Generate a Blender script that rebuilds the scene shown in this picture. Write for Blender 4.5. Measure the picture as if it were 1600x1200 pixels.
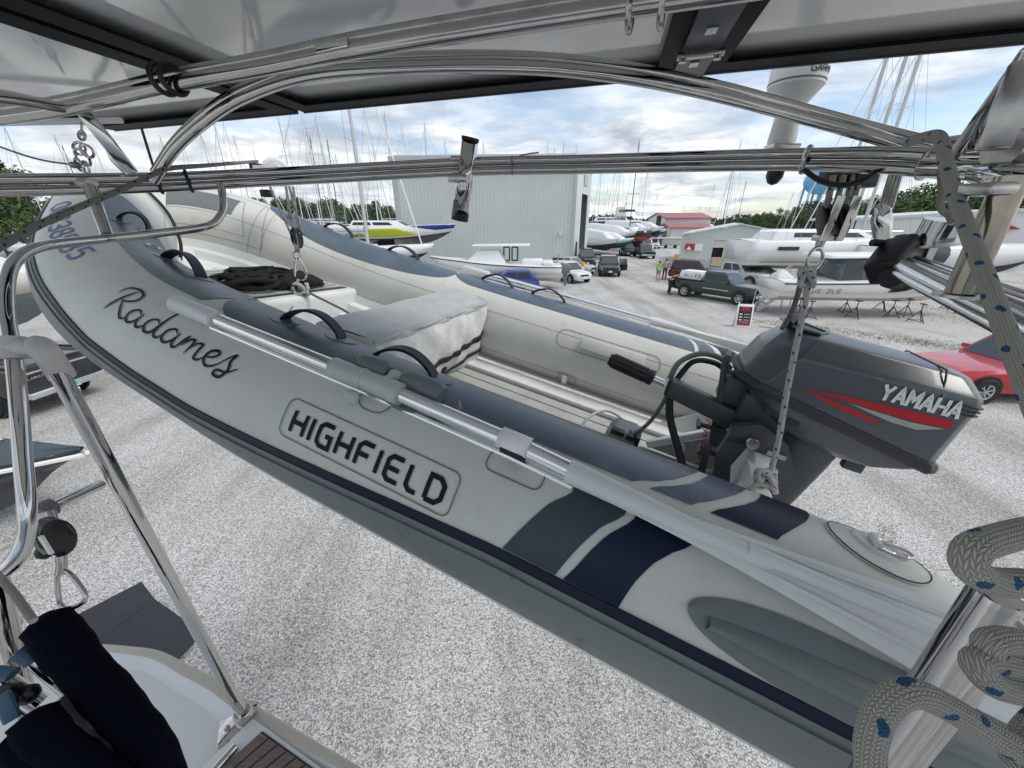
import bpy, bmesh, math, random
import numpy as np
from mathutils import Vector, Matrix, Euler
random.seed(7)
R=math.radians
SC=bpy.context.scene
for o in list(bpy.data.objects): bpy.data.objects.remove(o)
H=4.9                      # eye height above the gravel
PITCH=R(23)
# ---------------------------------------------------------------- camera
cd=bpy.data.cameras.new('camera'); cam=bpy.data.objects.new('camera',cd); SC.collection.objects.link(cam)
cam.location=(0,0,H); cam.rotation_euler=(R(90)-PITCH,0,0)
cd.sensor_width=36; cd.lens=13.5; cd.clip_start=.01; cd.clip_end=3000
SC.camera=cam
SC.render.resolution_x=1024; SC.render.resolution_y=768
# ---------------------------------------------------------------- sky, sun, exposure
SUN_EL,SUN_AZ=R(50),R(103)
w=bpy.data.worlds.new('World'); SC.world=w; w.use_nodes=True
nt=w.node_tree; N=nt.nodes; L=nt.links; N.clear()
out=N.new('ShaderNodeOutputWorld'); sky=N.new('ShaderNodeTexSky'); sky.sky_type='NISHITA'; sky.sun_disc=False
sky.sun_elevation=SUN_EL; sky.sun_rotation=SUN_AZ; sky.air_density=1.0; sky.dust_density=.6; sky.ozone_density=2.0
b1=N.new('ShaderNodeBackground'); b1.inputs[1].default_value=.125; L.new(sky.outputs[0],b1.inputs[0])
tc=N.new('ShaderNodeTexCoord'); sep=N.new('ShaderNodeSeparateXYZ'); L.new(tc.outputs['Generated'],sep.inputs[0])
def mth(op,a,b=None,clamp=False):
    n=N.new('ShaderNodeMath'); n.operation=op; n.use_clamp=clamp
    for i,x in enumerate((a,b)):
        if x is None: continue
        if isinstance(x,(int,float)): n.inputs[i].default_value=x
        else: L.new(x,n.inputs[i])
    return n.outputs[0]
zz=mth('ADD',mth('MAXIMUM',sep.outputs[2],0.0),.13)
cx=mth('DIVIDE',sep.outputs[0],zz); cy=mth('DIVIDE',sep.outputs[1],zz)
cmb=N.new('ShaderNodeCombineXYZ'); L.new(cx,cmb.inputs[0]); L.new(cy,cmb.inputs[1]); cmb.inputs[2].default_value=3.7
def noise(scale,detail,rough,vec,dist=0.0):
    n=N.new('ShaderNodeTexNoise'); n.inputs['Scale'].default_value=scale; n.inputs['Detail'].default_value=detail
    n.inputs['Roughness'].default_value=rough; n.inputs['Distortion'].default_value=dist; L.new(vec,n.inputs['Vector']); return n.outputs[0]
n1=noise(.62,8,.55,cmb.outputs[0],.25); n2=noise(1.7,9,.6,cmb.outputs[0],.4)
def ramp(src,stops):
    r=N.new('ShaderNodeValToRGB'); L.new(src,r.inputs[0]); e=r.color_ramp.elements
    while len(e)>1: e.remove(e[-1])
    e[0].position=stops[0][0]; e[0].color=stops[0][1]
    for p,c in stops[1:]:
        q=e.new(p); q.color=c
    return r.outputs[0]
g=lambda v:(v,v,v,1)
mask=ramp(n1,[(.39,g(.18)),(.49,g(.6)),(.56,g(.97))])
ccol=ramp(n2,[(.33,(.42,.46,.52,1)),(.47,(.66,.69,.73,1)),(.58,(.94,.95,.95,1)),(.68,(1,1,.99,1))])
b2=N.new('ShaderNodeBackground'); b2.inputs[1].default_value=.92; L.new(ccol,b2.inputs[0])
mx=N.new('ShaderNodeMixShader'); L.new(mask,mx.inputs[0]); L.new(b1.outputs[0],mx.inputs[1]); L.new(b2.outputs[0],mx.inputs[2])
L.new(mx.outputs[0],out.inputs[0])
sd=bpy.data.lights.new('sun','SUN'); sd.energy=1.5; sd.angle=R(22); sd.color=(1,.965,.91)
so=bpy.data.objects.new('sun',sd); SC.collection.objects.link(so)
sdir=Vector((math.sin(SUN_AZ)*math.cos(SUN_EL),math.cos(SUN_AZ)*math.cos(SUN_EL),math.sin(SUN_EL)))
so.rotation_euler=sdir.to_track_quat('Z','Y').to_euler()
vs=SC.view_settings; vs.view_transform='Standard'; vs.look='None'; vs.gamma=1; vs.exposure=0.42; vs.use_curve_mapping=False
SC.render.engine='CYCLES'
# ---------------------------------------------------------------- view geometry helpers (unprojection with a real depth)
CF=Vector((0,math.cos(PITCH),-math.sin(PITCH))); CU=Vector((0,math.sin(PITCH),math.cos(PITCH))); CR=Vector((1,0,0)); C0=Vector((0,0,H))
def ray(x,y): return CF+CR*((x-800)/600)+CU*((600-y)/600)
def W(x,y,t): return C0+ray(x,y)*t
def G(x,y,z=0.):
    r=ray(x,y); return C0+r*((z-H)/r.z)
def AY(x,y,Y):
    r=ray(x,y); return C0+r*(Y/r.y)
def WZ(x,y,z): return G(x,y,z)
# ---------------------------------------------------------------- materials
MATS={}
def M(name,col,rough=.5,metal=0.,var=.12,vs_=8.,bump=0.,bs=60.,spec=None,coat=0.,col2=None,trans=0.,dirt=None,coord='Object',stretch=None):
    if name in MATS: return MATS[name]
    m=bpy.data.materials.new(name); m.use_nodes=True; t=m.node_tree; n=t.nodes; l=t.links
    p=n['Principled BSDF']; p.inputs['Roughness'].default_value=rough; p.inputs['Metallic'].default_value=metal
    if spec is not None: p.inputs['Specular IOR Level'].default_value=spec
    if coat: p.inputs['Coat Weight'].default_value=coat; p.inputs['Coat Roughness'].default_value=.06
    if trans: p.inputs['Transmission Weight'].default_value=trans
    c=n.new('ShaderNodeTexCoord'); src=c.outputs[coord]
    if stretch:
        mp=n.new('ShaderNodeMapping'); mp.inputs['Scale'].default_value=stretch; l.new(src,mp.inputs[0]); src=mp.outputs[0]
    no=n.new('ShaderNodeTexNoise'); no.inputs['Scale'].default_value=vs_; no.inputs['Detail'].default_value=6; no.inputs['Roughness'].default_value=.65; l.new(src,no.inputs['Vector'])
    r=n.new('ShaderNodeValToRGB'); l.new(no.outputs[0],r.inputs[0])
    a=tuple(x*(1-var) for x in col)+(1,); b=tuple(min(1,x*(1+var)) for x in (col2 or col))+(1,)
    r.color_ramp.elements[0].position=.32; r.color_ramp.elements[0].color=a; r.color_ramp.elements[1].position=.68; r.color_ramp.elements[1].color=b
    cs=r.outputs[0]
    if dirt:
        n3=n.new('ShaderNodeTexNoise'); n3.inputs['Scale'].default_value=dirt[1]; n3.inputs['Detail'].default_value=9; n3.inputs['Roughness'].default_value=.75; l.new(src,n3.inputs['Vector'])
        rr=n.new('ShaderNodeValToRGB'); l.new(n3.outputs[0],rr.inputs[0]); rr.color_ramp.elements[0].position=dirt[2]; rr.color_ramp.elements[0].color=(0,0,0,1); rr.color_ramp.elements[1].position=min(1,dirt[2]+.12); rr.color_ramp.elements[1].color=(dirt[3],)*3+(1,)
        mi=n.new('ShaderNodeMixRGB'); l.new(rr.outputs[0],mi.inputs[0]); l.new(cs,mi.inputs[1]); mi.inputs[2].default_value=tuple(dirt[0])+(1,); cs=mi.outputs[0]
        ma=n.new('ShaderNodeMath'); ma.operation='MULTIPLY_ADD'; l.new(rr.outputs[0],ma.inputs[0]); ma.inputs[1].default_value=.3; ma.inputs[2].default_value=rough; l.new(ma.outputs[0],p.inputs['Roughness'])
        if metal>0:
            mb_=n.new('ShaderNodeMath'); mb_.operation='MULTIPLY_ADD'; l.new(rr.outputs[0],mb_.inputs[0]); mb_.inputs[1].default_value=-.9; mb_.inputs[2].default_value=metal; l.new(mb_.outputs[0],p.inputs['Metallic'])
    l.new(cs,p.inputs['Base Color'])
    if bump:
        nb=n.new('ShaderNodeTexNoise'); nb.inputs['Scale'].default_value=bs; nb.inputs['Detail'].default_value=5; l.new(src,nb.inputs['Vector'])
        bu=n.new('ShaderNodeBump'); bu.inputs['Strength'].default_value=bump; bu.inputs['Distance'].default_value=.01; l.new(nb.outputs[0],bu.inputs['Height']); l.new(bu.outputs[0],p.inputs['Normal'])
    MATS[name]=m; return m
M('tube_fabric',(.60,.61,.565),.45,spec=.35,var=.05,vs_=3,bump=.06,bs=9,dirt=((.38,.37,.31),14,.56,.35))
M('tube_fabric_inner',(.60,.60,.55),.42,var=.05,vs_=4,bump=.05,bs=9,dirt=((.40,.38,.30),22,.5,.5))
M('pad_blue_grey',(.092,.122,.158),.36,var=.10,vs_=5,bump=.10,bs=26,stretch=(1,1,1),dirt=((.22,.25,.29),9,.55,.35))
M('pad_navy',(.002,.007,.030),.42,spec=.3,var=.2,vs_=8,bump=.08,bs=30,dirt=((.03,.06,.12),14,.58,.35))
M('slate_grey',(.045,.062,.075),.45,spec=.3,var=.1,vs_=6,bump=.08,bs=30)
M('lens_grey',(.15,.172,.172),.42,var=.1,vs_=6,bump=.06,bs=30)
M('strake_grey',(.15,.172,.172),.42,var=.12,vs_=3,bump=.12,bs=14,dirt=((.05,.06,.06),7,.57,.6))
M('navy_line',(.004,.008,.028),.45,spec=.3)
M('seam_line',(.16,.165,.16),.6)
M('letter_black',(.004,.004,.012),.5,var=.1,spec=.2)
M('letter_faded',(.03,.03,.034),.6,var=.1,spec=.2)
M('letter_blue',(.05,.06,.30),.45)
M('hull_white',(.72,.74,.73),.3,var=.04,vs_=3,dirt=((.5,.49,.44),6,.55,.4))
M('floor_grey',(.42,.43,.41),.6,var=.08,vs_=9,bump=.2,bs=220,dirt=((.30,.29,.25),5,.5,.5))
M('groove_dark',(.04,.04,.04),.7)
M('rubber_black',(.006,.007,.009),.55,bump=.15,bs=200)
M('strap_navy',(.006,.010,.022),.55,bump=.3,bs=300)
M('anodised',(.80,.81,.82),.22,1.,var=.04,vs_=2)
M('stainless',(.50,.49,.47),.10,1.,var=.08,vs_=18,bump=.02,bs=40,dirt=((.16,.09,.045),26,.69,.8))
M('stainless_clean',(.58,.57,.555),.06,1.,var=.03,bump=.015,bs=30)
M('stainless_brown_reflection',(.33,.30,.26),.13,1.,var=.2,vs_=12,dirt=((.12,.08,.05),22,.6,.7))  # dark brown reflections painted into the base colour, under the dirt blotches
M('stainless_dull',(.50,.49,.47),.25,1.,var=.15,vs_=30,dirt=((.18,.10,.05),30,.6,.8))
M('oar_plastic',(.64,.655,.65),.38,var=.04,vs_=6,bump=.05,bs=40,dirt=((.42,.43,.43),30,.62,.4))
M('grey_plastic',(.13,.155,.16),.45,var=.1,bump=.05)
M('grey_plastic_light',(.46,.48,.47),.42,var=.08)
M('canvas_grey',(.42,.43,.43),.8,var=.07,vs_=12,bump=.5,bs=18,dirt=((.33,.34,.34),10,.52,.4))
M('canvas_white',(.66,.67,.655),.75,var=.08,vs_=14,bump=.6,bs=20,dirt=((.42,.42,.39),9,.53,.5))
M('cowl_grey',(.075,.087,.097),.3,var=.08,vs_=4,bump=.02,bs=60,coat=.25,dirt=((.16,.17,.18),16,.62,.3))
M('cowl_dark',(.022,.025,.028),.45,var=.1)
M('leg_grey',(.062,.072,.078),.42,var=.1,vs_=5,bump=.03,dirt=((.16,.17,.17),14,.6,.3))
M('sticker_red',(.50,.01,.015),.3,var=.05)
M('sticker_silver',(.40,.41,.36),.35,var=.06)
M('sticker_white',(.80,.80,.78),.4,var=.02)
M('panel_back',(.76,.77,.76),.07,var=.03,vs_=1.2,bump=.012,bs=5,spec=.6)
M('panel_frame',(.002,.003,.006),.55,.0,spec=.12,var=.15)
M('panel_edge',(.20,.21,.22),.35,.6,var=.1)
M('bracket_grey',(.09,.10,.115),.4,.4)
M('deck_white',(.70,.73,.76),.3,var=.02,vs_=2,bump=.01)
M('deck_edge',(.56,.53,.47),.4,var=.06)
M('teak',(.16,.13,.115),.7,var=.25,vs_=40,bump=.3,bs=120,stretch=(1,6,1))
M('sock_navy',(.0015,.0025,.008),.95,var=.3,bump=.4,bs=90,spec=.1)
M('cover_navy',(.010,.014,.03),.85,bump=.3,bs=30)
M('tape_white',(.50,.485,.46),.75,var=.1,vs_=25,bump=.5,bs=50)
M('black_plastic',(.008,.009,.011),.38)
M('antenna_white',(.68,.69,.67),.4,var=.03,dirt=((.4,.4,.36),12,.62,.4))
M('zip_tie',(.02,.02,.02),.5)
M('paper_white',(.78,.78,.76),.6,var=.05)
# background
M('shed_metal',(.58,.625,.60),.5,var=.05,vs_=.35,dirt=((.56,.60,.58),.6,.55,.5))
M('shed_rib_shaded',(.52,.565,.545),.5,var=.05,vs_=.35)  # wall metal darkened, rib shading put into the colour
M('shed_trim',(.43,.46,.45),.5)
M('shed_white',(.66,.67,.66),.5,var=.05,vs_=.4)
M('roof_red',(.36,.13,.13),.5,var=.1)
M('roof_white',(.62,.63,.62),.5)
M('door_dark',(.03,.03,.032),.8,var=.3)
M('door_grey',(.14,.15,.155),.6)
M('awning_red',(.40,.02,.04),.6)
M('gel_white',(.78,.79,.79),.25,var=.03,vs_=.8)
M('gel_cream',(.66,.64,.58),.35,var=.05)
M('gel_blue',(.01,.03,.28),.25)
M('gel_lime',(.46,.50,.03),.3,var=.05)
M('gel_black',(.01,.012,.02),.18,coat=.5)
M('bottom_black',(.015,.016,.02),.7,var=.2)
M('bottom_blue',(.01,.06,.16),.7,var=.2)
M('bottom_green',(.01,.16,.12),.7,var=.2)
M('bottom_red',(.22,.03,.02),.7,var=.2)
M('shrink_wrap',(.80,.81,.82),.35,var=.05,vs_=1,bump=.5,bs=2)
M('cover_blue',(.06,.12,.20),.7,var=.15,vs_=2,bump=.4,bs=6)
M('alloy_mast',(.52,.53,.53),.35,.4,var=.05)
M('mast_white',(.76,.77,.77),.35)
M('mast_dark',(.03,.032,.04),.4)
M('wire',(.22,.23,.24),.4,.5)
M('glass_dark',(.012,.015,.018),.06,spec=.8)
M('glass_tint',(.05,.07,.08),.05,spec=.9)
M('stand_steel',(.07,.055,.05),.7,var=.3)
M('stand_rust',(.13,.05,.03),.8,var=.3)
M('alloy_dull',(.50,.50,.49),.45,.5,var=.1)
M('tyre',(.014,.014,.015),.8,var=.2)
M('rim_silver',(.55,.56,.57),.25,.8)
M('chrome',(.75,.75,.75),.1,1.)
M('paint_green',(.012,.030,.026),.2,coat=.7,var=.04)
M('paint_black',(.008,.009,.012),.16,coat=.8,var=.04)
M('paint_red',(.42,.008,.022),.2,coat=.8,var=.04)
M('paint_blue',(.012,.035,.26),.22,coat=.7,var=.04)
M('paint_silver',(.46,.48,.48),.25,.3,coat=.6,var=.04)
M('paint_white',(.70,.71,.71),.25,coat=.5,var=.03)
M('paint_darkgreen',(.03,.055,.05),.25,coat=.6,var=.04)
M('paint_maroon',(.10,.012,.015),.25,coat=.6,var=.04)
M('lamp_glass',(.62,.64,.66),.12,spec=.8)
M('lamp_red',(.42,.01,.01),.2)
M('lamp_amber',(.5,.16,.02),.2)
M('plate_teal',(.35,.60,.62),.5)
M('safety_yellow',(.68,.42,.01),.5,var=.08)
M('bark',(.09,.075,.06),.9,var=.25,vs_=5)
M('skin',(.45,.27,.20),.6)
M('cloth_lime',(.35,.62,.05),.8)
M('cloth_grey',(.30,.33,.42),.8)
M('cloth_khaki',(.25,.23,.18),.8)
M('cloth_dark',(.02,.022,.03),.85)
M('cloth_red',(.42,.05,.03),.8)
M('hair_dark',(.02,.015,.012),.8)
M('wood_raw',(.50,.42,.30),.8,var=.15,vs_=9)
M('tower_blue',(.14,.42,.66),.45,var=.06)
M('slate_mat',(.030,.034,.040),.75,var=.25,vs_=14,bump=.4,bs=60,stretch=(1,5,1))
M('tarp_green',(.02,.11,.075),.6)
M('bag_black',(.006,.006,.008),.9,bump=.8,bs=60)
def leafmat(name,c1,c2):
    m=M(name,c1,.6,var=.25,vs_=.9,col2=c2); return m
leafmat('leaf_mid',(.035,.075,.016),(.075,.13,.028)); leafmat('leaf_dark',(.018,.045,.014),(.04,.08,.022)); leafmat('leaf_far',(.028,.055,.028),(.045,.075,.035))
leafmat('weed',(.10,.12,.03),(.20,.20,.07))
def gravel():
    m=bpy.data.materials.new('gravel'); m.use_nodes=True; t=m.node_tree; n=t.nodes; l=t.links; p=n['Principled BSDF']; p.inputs['Roughness'].default_value=.85
    c=n.new('ShaderNodeTexCoord'); P=c.outputs['Object']
    def vor(s,feat='F1'):
        v=n.new('ShaderNodeTexVoronoi'); v.inputs['Scale'].default_value=s; v.feature=feat; l.new(P,v.inputs['Vector']); return v
    def rp(src,st):
        r=n.new('ShaderNodeValToRGB'); l.new(src,r.inputs[0]); e=r.color_ramp.elements
        e[0].position,e[0].color=st[0]; e[1].position,e[1].color=st[1]
        for q in st[2:]:
            x=e.new(q[0]); x.color=q[1]
        return r.outputs[0]
    nw=n.new('ShaderNodeTexNoise'); nw.inputs['Scale'].default_value=60; nw.inputs['Detail'].default_value=2; l.new(P,nw.inputs['Vector'])
    mw=n.new('ShaderNodeMixRGB'); mw.inputs[0].default_value=.012; l.new(P,mw.inputs[1]); l.new(nw.outputs['Color'],mw.inputs[2])
    v1=vor(60); v2=vor(125)
    for v in (v1,v2): l.new(mw.outputs[0],v.inputs['Vector'])
    s1=n.new('ShaderNodeSeparateColor'); l.new(v1.outputs['Color'],s1.inputs[0])
    s2=n.new('ShaderNodeSeparateColor'); l.new(v2.outputs['Color'],s2.inputs[0])
    c1=rp(s1.outputs[0],[(.0,(.15,.14,.125,1)),(1,(.88,.875,.86,1)),(.2,(.36,.34,.315,1)),(.45,(.58,.57,.55,1)),(.75,(.76,.755,.74,1))])
    c2=rp(s2.outputs[0],[(.0,(.12,.115,.10,1)),(1,(.86,.855,.85,1)),(.4,(.50,.49,.475,1))])
    mi=n.new('ShaderNodeMixRGB'); mi.inputs[0].default_value=.3; l.new(c1,mi.inputs[1]); l.new(c2,mi.inputs[2])
    # dark gaps between stones
    gap=rp(v1.outputs['Distance'],[(.0,(1,1,1,1)),(1,(.26,.25,.24,1)),(.42,(1,1,1,1)),(.72,(.48,.47,.45,1))])
    mg=n.new('ShaderNodeMixRGB'); mg.blend_type='MULTIPLY'; mg.inputs[0].default_value=.8; l.new(mi.outputs[0],mg.inputs[1]); l.new(gap,mg.inputs[2])
    # large patches : dusty worn lanes / brownish earth
    nl=n.new('ShaderNodeTexNoise'); nl.inputs['Scale'].default_value=.45; nl.inputs['Detail'].default_value=8; nl.inputs['Roughness'].default_value=.6; l.new(P,nl.inputs['Vector'])
    pl=rp(nl.outputs[0],[(.35,(.86,.85,.84,1)),(.65,(1.12,1.12,1.14,1)),(.5,(1,1,1,1))])
    mp=n.new('ShaderNodeMixRGB'); mp.blend_type='MULTIPLY'; mp.inputs[0].default_value=1; l.new(mg.outputs[0],mp.inputs[1]); l.new(pl,mp.inputs[2])
    mpp=n.new('ShaderNodeMapping'); mpp.inputs['Rotation'].default_value=(0,0,.25); mpp.inputs['Scale'].default_value=(.55,.05,1); l.new(P,mpp.inputs[0])
    nt_=n.new('ShaderNodeTexNoise'); nt_.inputs['Scale'].default_value=1.0; nt_.inputs['Detail'].default_value=7; nt_.inputs['Roughness'].default_value=.62; l.new(mpp.outputs[0],nt_.inputs['Vector'])
    tk_=rp(nt_.outputs[0],[(.40,(.80,.79,.775,1)),(.60,(1.08,1.08,1.09,1)),(.5,(1,1,1,1))])
    mq=n.new('ShaderNodeMixRGB'); mq.blend_type='MULTIPLY'; mq.inputs[0].default_value=1; l.new(mp.outputs[0],mq.inputs[1]); l.new(tk_,mq.inputs[2]); mp=mq
    nb=n.new('ShaderNodeTexNoise'); nb.inputs['Scale'].default_value=.9; nb.inputs['Detail'].default_value=10; nb.inputs['Roughness'].default_value=.75; l.new(P,nb.inputs['Vector'])
    br=rp(nb.outputs[0],[(.57,(0,0,0,1)),(.72,(.5,.5,.5,1))])
    me=n.new('ShaderNodeMixRGB'); l.new(br,me.inputs[0]); l.new(mp.outputs[0],me.inputs[1]); me.inputs[2].default_value=(.34,.26,.19,1)
    l.new(me.outputs[0],p.inputs['Base Color'])
    bu=n.new('ShaderNodeBump'); bu.inputs['Strength'].default_value=1; bu.inputs['Distance'].default_value=.014; bu.invert=True
    l.new(v1.outputs['Distance'],bu.inputs['Height']); l.new(bu.outputs[0],p.inputs['Normal'])
    MATS['gravel']=m
gravel()
def ropemat(name,base,fleck,pitch=.05,sharp=.075,dark=.9):
    m=bpy.data.materials.new(name); m.use_nodes=True; t=m.node_tree; n=t.nodes; l=t.links; p=n['Principled BSDF']; p.inputs['Roughness'].default_value=.8
    uv=n.new('ShaderNodeUVMap'); s=n.new('ShaderNodeSeparateXYZ'); l.new(uv.outputs[0],s.inputs[0])
    def mt(op,a,b=None):
        q=n.new('ShaderNodeMath'); q.operation=op
        for i,x in enumerate((a,b)):
            if x is None: continue
            if isinstance(x,(int,float)): q.inputs[i].default_value=x
            else: l.new(x,q.inputs[i])
        return q.outputs[0]
    u,v=s.outputs[0],s.outputs[1]     # u: 0..1 round, v: metres along / rope diameter
    fc=mt('FRACT',mt('MULTIPLY',u,22)); odd=mt('GREATER_THAN',mt('FRACT',mt('MULTIPLY',u,11)),.5); dr=mt('SUBTRACT',1,mt('MULTIPLY',odd,2))
    st=mt('ABSOLUTE',mt('SINE',mt('MULTIPLY',mt('ADD',mt('MULTIPLY',v,6.2),mt('MULTIPLY',mt('MULTIPLY',dr,fc),.75)),3.14159)))
    cl=mt('POWER',mt('MAXIMUM',mt('SINE',mt('MULTIPLY',fc,3.14159)),.001),.45)
    hgt=mt('SUBTRACT',mt('MULTIPLY',mt('MULTIPLY',mt('POWER',st,.6),cl),2),1)
    # flecks
    fu=mt('SUBTRACT',mt('FRACT',mt('ADD',mt('MULTIPLY',u,2),mt('MULTIPLY',mt('FLOOR',mt('MULTIPLY',v,.62)),.37))),.5)
    fv=mt('SUBTRACT',mt('FRACT',mt('MULTIPLY',v,.62)),.5)
    d=mt('ADD',mt('POWER',mt('ABSOLUTE',mt('MULTIPLY',fu,1.15)),2),mt('POWER',mt('ABSOLUTE',mt('ADD',fv,mt('MULTIPLY',fu,.5))),2))
    no=n.new('ShaderNodeTexNoise'); no.inputs['Scale'].default_value=9; l.new(uv.outputs[0],no.inputs['Vector'])
    d=mt('ADD',d,mt('MULTIPLY',mt('SUBTRACT',no.outputs[0],.5),.06))
    f=mt('LESS_THAN',d,sharp*.35)
    mi=n.new('ShaderNodeMixRGB'); l.new(f,mi.inputs[0]); mi.inputs[1].default_value=tuple(base)+(1,); mi.inputs[2].default_value=tuple(fleck)+(1,)
    r=n.new('ShaderNodeValToRGB'); l.new(mt('MULTIPLY',mt('ADD',hgt,1),.5),r.inputs[0]); r.color_ramp.elements[0].position=.15; r.color_ramp.elements[0].color=(dark*.8,)*3+(1,); r.color_ramp.elements[1].position=.85; r.color_ramp.elements[1].color=(1,1,1,1)
    mu=n.new('ShaderNodeMixRGB'); mu.blend_type='MULTIPLY'; mu.inputs[0].default_value=1; l.new(mi.outputs[0],mu.inputs[1]); l.new(r.outputs[0],mu.inputs[2])
    l.new(mu.outputs[0],p.inputs['Base Color'])
    bu=n.new('ShaderNodeBump'); bu.inputs['Strength'].default_value=.8; bu.inputs['Distance'].default_value=.0011; l.new(hgt,bu.inputs['Height']); l.new(bu.outputs[0],p.inputs['Normal'])
    MATS[name]=m
ropemat('rope_fleck',(.52,.50,.44),(.01,.11,.25)); ropemat('rope_white_blue',(.66,.66,.63),(.02,.04,.22)); ropemat('rope_dull',(.22,.21,.20),(.03,.05,.10)); ropemat('rope_cream',(.50,.47,.40),(.45,.42,.36)); ropemat('rope_black',(.008,.008,.009),(.008,.008,.009)); ropemat('rope_shade',(.30,.30,.28),(.01,.015,.05))  # rope_shade is flecked rope with shade put into its colour
MATS['grip']=MATS['rubber_black']
# ---------------------------------------------------------------- object helpers
def link(o): SC.collection.objects.link(o)
def thing(name,label,cat,loc,group=None):
    o=bpy.data.objects.new(name,None); link(o); o.location=loc; o.empty_display_size=.1
    o['label']=label; o['category']=cat
    if group: o['group']=group
    return o
def base(o):
    b=Vector((0,0,0))
    while o is not None: b=b+Vector(o.location); o=o.parent
    return b
def cr(P,n=8,closed=False):
    P=[Vector(p) for p in P]
    if len(P)<3 and not closed: return P
    if closed: Q=[P[-1]]+P+[P[0],P[1]]
    else: Q=[P[0]*2-P[1]]+P+[P[-1]*2-P[-2]]
    out=[]
    for i in range(1,len(Q)-2):
        a,b,c,d=Q[i-1:i+3]
        for k in range(n):
            t=k/n; out.append(.5*((2*b)+(c-a)*t+(2*a-5*b+4*c-d)*t*t+(-a+3*b-3*c+d)*t**3))
    if not closed: out.append(P[-1])
    return out
class MB:
    def __init__(s): s.v=[]; s.f=[]; s.uv={}
    def add(s,vs,fs,uvs=None):
        k=len(s.v); s.v+= [tuple(p) for p in vs]
        for i,f in enumerate(fs):
            if uvs: s.uv[len(s.f)]=uvs[i]
            s.f.append([k+j for j in f])
        return s
    def box(s,c,size,ax=None):
        c=Vector(c); X,Y,Z=ax if ax else (Vector((1,0,0)),Vector((0,1,0)),Vector((0,0,1)))
        a,b,d=[q/2 for q in size]; vs=[c+X*(a*i)+Y*(b*j)+Z*(d*k) for i in(-1,1) for j in(-1,1) for k in(-1,1)]
        return s.add(vs,[(0,1,3,2),(4,6,7,5),(0,4,5,1),(2,3,7,6),(0,2,6,4),(1,5,7,3)])
    def bar(s,a,b,w,h,up=Vector((0,0,1))):
        a,b=Vector(a),Vector(b); d=(b-a); l=d.length; d.normalize(); x=d.cross(up)
        if x.length<1e-4: x=d.cross(Vector((1,0,0)))
        x.normalize(); z=x.cross(d); return s.box((a+b)/2,(w,l,h),(x,d,z))
    def tube(s,pts,r,seg=12,closed=False,cap=True,flat=1.0,smooth=0,upref=None):
        P=[Vector(p) for p in pts]
        if smooth: P=cr(P,smooth,closed)
        n=len(P); rr=r if callable(r) else (lambda t:r)
        T=[]
        for i in range(n):
            if closed: t=P[(i+1)%n]-P[i-1]
            else: t=P[min(i+1,n-1)]-P[max(i-1,0)]
            T.append(t.normalized() if t.length>1e-9 else Vector((0,0,1)))
        a=Vector(upref) if upref else Vector((0,0,1))
        if abs(a.dot(T[0]))>.95: a=Vector((1,0,0))
        x=(a-T[0]*a.dot(T[0])).normalized(); vs=[]; L_=0; uvl=[]
        for i in range(n):
            x=(x-T[i]*x.dot(T[i])); x.normalize(); y=T[i].cross(x); R_=rr(i/(n-1 if n>1 else 1))
            if i: L_+=(P[i]-P[i-1]).length
            uvl.append(L_/(2*max(R_,1e-4)))
            for k in range(seg):
                q=2*math.pi*k/seg; vs.append(P[i]+x*(math.cos(q)*R_*flat)+y*(math.sin(q)*R_))
        fs=[];uv=[]
        m=n if closed else n-1
        for i in range(m):
            j=(i+1)%n; vj=uvl[j] if j else L_/(2*rr(0))+1
            for k in range(seg):
                k2=(k+1)%seg; fs.append((i*seg+k,i*seg+k2,j*seg+k2,j*seg+k)); uv.append([(k/seg,uvl[i]),((k+1)/seg,uvl[i]),((k+1)/seg,vj),(k/seg,vj)])
        if cap and not closed:
            fs.append(tuple(range(seg))[::-1]); uv.append([(0,0)]*seg); fs.append(tuple((n-1)*seg+k for k in range(seg))); uv.append([(0,0)]*seg)
        return s.add(vs,fs,uv)
    def loft(s,rings,cap=True,closed=False):
        n=len(rings); m=len(rings[0]); vs=[p for r_ in rings for p in r_]; fs=[]
        for i in range(n-1 if not closed else n):
            j=(i+1)%n
            for k in range(m): fs.append((i*m+k,i*m+(k+1)%m,j*m+(k+1)%m,j*m+k))
        if cap and not closed: fs.append(tuple(range(m))[::-1]); fs.append(tuple((n-1)*m+k for k in range(m)))
        return s.add(vs,fs)
    def grid(s,rows):
        n=len(rows); m=len(rows[0]); vs=[p for r_ in rows for p in r_]
        return s.add(vs,[(i*m+k,i*m+k+1,(i+1)*m+k+1,(i+1)*m+k) for i in range(n-1) for k in range(m-1)])
    def prism(s,poly,off):
        n=len(poly); off=Vector(off); vs=[Vector(p) for p in poly]+[Vector(p)+off for p in poly]
        return s.add(vs,[tuple(range(n))[::-1],tuple(range(n,2*n))]+[(i,(i+1)%n,n+(i+1)%n,n+i) for i in range(n)])
    def lathe(s,prof,o,ax,seg=20,x=None,cap=True):
        o=Vector(o); ax=Vector(ax).normalized(); x=Vector(x) if x else (Vector((0,0,1)) if abs(ax.z)<.9 else Vector((1,0,0)))
        x=(x-ax*x.dot(ax)).normalized(); y=ax.cross(x)
        rings=[[o+ax*h+(x*math.cos(2*math.pi*k/seg)+y*math.sin(2*math.pi*k/seg))*max(r_,1e-4) for k in range(seg)] for r_,h in prof]
        return s.loft(rings,cap=cap)
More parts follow.
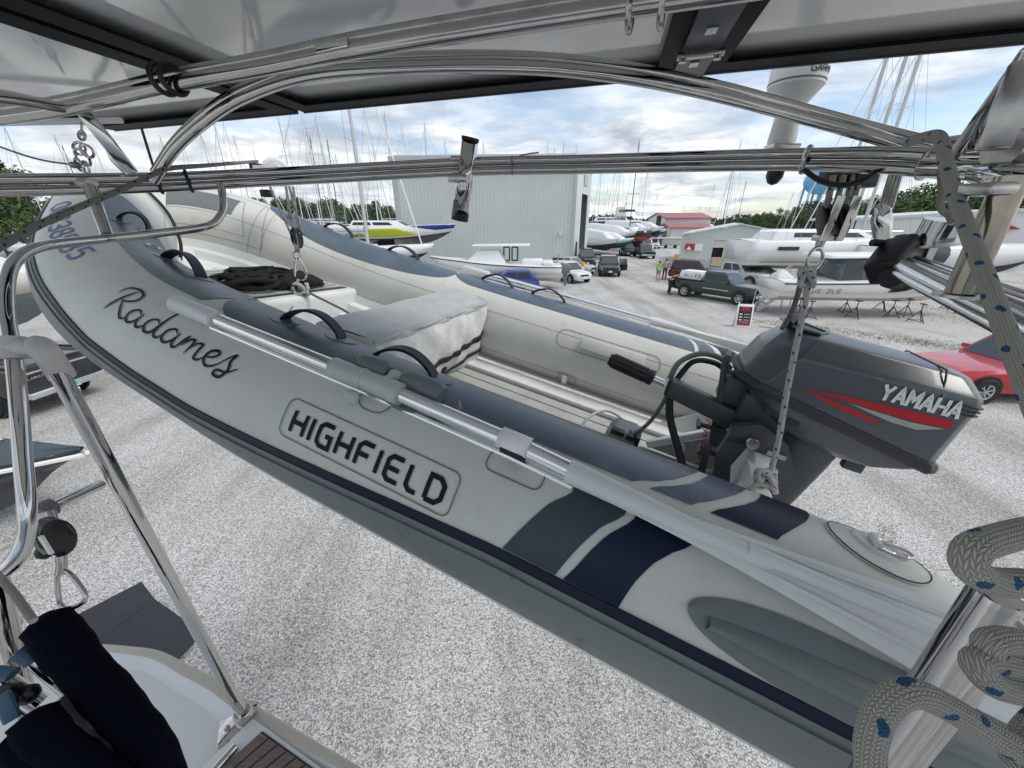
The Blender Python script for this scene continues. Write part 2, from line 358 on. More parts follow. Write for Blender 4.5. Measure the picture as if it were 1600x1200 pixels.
    def ball(s,c,r,seg=12,sc=(1,1,1)):
        c=Vector(c); rings=[]
        for i in range(1,seg//2):
            a=math.pi*i/(seg//2); rings.append([c+Vector((math.sin(a)*math.cos(2*math.pi*k/seg)*r*sc[0],math.sin(a)*math.sin(2*math.pi*k/seg)*r*sc[1],math.cos(a)*r*sc[2])) for k in range(seg)])
        return s.loft(rings)
    def build(s,name,mat,parent=None,smooth=True,ang=40,bevel=0,label=None,solid=0,kind=None,local=False,sub=0):
        b=base(parent) if not local else Vector((0,0,0))
        me=bpy.data.meshes.new(name); me.from_pydata([(p[0]-b.x,p[1]-b.y,p[2]-b.z) for p in s.v],[],s.f)
        if s.uv:
            ul=me.uv_layers.new(name='UVMap'); li=0
            for i,f in enumerate(s.f):
                u=s.uv.get(i)
                for k in range(len(f)):
                    if u: ul.data[li+k].uv=u[k]
                li+=len(f)
        bm=bmesh.new(); bm.from_mesh(me); bmesh.ops.recalc_face_normals(bm,faces=bm.faces[:])
        if bevel: bmesh.ops.bevel(bm,geom=bm.edges[:],offset=bevel,segments=2,affect='EDGES',profile=.5,clamp_overlap=True)
        bm.to_mesh(me); bm.free()
        for mm in (mat if isinstance(mat,(list,tuple)) else [mat]): me.materials.append(MATS[mm])
        if smooth:
            me.polygons.foreach_set('use_smooth',[True]*len(me.polygons)); me.set_sharp_from_angle(angle=R(ang))
        o=bpy.data.objects.new(name,me); link(o)
        if parent is not None: o.parent=parent
        if label: o['label']=label
        if kind: o['kind']=kind
        if solid:
            md=o.modifiers.new('thickness','SOLIDIFY'); md.thickness=solid; md.offset=0
        if sub:
            md=o.modifiers.new('sub','SUBSURF'); md.levels=sub; md.render_levels=sub
        return o
def tag(o,label,cat,group=None):
    o['label']=label; o['category']=cat
    if group: o['group']=group
    return o
def kids(o): return [c for c in bpy.data.objects if c.parent is o]
def copy_tree(o,parent=None):
    c=o.copy(); link(c)
    if parent is not None: c.parent=parent
    for ch in list(KID.get(o.name) or kids(o)): copy_tree(ch,c)
    return c
KID={}
# stroke lettering: every glyph is a list of polylines on a 4 x 6 grid
GL={'H':[[(0,0),(0,6)],[(4,0),(4,6)],[(0,3),(4,3)]],'I':[[(0,0),(0,6)]],'G':[[(4,6),(1,6),(0,5),(0,1),(1,0),(4,0),(4,3),(2.2,3)]],
'F':[[(0,0),(0,5),(1,6),(4,6)],[(0,3),(3.3,3)]],'E':[[(4,6),(1,6),(0,5),(0,1),(1,0),(4,0)],[(0,3),(3.6,3)]],'L':[[(0,6),(0,1),(1,0),(3,0)]],
'D':[[(0,0),(0,6),(2.6,6),(4,4.6),(4,1.4),(2.6,0),(0,0)]],'Y':[[(0,6),(2,3),(4,6)],[(2,3),(2,0)]],'A':[[(0,0),(2,6),(4,0)],[(.8,2),(3.2,2)]],
'M':[[(0,0),(0,6),(2,2.4),(4,6),(4,0)]],'R':[[(0,0),(0,6),(3.2,6),(4,5.2),(4,3.8),(3.2,3),(0,3)],[(2,3),(4,0)]],'N':[[(0,0),(0,6),(4,0),(4,6)]],
'O':[[(1,0),(0,1),(0,5),(1,6),(3,6),(4,5),(4,1),(3,0),(1,0)]],'8':[[(1,3),(0,2.2),(0,.8),(1,0),(3,0),(4,.8),(4,2.2),(3,3),(1,3),(.3,3.8),(.3,5.2),(1,6),(3,6),(3.7,5.2),(3.7,3.8),(3,3)]],
'3':[[(0,5.2),(1,6),(3,6),(4,5.2),(4,3.8),(3,3),(1.5,3)],[(3,3),(4,2.2),(4,.8),(3,0),(1,0),(0,.8)]],'5':[[(4,6),(.4,6),(.2,3.4),(3,3.6),(4,2.6),(4,1),(3,0),(1,0),(0,.8)]],
'4':[[(3,0),(3,6),(0,2),(4,2)]],'1':[[(.8,5),(2,6),(2,0)]],'2':[[(0,5),(1,6),(3,6),(4,5),(4,4),(0,0),(4,0)]],'0':[[(1,0),(0,1),(0,5),(1,6),(3,6),(4,5),(4,1),(3,0),(1,0)]],
'T':[[(0,6),(4,6)],[(2,6),(2,0)]],'C':[[(4,5.2),(3,6),(1,6),(0,5),(0,1),(1,0),(3,0),(4,.8)]],'S':[[(4,5.2),(3,6),(1,6),(0,5.2),(0,3.8),(1,3),(3,3),(4,2.2),(4,.8),(3,0),(1,0),(0,.8)]],
'P':[[(0,0),(0,6),(3.2,6),(4,5.2),(4,3.8),(3.2,3),(0,3)]],'B':[[(0,0),(0,6),(3,6),(4,5),(3,3),(0,3)],[(3,3),(4,2),(3,0),(0,0)]],'U':[[(0,6),(0,1),(1,0),(3,0),(4,1),(4,6)]],'W':[[(0,6),(1,0),(2,4),(3,0),(4,6)]],'Z':[[(0,6),(4,6),(0,0),(4,0)]],'K':[[(0,0),(0,6)],[(4,6),(0,2.6)],[(1.4,3.8),(4,0)]],'V':[[(0,6),(2,0),(4,6)]],' ':[]}
def densify(pl,step):
    out=[pl[0]]
    for a,b in zip(pl,pl[1:]):
        d=math.hypot(b[0]-a[0],b[1]-a[1]); k=max(1,int(d/step))
        for i in range(1,k+1): out.append((a[0]+(b[0]-a[0])*i/k,a[1]+(b[1]-a[1])*i/k))
    return out
def ribbon(mb,pl,wd,fn,step=.01,wfn=None):
    """pl polyline in (u,v) ; fn(u,v)->point ; flat stroke of width wd with mitred corners"""
    P=densify(pl,step); n=len(P); L_=[];Rr=[]
    for i in range(n):
        a=P[max(i-1,0)]; b=P[i]; c=P[min(i+1,n-1)]
        def nrm(p,q):
            dx,dy=q[0]-p[0],q[1]-p[1]; l=math.hypot(dx,dy) or 1; return (-dy/l,dx/l)
        n1=nrm(a,b) if i else nrm(b,c); n2=nrm(b,c) if i<n-1 else n1
        m=(n1[0]+n2[0],n1[1]+n2[1]); l=math.hypot(*m) or 1; m=(m[0]/l,m[1]/l); k=1/max(.55,m[0]*n1[0]+m[1]*n1[1])
        w_=(wfn(i/(n-1)) if wfn else 1)*wd/2*k
        L_.append(fn(b[0]+m[0]*w_,b[1]+m[1]*w_)); Rr.append(fn(b[0]-m[0]*w_,b[1]-m[1]*w_))
    mb.grid([L_,Rr])
def text(mb,s,u0,v0,h,wch,gap,wd,fn,shear=0,step=.01,adv={'I':.12,'1':.6,' ':.6}):
    u=u0
    for ch in s:
        k=adv.get(ch,1)
        for pl in GL.get(ch,[]):
            q=[(u+x/4*wch+ y/6*h*shear, v0+y/6*h) for x,y in pl]; ribbon(mb,q,wd,fn,step)
        u+=wch*k+gap
    return u
# ================================================================= THE DINGHY
_ya,_el,_ro=R(24.3),R(10.5),R(3.0)
fw=Vector((-math.cos(_el)*math.cos(_ya),math.cos(_el)*math.sin(_ya),math.sin(_el)))
stb0=Vector((0,0,1)).cross(fw); stb0=-stb0.normalized()
if stb0.y<0: stb0=-stb0
up0=stb0.cross(fw)
if up0.z<0: up0=-up0
TR=.21; _D=TR/math.sin(R(13.2)); _a=R(-44)
DC=C0+stb0*(_D*math.cos(_a))+up0*(_D*math.sin(_a))
stb=stb0*math.cos(_ro)-up0*math.sin(_ro); up=stb0*math.sin(_ro)+up0*math.cos(_ro)
BW=1.26
def wl(x,y,z): return DC+fw*x+stb*y+up*z           # dinghy coordinates: forward, away from us, up
_h=[(-.36,0,0),(.3,0,0),(1.067,.005,.006),(1.854,.066,.049),(2.44,.338,.164),(2.75,BW/2-.12,.15)]
TP=[tuple(p) for p in cr(_h+[(x,BW-y,z) for x,y,z in _h[::-1]],40)]
TPa=np.array(TP); TS=np.concatenate([[0],np.cumsum(np.linalg.norm(np.diff(TPa,axis=0),axis=1))]); TL=float(TS[-1])
def tc_(s): return np.array([np.interp(s,TS,TPa[:,k]) for k in range(3)])
def tframe(s):
    c=tc_(s); a=tc_(min(s+.02,TL)); b=tc_(max(s-.02,0)); t=a-b; t/=np.linalg.norm(t)
    u=np.array([0,0,1.])-t[2]*t; u/=np.linalg.norm(u); return c,np.cross(u,t),u,t
_fc={}
def sl(s,th,off=0.):
    k=round(s,4)
    if k not in _fc: _fc[k]=tframe(s)
    c,sd,u,t=_fc[k]
    if s<0: c=c+t*s
    a=math.radians(th); return c+(TR+off)*(math.cos(a)*sd+math.sin(a)*u)
CT=[(0,.21,0),(.08,.209,0),(.16,.202,-.002),(.24,.184,-.006),(.31,.158,-.012),(.37,.125,-.018),(.42,.088,-.024),(.45,.06,-.026)]
def conept(d,t,off=0,far=False):
    r_=float(np.interp(d,[q[0] for q in CT],[q[1] for q in CT]))+off; dz=float(np.interp(d,[q[0] for q in CT],[q[2] for q in CT])); c,sd,u,tt=tframe(TL if far else 0); c=c-tt*d*(-1 if far else 1); a=R(t); return wl(*(c+u*dz+r_*(math.cos(a)*sd+math.sin(a)*u)))
def surf(s,th,off=0.):
    if s<0: return conept(-s,th,off)
    if s>TL: return conept(s-TL,th,off,True)
    return wl(*sl(s,th,off))
dinghy=thing('inflatable_dinghy','big light grey inflatable dinghy hanging in slings, with blue grey pads and dark strake','dinghy',wl(1.1,.63,-.3))
mb=MB()
rings=[[surf(s,t) for t in np.arange(0,360,7.5)] for s in np.linspace(0,TL,150)]
mb.loft(rings); mb.build('air_tube','tube_fabric',dinghy)
def sterncone(s0,sgn):
    m=MB(); rg=[]
    for d,r_,dz in(CT+[(.455,.03,-.026)]):
        c,sd,u,t=tframe(s0); c=c-t*sgn*d
        rg.append([wl(*(c+u*dz+r_*(math.cos(R(a))*sd+math.sin(R(a))*u))) for a in np.arange(0,360,7.5)])
    m.loft(rg); return m
sterncone(0,1).build('stern_cone','tube_fabric',dinghy); sterncone(TL,-1).build('stern_cone','tube_fabric',dinghy)
def patch(name,mat,rows,off=.0018,n=10,parent=None,label=None,thick=True):
    """rows: list of (s,thA,thB) -> glued panel"""
    m=MB(); g_=[]
    for s,a,b in rows:
        q=[surf(s,a+(b-a)*k/n,off) for k in range(n+1)]
        if thick: q=[surf(s,a,-.001)]+q+[surf(s,b,-.001)]
        g_.append(q)
    m.grid(g_); return m.build(name,mat,parent or dinghy,label=label)
def interp(tab,x):
    xs=[p[0] for p in tab]; return [float(np.interp(x,xs,[p[k] for p in tab])) for k in range(1,len(tab[0]))]
# rubbing strake and navy line (both sides of the bow)
NV=[(-.4,163),(.5,164),(.84,170),(1.1,174),(1.37,178),(1.6,178),(1.82,174),(2.04,162),(2.28,152),(2.7,150),(3.364,150)]
def nv(s): return interp(NV,min(s,TL-s) if s>TL/2 else s)[0]
S_=[float(x) for x in np.linspace(-.44,-.02,12)]+[float(x) for x in np.linspace(-.0,TL,130)]
patch('rubbing_strake','strake_grey',[(s,nv(s)+5,199) for s in S_],.006,12)
patch('rubbing_ridge','strake_grey',[(s,nv(s)+9,nv(s)+13) for s in S_],.011,3)
patch('pinstripe','navy_line',[(s,nv(s),nv(s)+5) for s in S_],.004,2)
for ang in (31,-25):
    patch('seam','seam_line',[(s,ang,ang+.45) for s in S_ if (ang not in(122,) or 1.9<s<4.8)],.0006,1,thick=False)
# top pads
def padrows(s0,s1,fa,fb,n=24): return [(s,fa(s),fb(s)) for s in np.linspace(s0,s1,n)]
def fromtab(t): return lambda s:interp(t,s)[0]
# blue grey pad along the near tube with its swoosh ends
E1=[(105.5,.318),(100,.275),(92,.243),(84,.222),(75,.205),(66,.195),(60,.192)]      # (theta,s) aft edge of long pad
E1b=[(105.5,.285),(100,.25),(92,.217),(84,.198),(75,.184),(66,.176),(60,.174)]
E2=[(105.5,.214),(100,.186),(92,.157),(84,.134),(75,.117),(66,.104),(60,.10)]
E2b=[(105.5,.182),(100,.156),(92,.125),(84,.102),(75,.088),(66,.078),(60,.074)]
E3=[(105.5,.078),(100,.062),(92,.04),(84,.02),(75,.006),(66,-.001),(60,.0)]
def edge(E,far): return [( (TL-s) if far else s,th) for th,s in E]
def patch2(name,mat,A,Bq,off=.0018,n=8,parent=None):
    m=MB(); rows=[]
    for k in range(n+1):
        rows.append([surf(a[0]+(b[0]-a[0])*k/n,a[1]+(b[1]-a[1])*k/n,off) for a,b in zip(A,Bq)])
    rows=[[surf(a[0],a[1],-.001) for a in A]]+rows+[[surf(b[0],b[1],-.001) for b in Bq]]
    m.grid(rows); return m.build(name,mat,parent or dinghy)
def ths(E,lo,hi):
    return [(interp(sorted(E),t)[0],t) for t in np.linspace(hi,lo,14)]
for far in (False,True):
    f=lambda q:[((TL-s) if far else s,t) for s,t in q]
    patch2('top_pad','pad_blue_grey',f([(1.16,t) for t in np.linspace(106.5,62,14)]),f(ths(E1,60,106.5)),n=30)
    tip=[(1.16,t) for t in np.linspace(106.5,62,14)]; nose=[(1.38+.12*max(0,math.sin(math.pi*k/13))**.6,111-48*k/13) for k in range(14)]
    patch2('top_pad','pad_blue_grey',f(nose),f(tip),n=10)
    patch2('top_pad','pad_blue_grey',f(ths(E1b,60,106.5)),f(ths(E2,60,106.5)),n=6)
    patch2('top_pad','pad_navy',f(ths(E2b,60,106.5)),f(ths(E3,60,106.5)),n=5)
    o1=[(1.54,105.5),(1.66,105.3),(1.785,103.5),(1.942,97.7),(2.135,90.6),(2.386,87.4),(2.615,92),(2.75,92)]; o2=[(1.49,82),(1.53,62),(1.70,50),(1.93,44),(2.15,42),(2.44,44),(2.60,55),(2.72,74)]
    o1=[tuple(v) for v in cr([(a,b,0) for a,b in o1],4)]; o2=[tuple(v) for v in cr([(a,b,0) for a,b in o2],4)]
    patch2('top_pad','pad_blue_grey',f([p[:2] for p in o1]),f([p[:2] for p in o2]),n=10)
# quarter swooshes on the outboard side
Q1=[(126,.407),(134,.436),(144.6,.456),(154.6,.473),(164,.487)]; Q1r=[(126,.312),(134.2,.341),(144.6,.361),(154.8,.376),(164,.386)]
Q2=[(126,.296),(136.5,.328),(147,.347),(155.5,.358),(164,.372)]; Q2r=[(126,.20),(131.8,.225),(139.7,.249),(148.7,.264),(155.6,.271),(164,.276)]
def thq(E): return [(interp(sorted(E),t)[0],t) for t in np.linspace(118,163.4,14)]
for far in (False,True):
    f=lambda q:[((TL-s) if far else s,t) for s,t in q]
    patch2('side_swoosh','slate_grey',f(thq(Q1)),f(thq(Q1r)),n=6); patch2('side_swoosh','pad_navy',f(thq(Q2)),f(thq(Q2r)),n=6)
# grey lens pad low on the quarter
m=MB(); rows=[]
for k in range(25):
    u=(k/24)**2; s=.185-.50*u; hw=12.5*min(1,math.sqrt(max(0,1-(1-min(1,u/.35))**2))); c=149+2*u
    rows.append([surf(s,c-hw*1.05+2*hw*1.05*j/10,.004+.006*math.sin(math.pi*j/10)) for j in range(11)])
m.grid(rows); m.build('quarter_pad','lens_grey',dinghy)
m=MB(); rows=[]
for k in range(19):
    u=k/18; s=.155-.46*u; hw=7*max(0,math.sin(math.pi*min(1,.06+u*.8)))**.5; c=151-2*u
    rows.append([surf(s,c-hw+2*hw*j/8,.004+.02*math.sin(math.pi*j/8)) for j in range(9)])
m.grid(rows); m.build('quarter_fin','lens_grey',dinghy)
# maker's plate, letters, name, registration
def rrect(s0,s1,a0,a1,cr_=.02,n=5):
    P=[]; k=180/math.pi/TR
    for (cx_,cy_,st) in((s1-cr_,a0+cr_*k,0),(s0+cr_,a0+cr_*k,1),(s0+cr_,a1-cr_*k,2),(s1-cr_,a1-cr_*k,3)):
        for j in range(n+1):
            a=math.pi/2*(st+j/n); P.append((cx_+cr_*math.cos(a),cy_-cr_*k*math.sin(a)))
    return P+[P[0]]
def outline(name,P,wd=.0028,mat='seam_line',parent=None,off=.0025):
    m=MB(); k=180/math.pi/TR
    ribbon(m,[(a,b/k) for a,b in P],wd,lambda u,v:surf(u,v*k,off),.02); m.build(name,mat,parent or dinghy,smooth=False)
outline('plate_edge',rrect(.604,1.045,139.5,163,.018))
KD=180/math.pi/TR
m=MB(); text(m,'HIGHFIELD',0,0,.047,.0335,.0195,.0098,lambda u,v:surf(1.016-u,158.6-v*KD,.0022),.0,.006,adv={'I':.06,'L':.8})
m.build('maker_name','letter_black',dinghy,smooth=False)
outline('patch_edge',rrect(.462,.575,120.5,131.8,.015)); outline('patch_edge',rrect(.82,.90,116,129,.03))
REG='OL838535'
m=MB(); text(m,REG,0,0,.062,.046,.024,.0095,lambda u,v:surf(2.62-u,131-v*KD-4*u,.002),.12,.012); m.build('registration_number','letter_blue',dinghy,smooth=False)
NM=[[(0.2,0),(.9,1.6),(1.75,3.2)],[(.2,2.2),(.6,3.1),(1.6,3.45),(2.5,3.1),(2.5,2.3),(1.7,1.75),(1.2,1.7)],[(1.3,1.7),(1.7,.9),(2.3,0),(2.9,.25)],
 [(4.1,1.25),(3.6,1.6),(3.0,1.1),(2.9,.3),(3.4,0),(4.0,.6),(4.3,1.5)],[(4.3,1.5),(4.1,.4),(4.5,0),(5.0,.5)],
 [(6.3,1.3),(5.8,1.6),(5.2,1.1),(5.1,.3),(5.6,0),(6.2,.6),(6.9,3.3)],[(6.95,3.3),(6.4,1.0),(6.4,.2),(6.8,0),(7.2,.5)],[(6.6,3.35),(6.95,3.3)],
 [(8.5,1.25),(8.0,1.6),(7.4,1.1),(7.3,.3),(7.8,0),(8.4,.6),(8.7,1.5)],[(8.7,1.5),(8.5,.4),(8.8,0),(9.2,.4)],
 [(9.0,0),(9.3,.8),(9.6,1.55),(9.45,.9)],[(9.4,.5),(9.9,1.4),(10.3,1.5),(10.3,.9),(10.1,0)],[(10.25,.6),(10.7,1.4),(11.15,1.5),(11.1,.8),(11.1,.1),(11.5,.1),(11.9,.6)],
 [(11.9,.7),(12.5,.9),(12.9,1.4),(12.6,1.65),(12.1,1.3),(11.95,.5),(12.4,0),(13.0,.3),(13.5,.9)],
 [(13.4,.8),(13.9,1.7),(14.2,2.0),(14.1,1.3),(14.3,.5),(13.9,-.35),(13.3,-.3),(13.5,.15),(14.3,.3),(15.0,1.0)]]
for part,sel,mt_ in(('boat_name',[i for i in range(len(NM)) if i>2],'letter_black'),('boat_name',[0,1,2],'letter_faded')):
    m=MB()
    for i in sel:
        q=[tuple(v)[:2] for v in cr([(a,b,0) for a,b in NM[i]],7)]
        ribbon(m,[(a*.0375,b*.0265) for a,b in q],.0058,lambda u,v:surf(1.79-u,146.2-v*KD,.0025),.004,lambda t:.45+.9*max(0,math.sin(math.pi*min(1,max(0,t))))**.7)
    m.build(part,mt_,dinghy,smooth=False)
# grab handles with their base patches
def handle(s0,t0,s1,t1,hh=.045,wd=.016):
    m=MB(); n=18; P=[]
    for k in range(n+1):
        u=k/n; P.append(surf(s0+(s1-s0)*u,t0+(t1-t0)*u,.004+hh*(max(0,math.sin(math.pi*u))**.75)))
    tan=(P[-1]-P[0]).normalized(); c,sd,u_,t_=tframe((s0+s1)/2); nrm=(surf((s0+s1)/2,(t0+t1)/2,.1)-surf((s0+s1)/2,(t0+t1)/2)).normalized(); sdv=tan.cross(nrm)
    rg=[]
    for i,p in enumerate(P):
        t=(P[min(i+1,n)]-P[max(i-1,0)]).normalized(); z=sdv.cross(t); rg.append([p+sdv*wd+z*.0035,p-sdv*wd+z*.0035,p-sdv*wd-z*.0035,p+sdv*wd-z*.0035])
    m.loft(rg); h=m.build('grab_handle','strap_navy',dinghy,ang=60,bevel=0)
    mm=MB()
    for q in(-.9,.9): mm.tube([p+sdv*wd*q+Vector((0,0,0)) for p in P],.0035,6)
    mm.build('piping','navy_line',h)
    for (s,t) in((s0,t0),(s1,t1)):
        mm=MB(); ring=[]
        for rr_,of in((1,.0005),(.93,.004),(.0,.0045)):
            ring.append([surf(s+.055*rr_*math.cos(a),t+.034*rr_*math.sin(a)*KD,of) for a in np.linspace(0,2*math.pi,25)[:-1]])
        mm.loft(ring,cap=False); mm.build('handle_base','pad_blue_grey',dinghy)
for a in((2.44,77,2.40,55),(1.99,70,1.735,76),(1.30,85,1.115,78),(.968,91,.805,84)): handle(*a)
for a in((4.29,92,4.48,92),(4.74,92,4.95,92),(5.37,98,5.56,98),(5.68,98,5.87,98)): handle(*a)
# lifting ring on the bow pad, D-ring on the stern cone
def dring(s,t,sz,parent,dirs=1,lab=None):
    p=surf(s,t,.006); a=(surf(s-.05,t,.006)-p).normalized(); b=(surf(s,t+8,.006)-p).normalized(); nn=(surf(s,t,.1)-p).normalized()
    m=MB(); q=[p+a*.1*sz*0+b*.16*sz, p+a*.35*sz+b*.30*sz+nn*.03*sz, p+a*.8*sz+b*.25*sz+nn*.05*sz, p+a*1.0*sz+nn*.06*sz, p+a*.8*sz-b*.25*sz+nn*.05*sz, p+a*.35*sz-b*.3*sz+nn*.03*sz, p-b*.16*sz]
    m.tube(q,.045*sz,10,closed=True,smooth=5); return m.build('lifting_ring','stainless_clean',parent)
dring(2.16,66,.055,dinghy)
def conept(d,t,off=0):
    tab=CT
    r_,dz=interp(tab,d); c,sd,u,tt=tframe(0); c=c-tt*d; a=R(t); return wl(*(c+u*dz+(r_+off)*(math.cos(a)*sd+math.sin(a)*u)))
m=MB(); rg=[]
for rr_,of in((1,.001),(.96,.004),(.55,.006),(.5,.011),(0,.012)): rg.append([conept(.085+.075*rr_*math.cos(a),84+.062*rr_*math.sin(a)*KD,of) for a in np.linspace(0,2*math.pi,29)[:-1]])
m.loft(rg,cap=False); pt=m.build('ring_patch','tube_fabric',dinghy)
m=MB(); m.tube([conept(.085+.072*math.cos(a),84+.06*math.sin(a)*KD,.004) for a in np.linspace(0,2*math.pi,30)[:-1]],.0012,5,closed=True); m.build('patch_seam','groove_dark',dinghy)
p=conept(.085,86,.014); a_=(conept(.12,86,.014)-p).normalized(); b_=(conept(.085,96,.014)-p).normalized(); n_=(conept(.085,86,.2)-p).normalized()
m=MB(); m.tube([p-b_*.012-a_*.012,p-b_*.012+a_*.014,p-b_*.009+a_*.034+n_*.004,p+a_*.042+n_*.004,p+b_*.011+a_*.03+n_*.004,p+b_*.012+a_*.012,p+b_*.012-a_*.012],.0028,10,closed=True,smooth=5); m.build('lifting_ring','stainless_clean',dinghy)
m=MB(); m.tube([p-b_*.014-a_*.012+n_*.001,p+b_*.014-a_*.012+n_*.001],.0065,12); m.build('ring_keeper','oar_plastic',dinghy)
# floor, liner, transom
def quad3(m,pts,n=1): m.grid([[wl(*pts[0]),wl(*pts[1])],[wl(*pts[3]),wl(*pts[2])]])
m=MB(); m.box(wl(.66,.63,-.20),(2.04,.98,.03),(fw,stb,up)); m.build('hull_floor','groove_dark',dinghy)
pb=[.14,.235,.33,.425,.52,.615,.71,.79,.87,.945]
for a,b in zip(pb,pb[1:]):
    m=MB(); m.box(wl(.66,(a+b)/2,-.181),(2.03,b-a-.009,.012),(fw,stb,up)); m.build('floor_plank','floor_grey',dinghy,bevel=.002)
m=MB(); m.box(wl(.66,1.01,-.172),(2.03,.11,.034),(fw,stb,up)); m.build('floor_ledge','hull_white',dinghy,bevel=.006)
m=MB(); m.box(wl(.66,.09,-.172),(2.03,.09,.034),(fw,stb,up)); m.build('floor_ledge','hull_white',dinghy,bevel=.006)
# aluminium hull below the tubes
m=MB(); rg=[]
for x in(-.36,.3,1.0,1.6,2.1,2.45):
    k=max(0,(x-1.0)/1.45); hw=.5*(1-k**1.8*.9); kz=-.42+.42*k**2.2; cz=-.24+.18*k**2
    rg.append([wl(x,.63-hw,cz+.04),wl(x,.63-hw*.98,cz-.03),wl(x,.63,kz),wl(x,.63+hw*.98,cz-.03),wl(x,.63+hw,cz+.04)])
m.loft(rg); m.build('hull_bottom','hull_white',dinghy,ang=25)
# bow locker and liner steps
TZ=.02
def trap(x0,x1,a0,a1,b0,b1,z): return [wl(x0,a0,z),wl(x0,a1,z),wl(x1,b1,z),wl(x1,b0,z)]
m=MB(); m.loft([trap(1.64,2.22,.24,1.03,.40,.88,-.19),trap(1.64,2.24,.23,1.04,.38,.90,TZ-.02),trap(1.65,2.24,.24,1.03,.39,.89,TZ)]); lk=m.build('bow_locker','hull_white',dinghy,bevel=.008)
m=MB(); m.prism(trap(1.685,2.19,.29,.985,.43,.84,TZ+.001),up*.003); m.build('non_slip_panel','groove_dark',dinghy,smooth=False)
nsl=13
for k in range(nsl):
    x=1.70+.49*k/nsl; u=(x-1.685)/.505; ya_=.30+.13*u; yb=.975-.135*u
    m=MB(); m.box(wl(x+.016,(ya_+yb)/2,TZ+.0065),(.0255,yb-ya_,.004),(fw,stb,up)); m.build('panel_slat','floor_grey',dinghy,smooth=False)
m=MB(); rows=[]
for s in np.linspace(1.7,TL-1.7,46):
    c,sd,u,t=tframe(s); c=np.array(c); r_=[]
    for ins,z in((.165,-.05),(.215,-.045),(.225,-.085),(.275,-.09),(.285,-.13),(.34,-.14)): 
        q=c+sd*ins+np.array([0,0,z]); r_.append(wl(*q))
    rows.append(r_)
m.grid(rows); m.build('bow_liner','hull_white',dinghy,ang=30)
outline('tube_panel_line',[(3.35,68),(3.9,66),(3.96,10),(3.3,4)],.002); outline('tube_panel_line',[(3.2,80),(4.0,76),(4.06,0),(3.3,-8)],.002)
patch('bow_name_patch','strake_grey',[(s,34+ (s-3.5)*5,66) for s in np.linspace(3.50,3.88,9)],.002,6)
for s in(3.985,4.05): outline('tube_joint',[(s,80),(s,40),(s,0),(s,-25)],.0016)
for s in (3.10,): 
    m=MB(); m.tube([surf(3.0,70,.01),surf(2.93,52,.012),surf(2.82,30,.016),surf(2.74,5,.014),surf(2.70,-15,.012)],.0075,8,smooth=6); m.build('safety_line','rubber_black',dinghy)
# far tube fittings: seat holder patch and loop
outline('patch_edge',rrect(5.93,6.42,14,38,.04)); outline('patch_edge',rrect(5.98,6.07,-40,-22,.012)); outline('tube_joint',[(6.53,50),(6.53,0),(6.5,-30)],.0012)
m=MB(); rg=[[surf(6.05+.30*u,19+14*v,o_) for u,v in((0,0),(1,0),(1,1),(0,1))] for o_ in(.001,.022)]; m.loft(rg); m.build('rubber_foot','tube_fabric',dinghy,bevel=.006)
m=MB(); m.tube([surf(6.02,-38,.004),surf(6.02,-34,.02),surf(6.02,-28,.02),surf(6.02,-24,.004)],.012,8,smooth=5,flat=.4); m.build('webbing_loop','sticker_white',dinghy)
# transom and knees
m=MB(); prof=[(.20,-.30),(.20,.03),(.40,.045),(.46,.10),(.82,.10),(.88,.045),(1.06,.03),(1.06,-.30)]
m.prism([wl(-.36,y,z) for y,z in prof],-fw*.05); m.build('transom','hull_white',dinghy,bevel=.006)
for y in(.20,1.04):
    m=MB(); m.prism([wl(-.361,y,.03),wl(-.13,y,-.16),wl(-.361,y,-.17)],stb*.025); m.build('transom_knee','hull_white',dinghy,smooth=False)
m=MB(); m.prism([wl(x,.23,z) for x,z in((-.345,.085),(-.385,.082),(-.475,-.05),(-.475,-.13),(-.345,-.13))],stb*.25); m.build('transom_wedge','hull_white',dinghy,bevel=.008)
m=MB(); m.bar(wl(-.10,.80,-.152),wl(-.352,.80,.03),.028,.03,up); m.build('transom_brace','hull_white',dinghy,bevel=.006)
m=MB(); m.prism([wl(-.12,.805,-.165),wl(-.355,.805,.0),wl(-.355,.805,-.165)],stb*.006); m.build('knee_plate','floor_grey',dinghy,smooth=False)
m=MB(); m.lathe([(0,0),(.024,0),(.024,.004),(0,.004)],wl(-.215,.80,-.115),-stb); m.build('drain_hole','paper_white',dinghy)
m=MB(); m.prism([wl(-.362,.44,.07),wl(-.30,.36,-.06),wl(-.362,.26,-.02)],stb*.01); m.build('transom_gusset','hull_white',dinghy,smooth=False)
# fuel connector box on the floor
fb=thing('fuel_tank_fitting','small black and grey plastic fuel fitting with a hose loop on the dinghy floor','fuel fitting',wl(.0,.72,-.175))
m=MB(); m.loft([[wl(x,y,-.172) for x,y in((.07,.62),(.07,.80),(-.06,.80),(-.06,.62))],[wl(x,y,-.105) for x,y in((.06,.63),(.06,.79),(-.05,.79),(-.05,.63))],[wl(x,y,-.065) for x,y in((.035,.66),(.035,.77),(-.04,.77),(-.04,.66))]]); m.build('body','grey_plastic',fb,bevel=.006)
for (x,y,z,sx,sy,sz) in((.02,.66,-.075,.05,.03,.02),(-.03,.67,-.075,.03,.06,.02),(-.055,.70,-.10,.02,.07,.05)):
    m=MB(); m.box(wl(x,y,z),(sx,sy,sz),(fw,stb,up)); m.build('cap','black_plastic',fb,bevel=.003)
m=MB(); m.tube([wl(.155,.66,-.17),wl(.15,.72,-.10),wl(.10,.80,-.075),wl(.03,.80,-.08),wl(-.01,.77,-.10)],.006,8,smooth=8); m.build('hose','grey_plastic_light',fb)
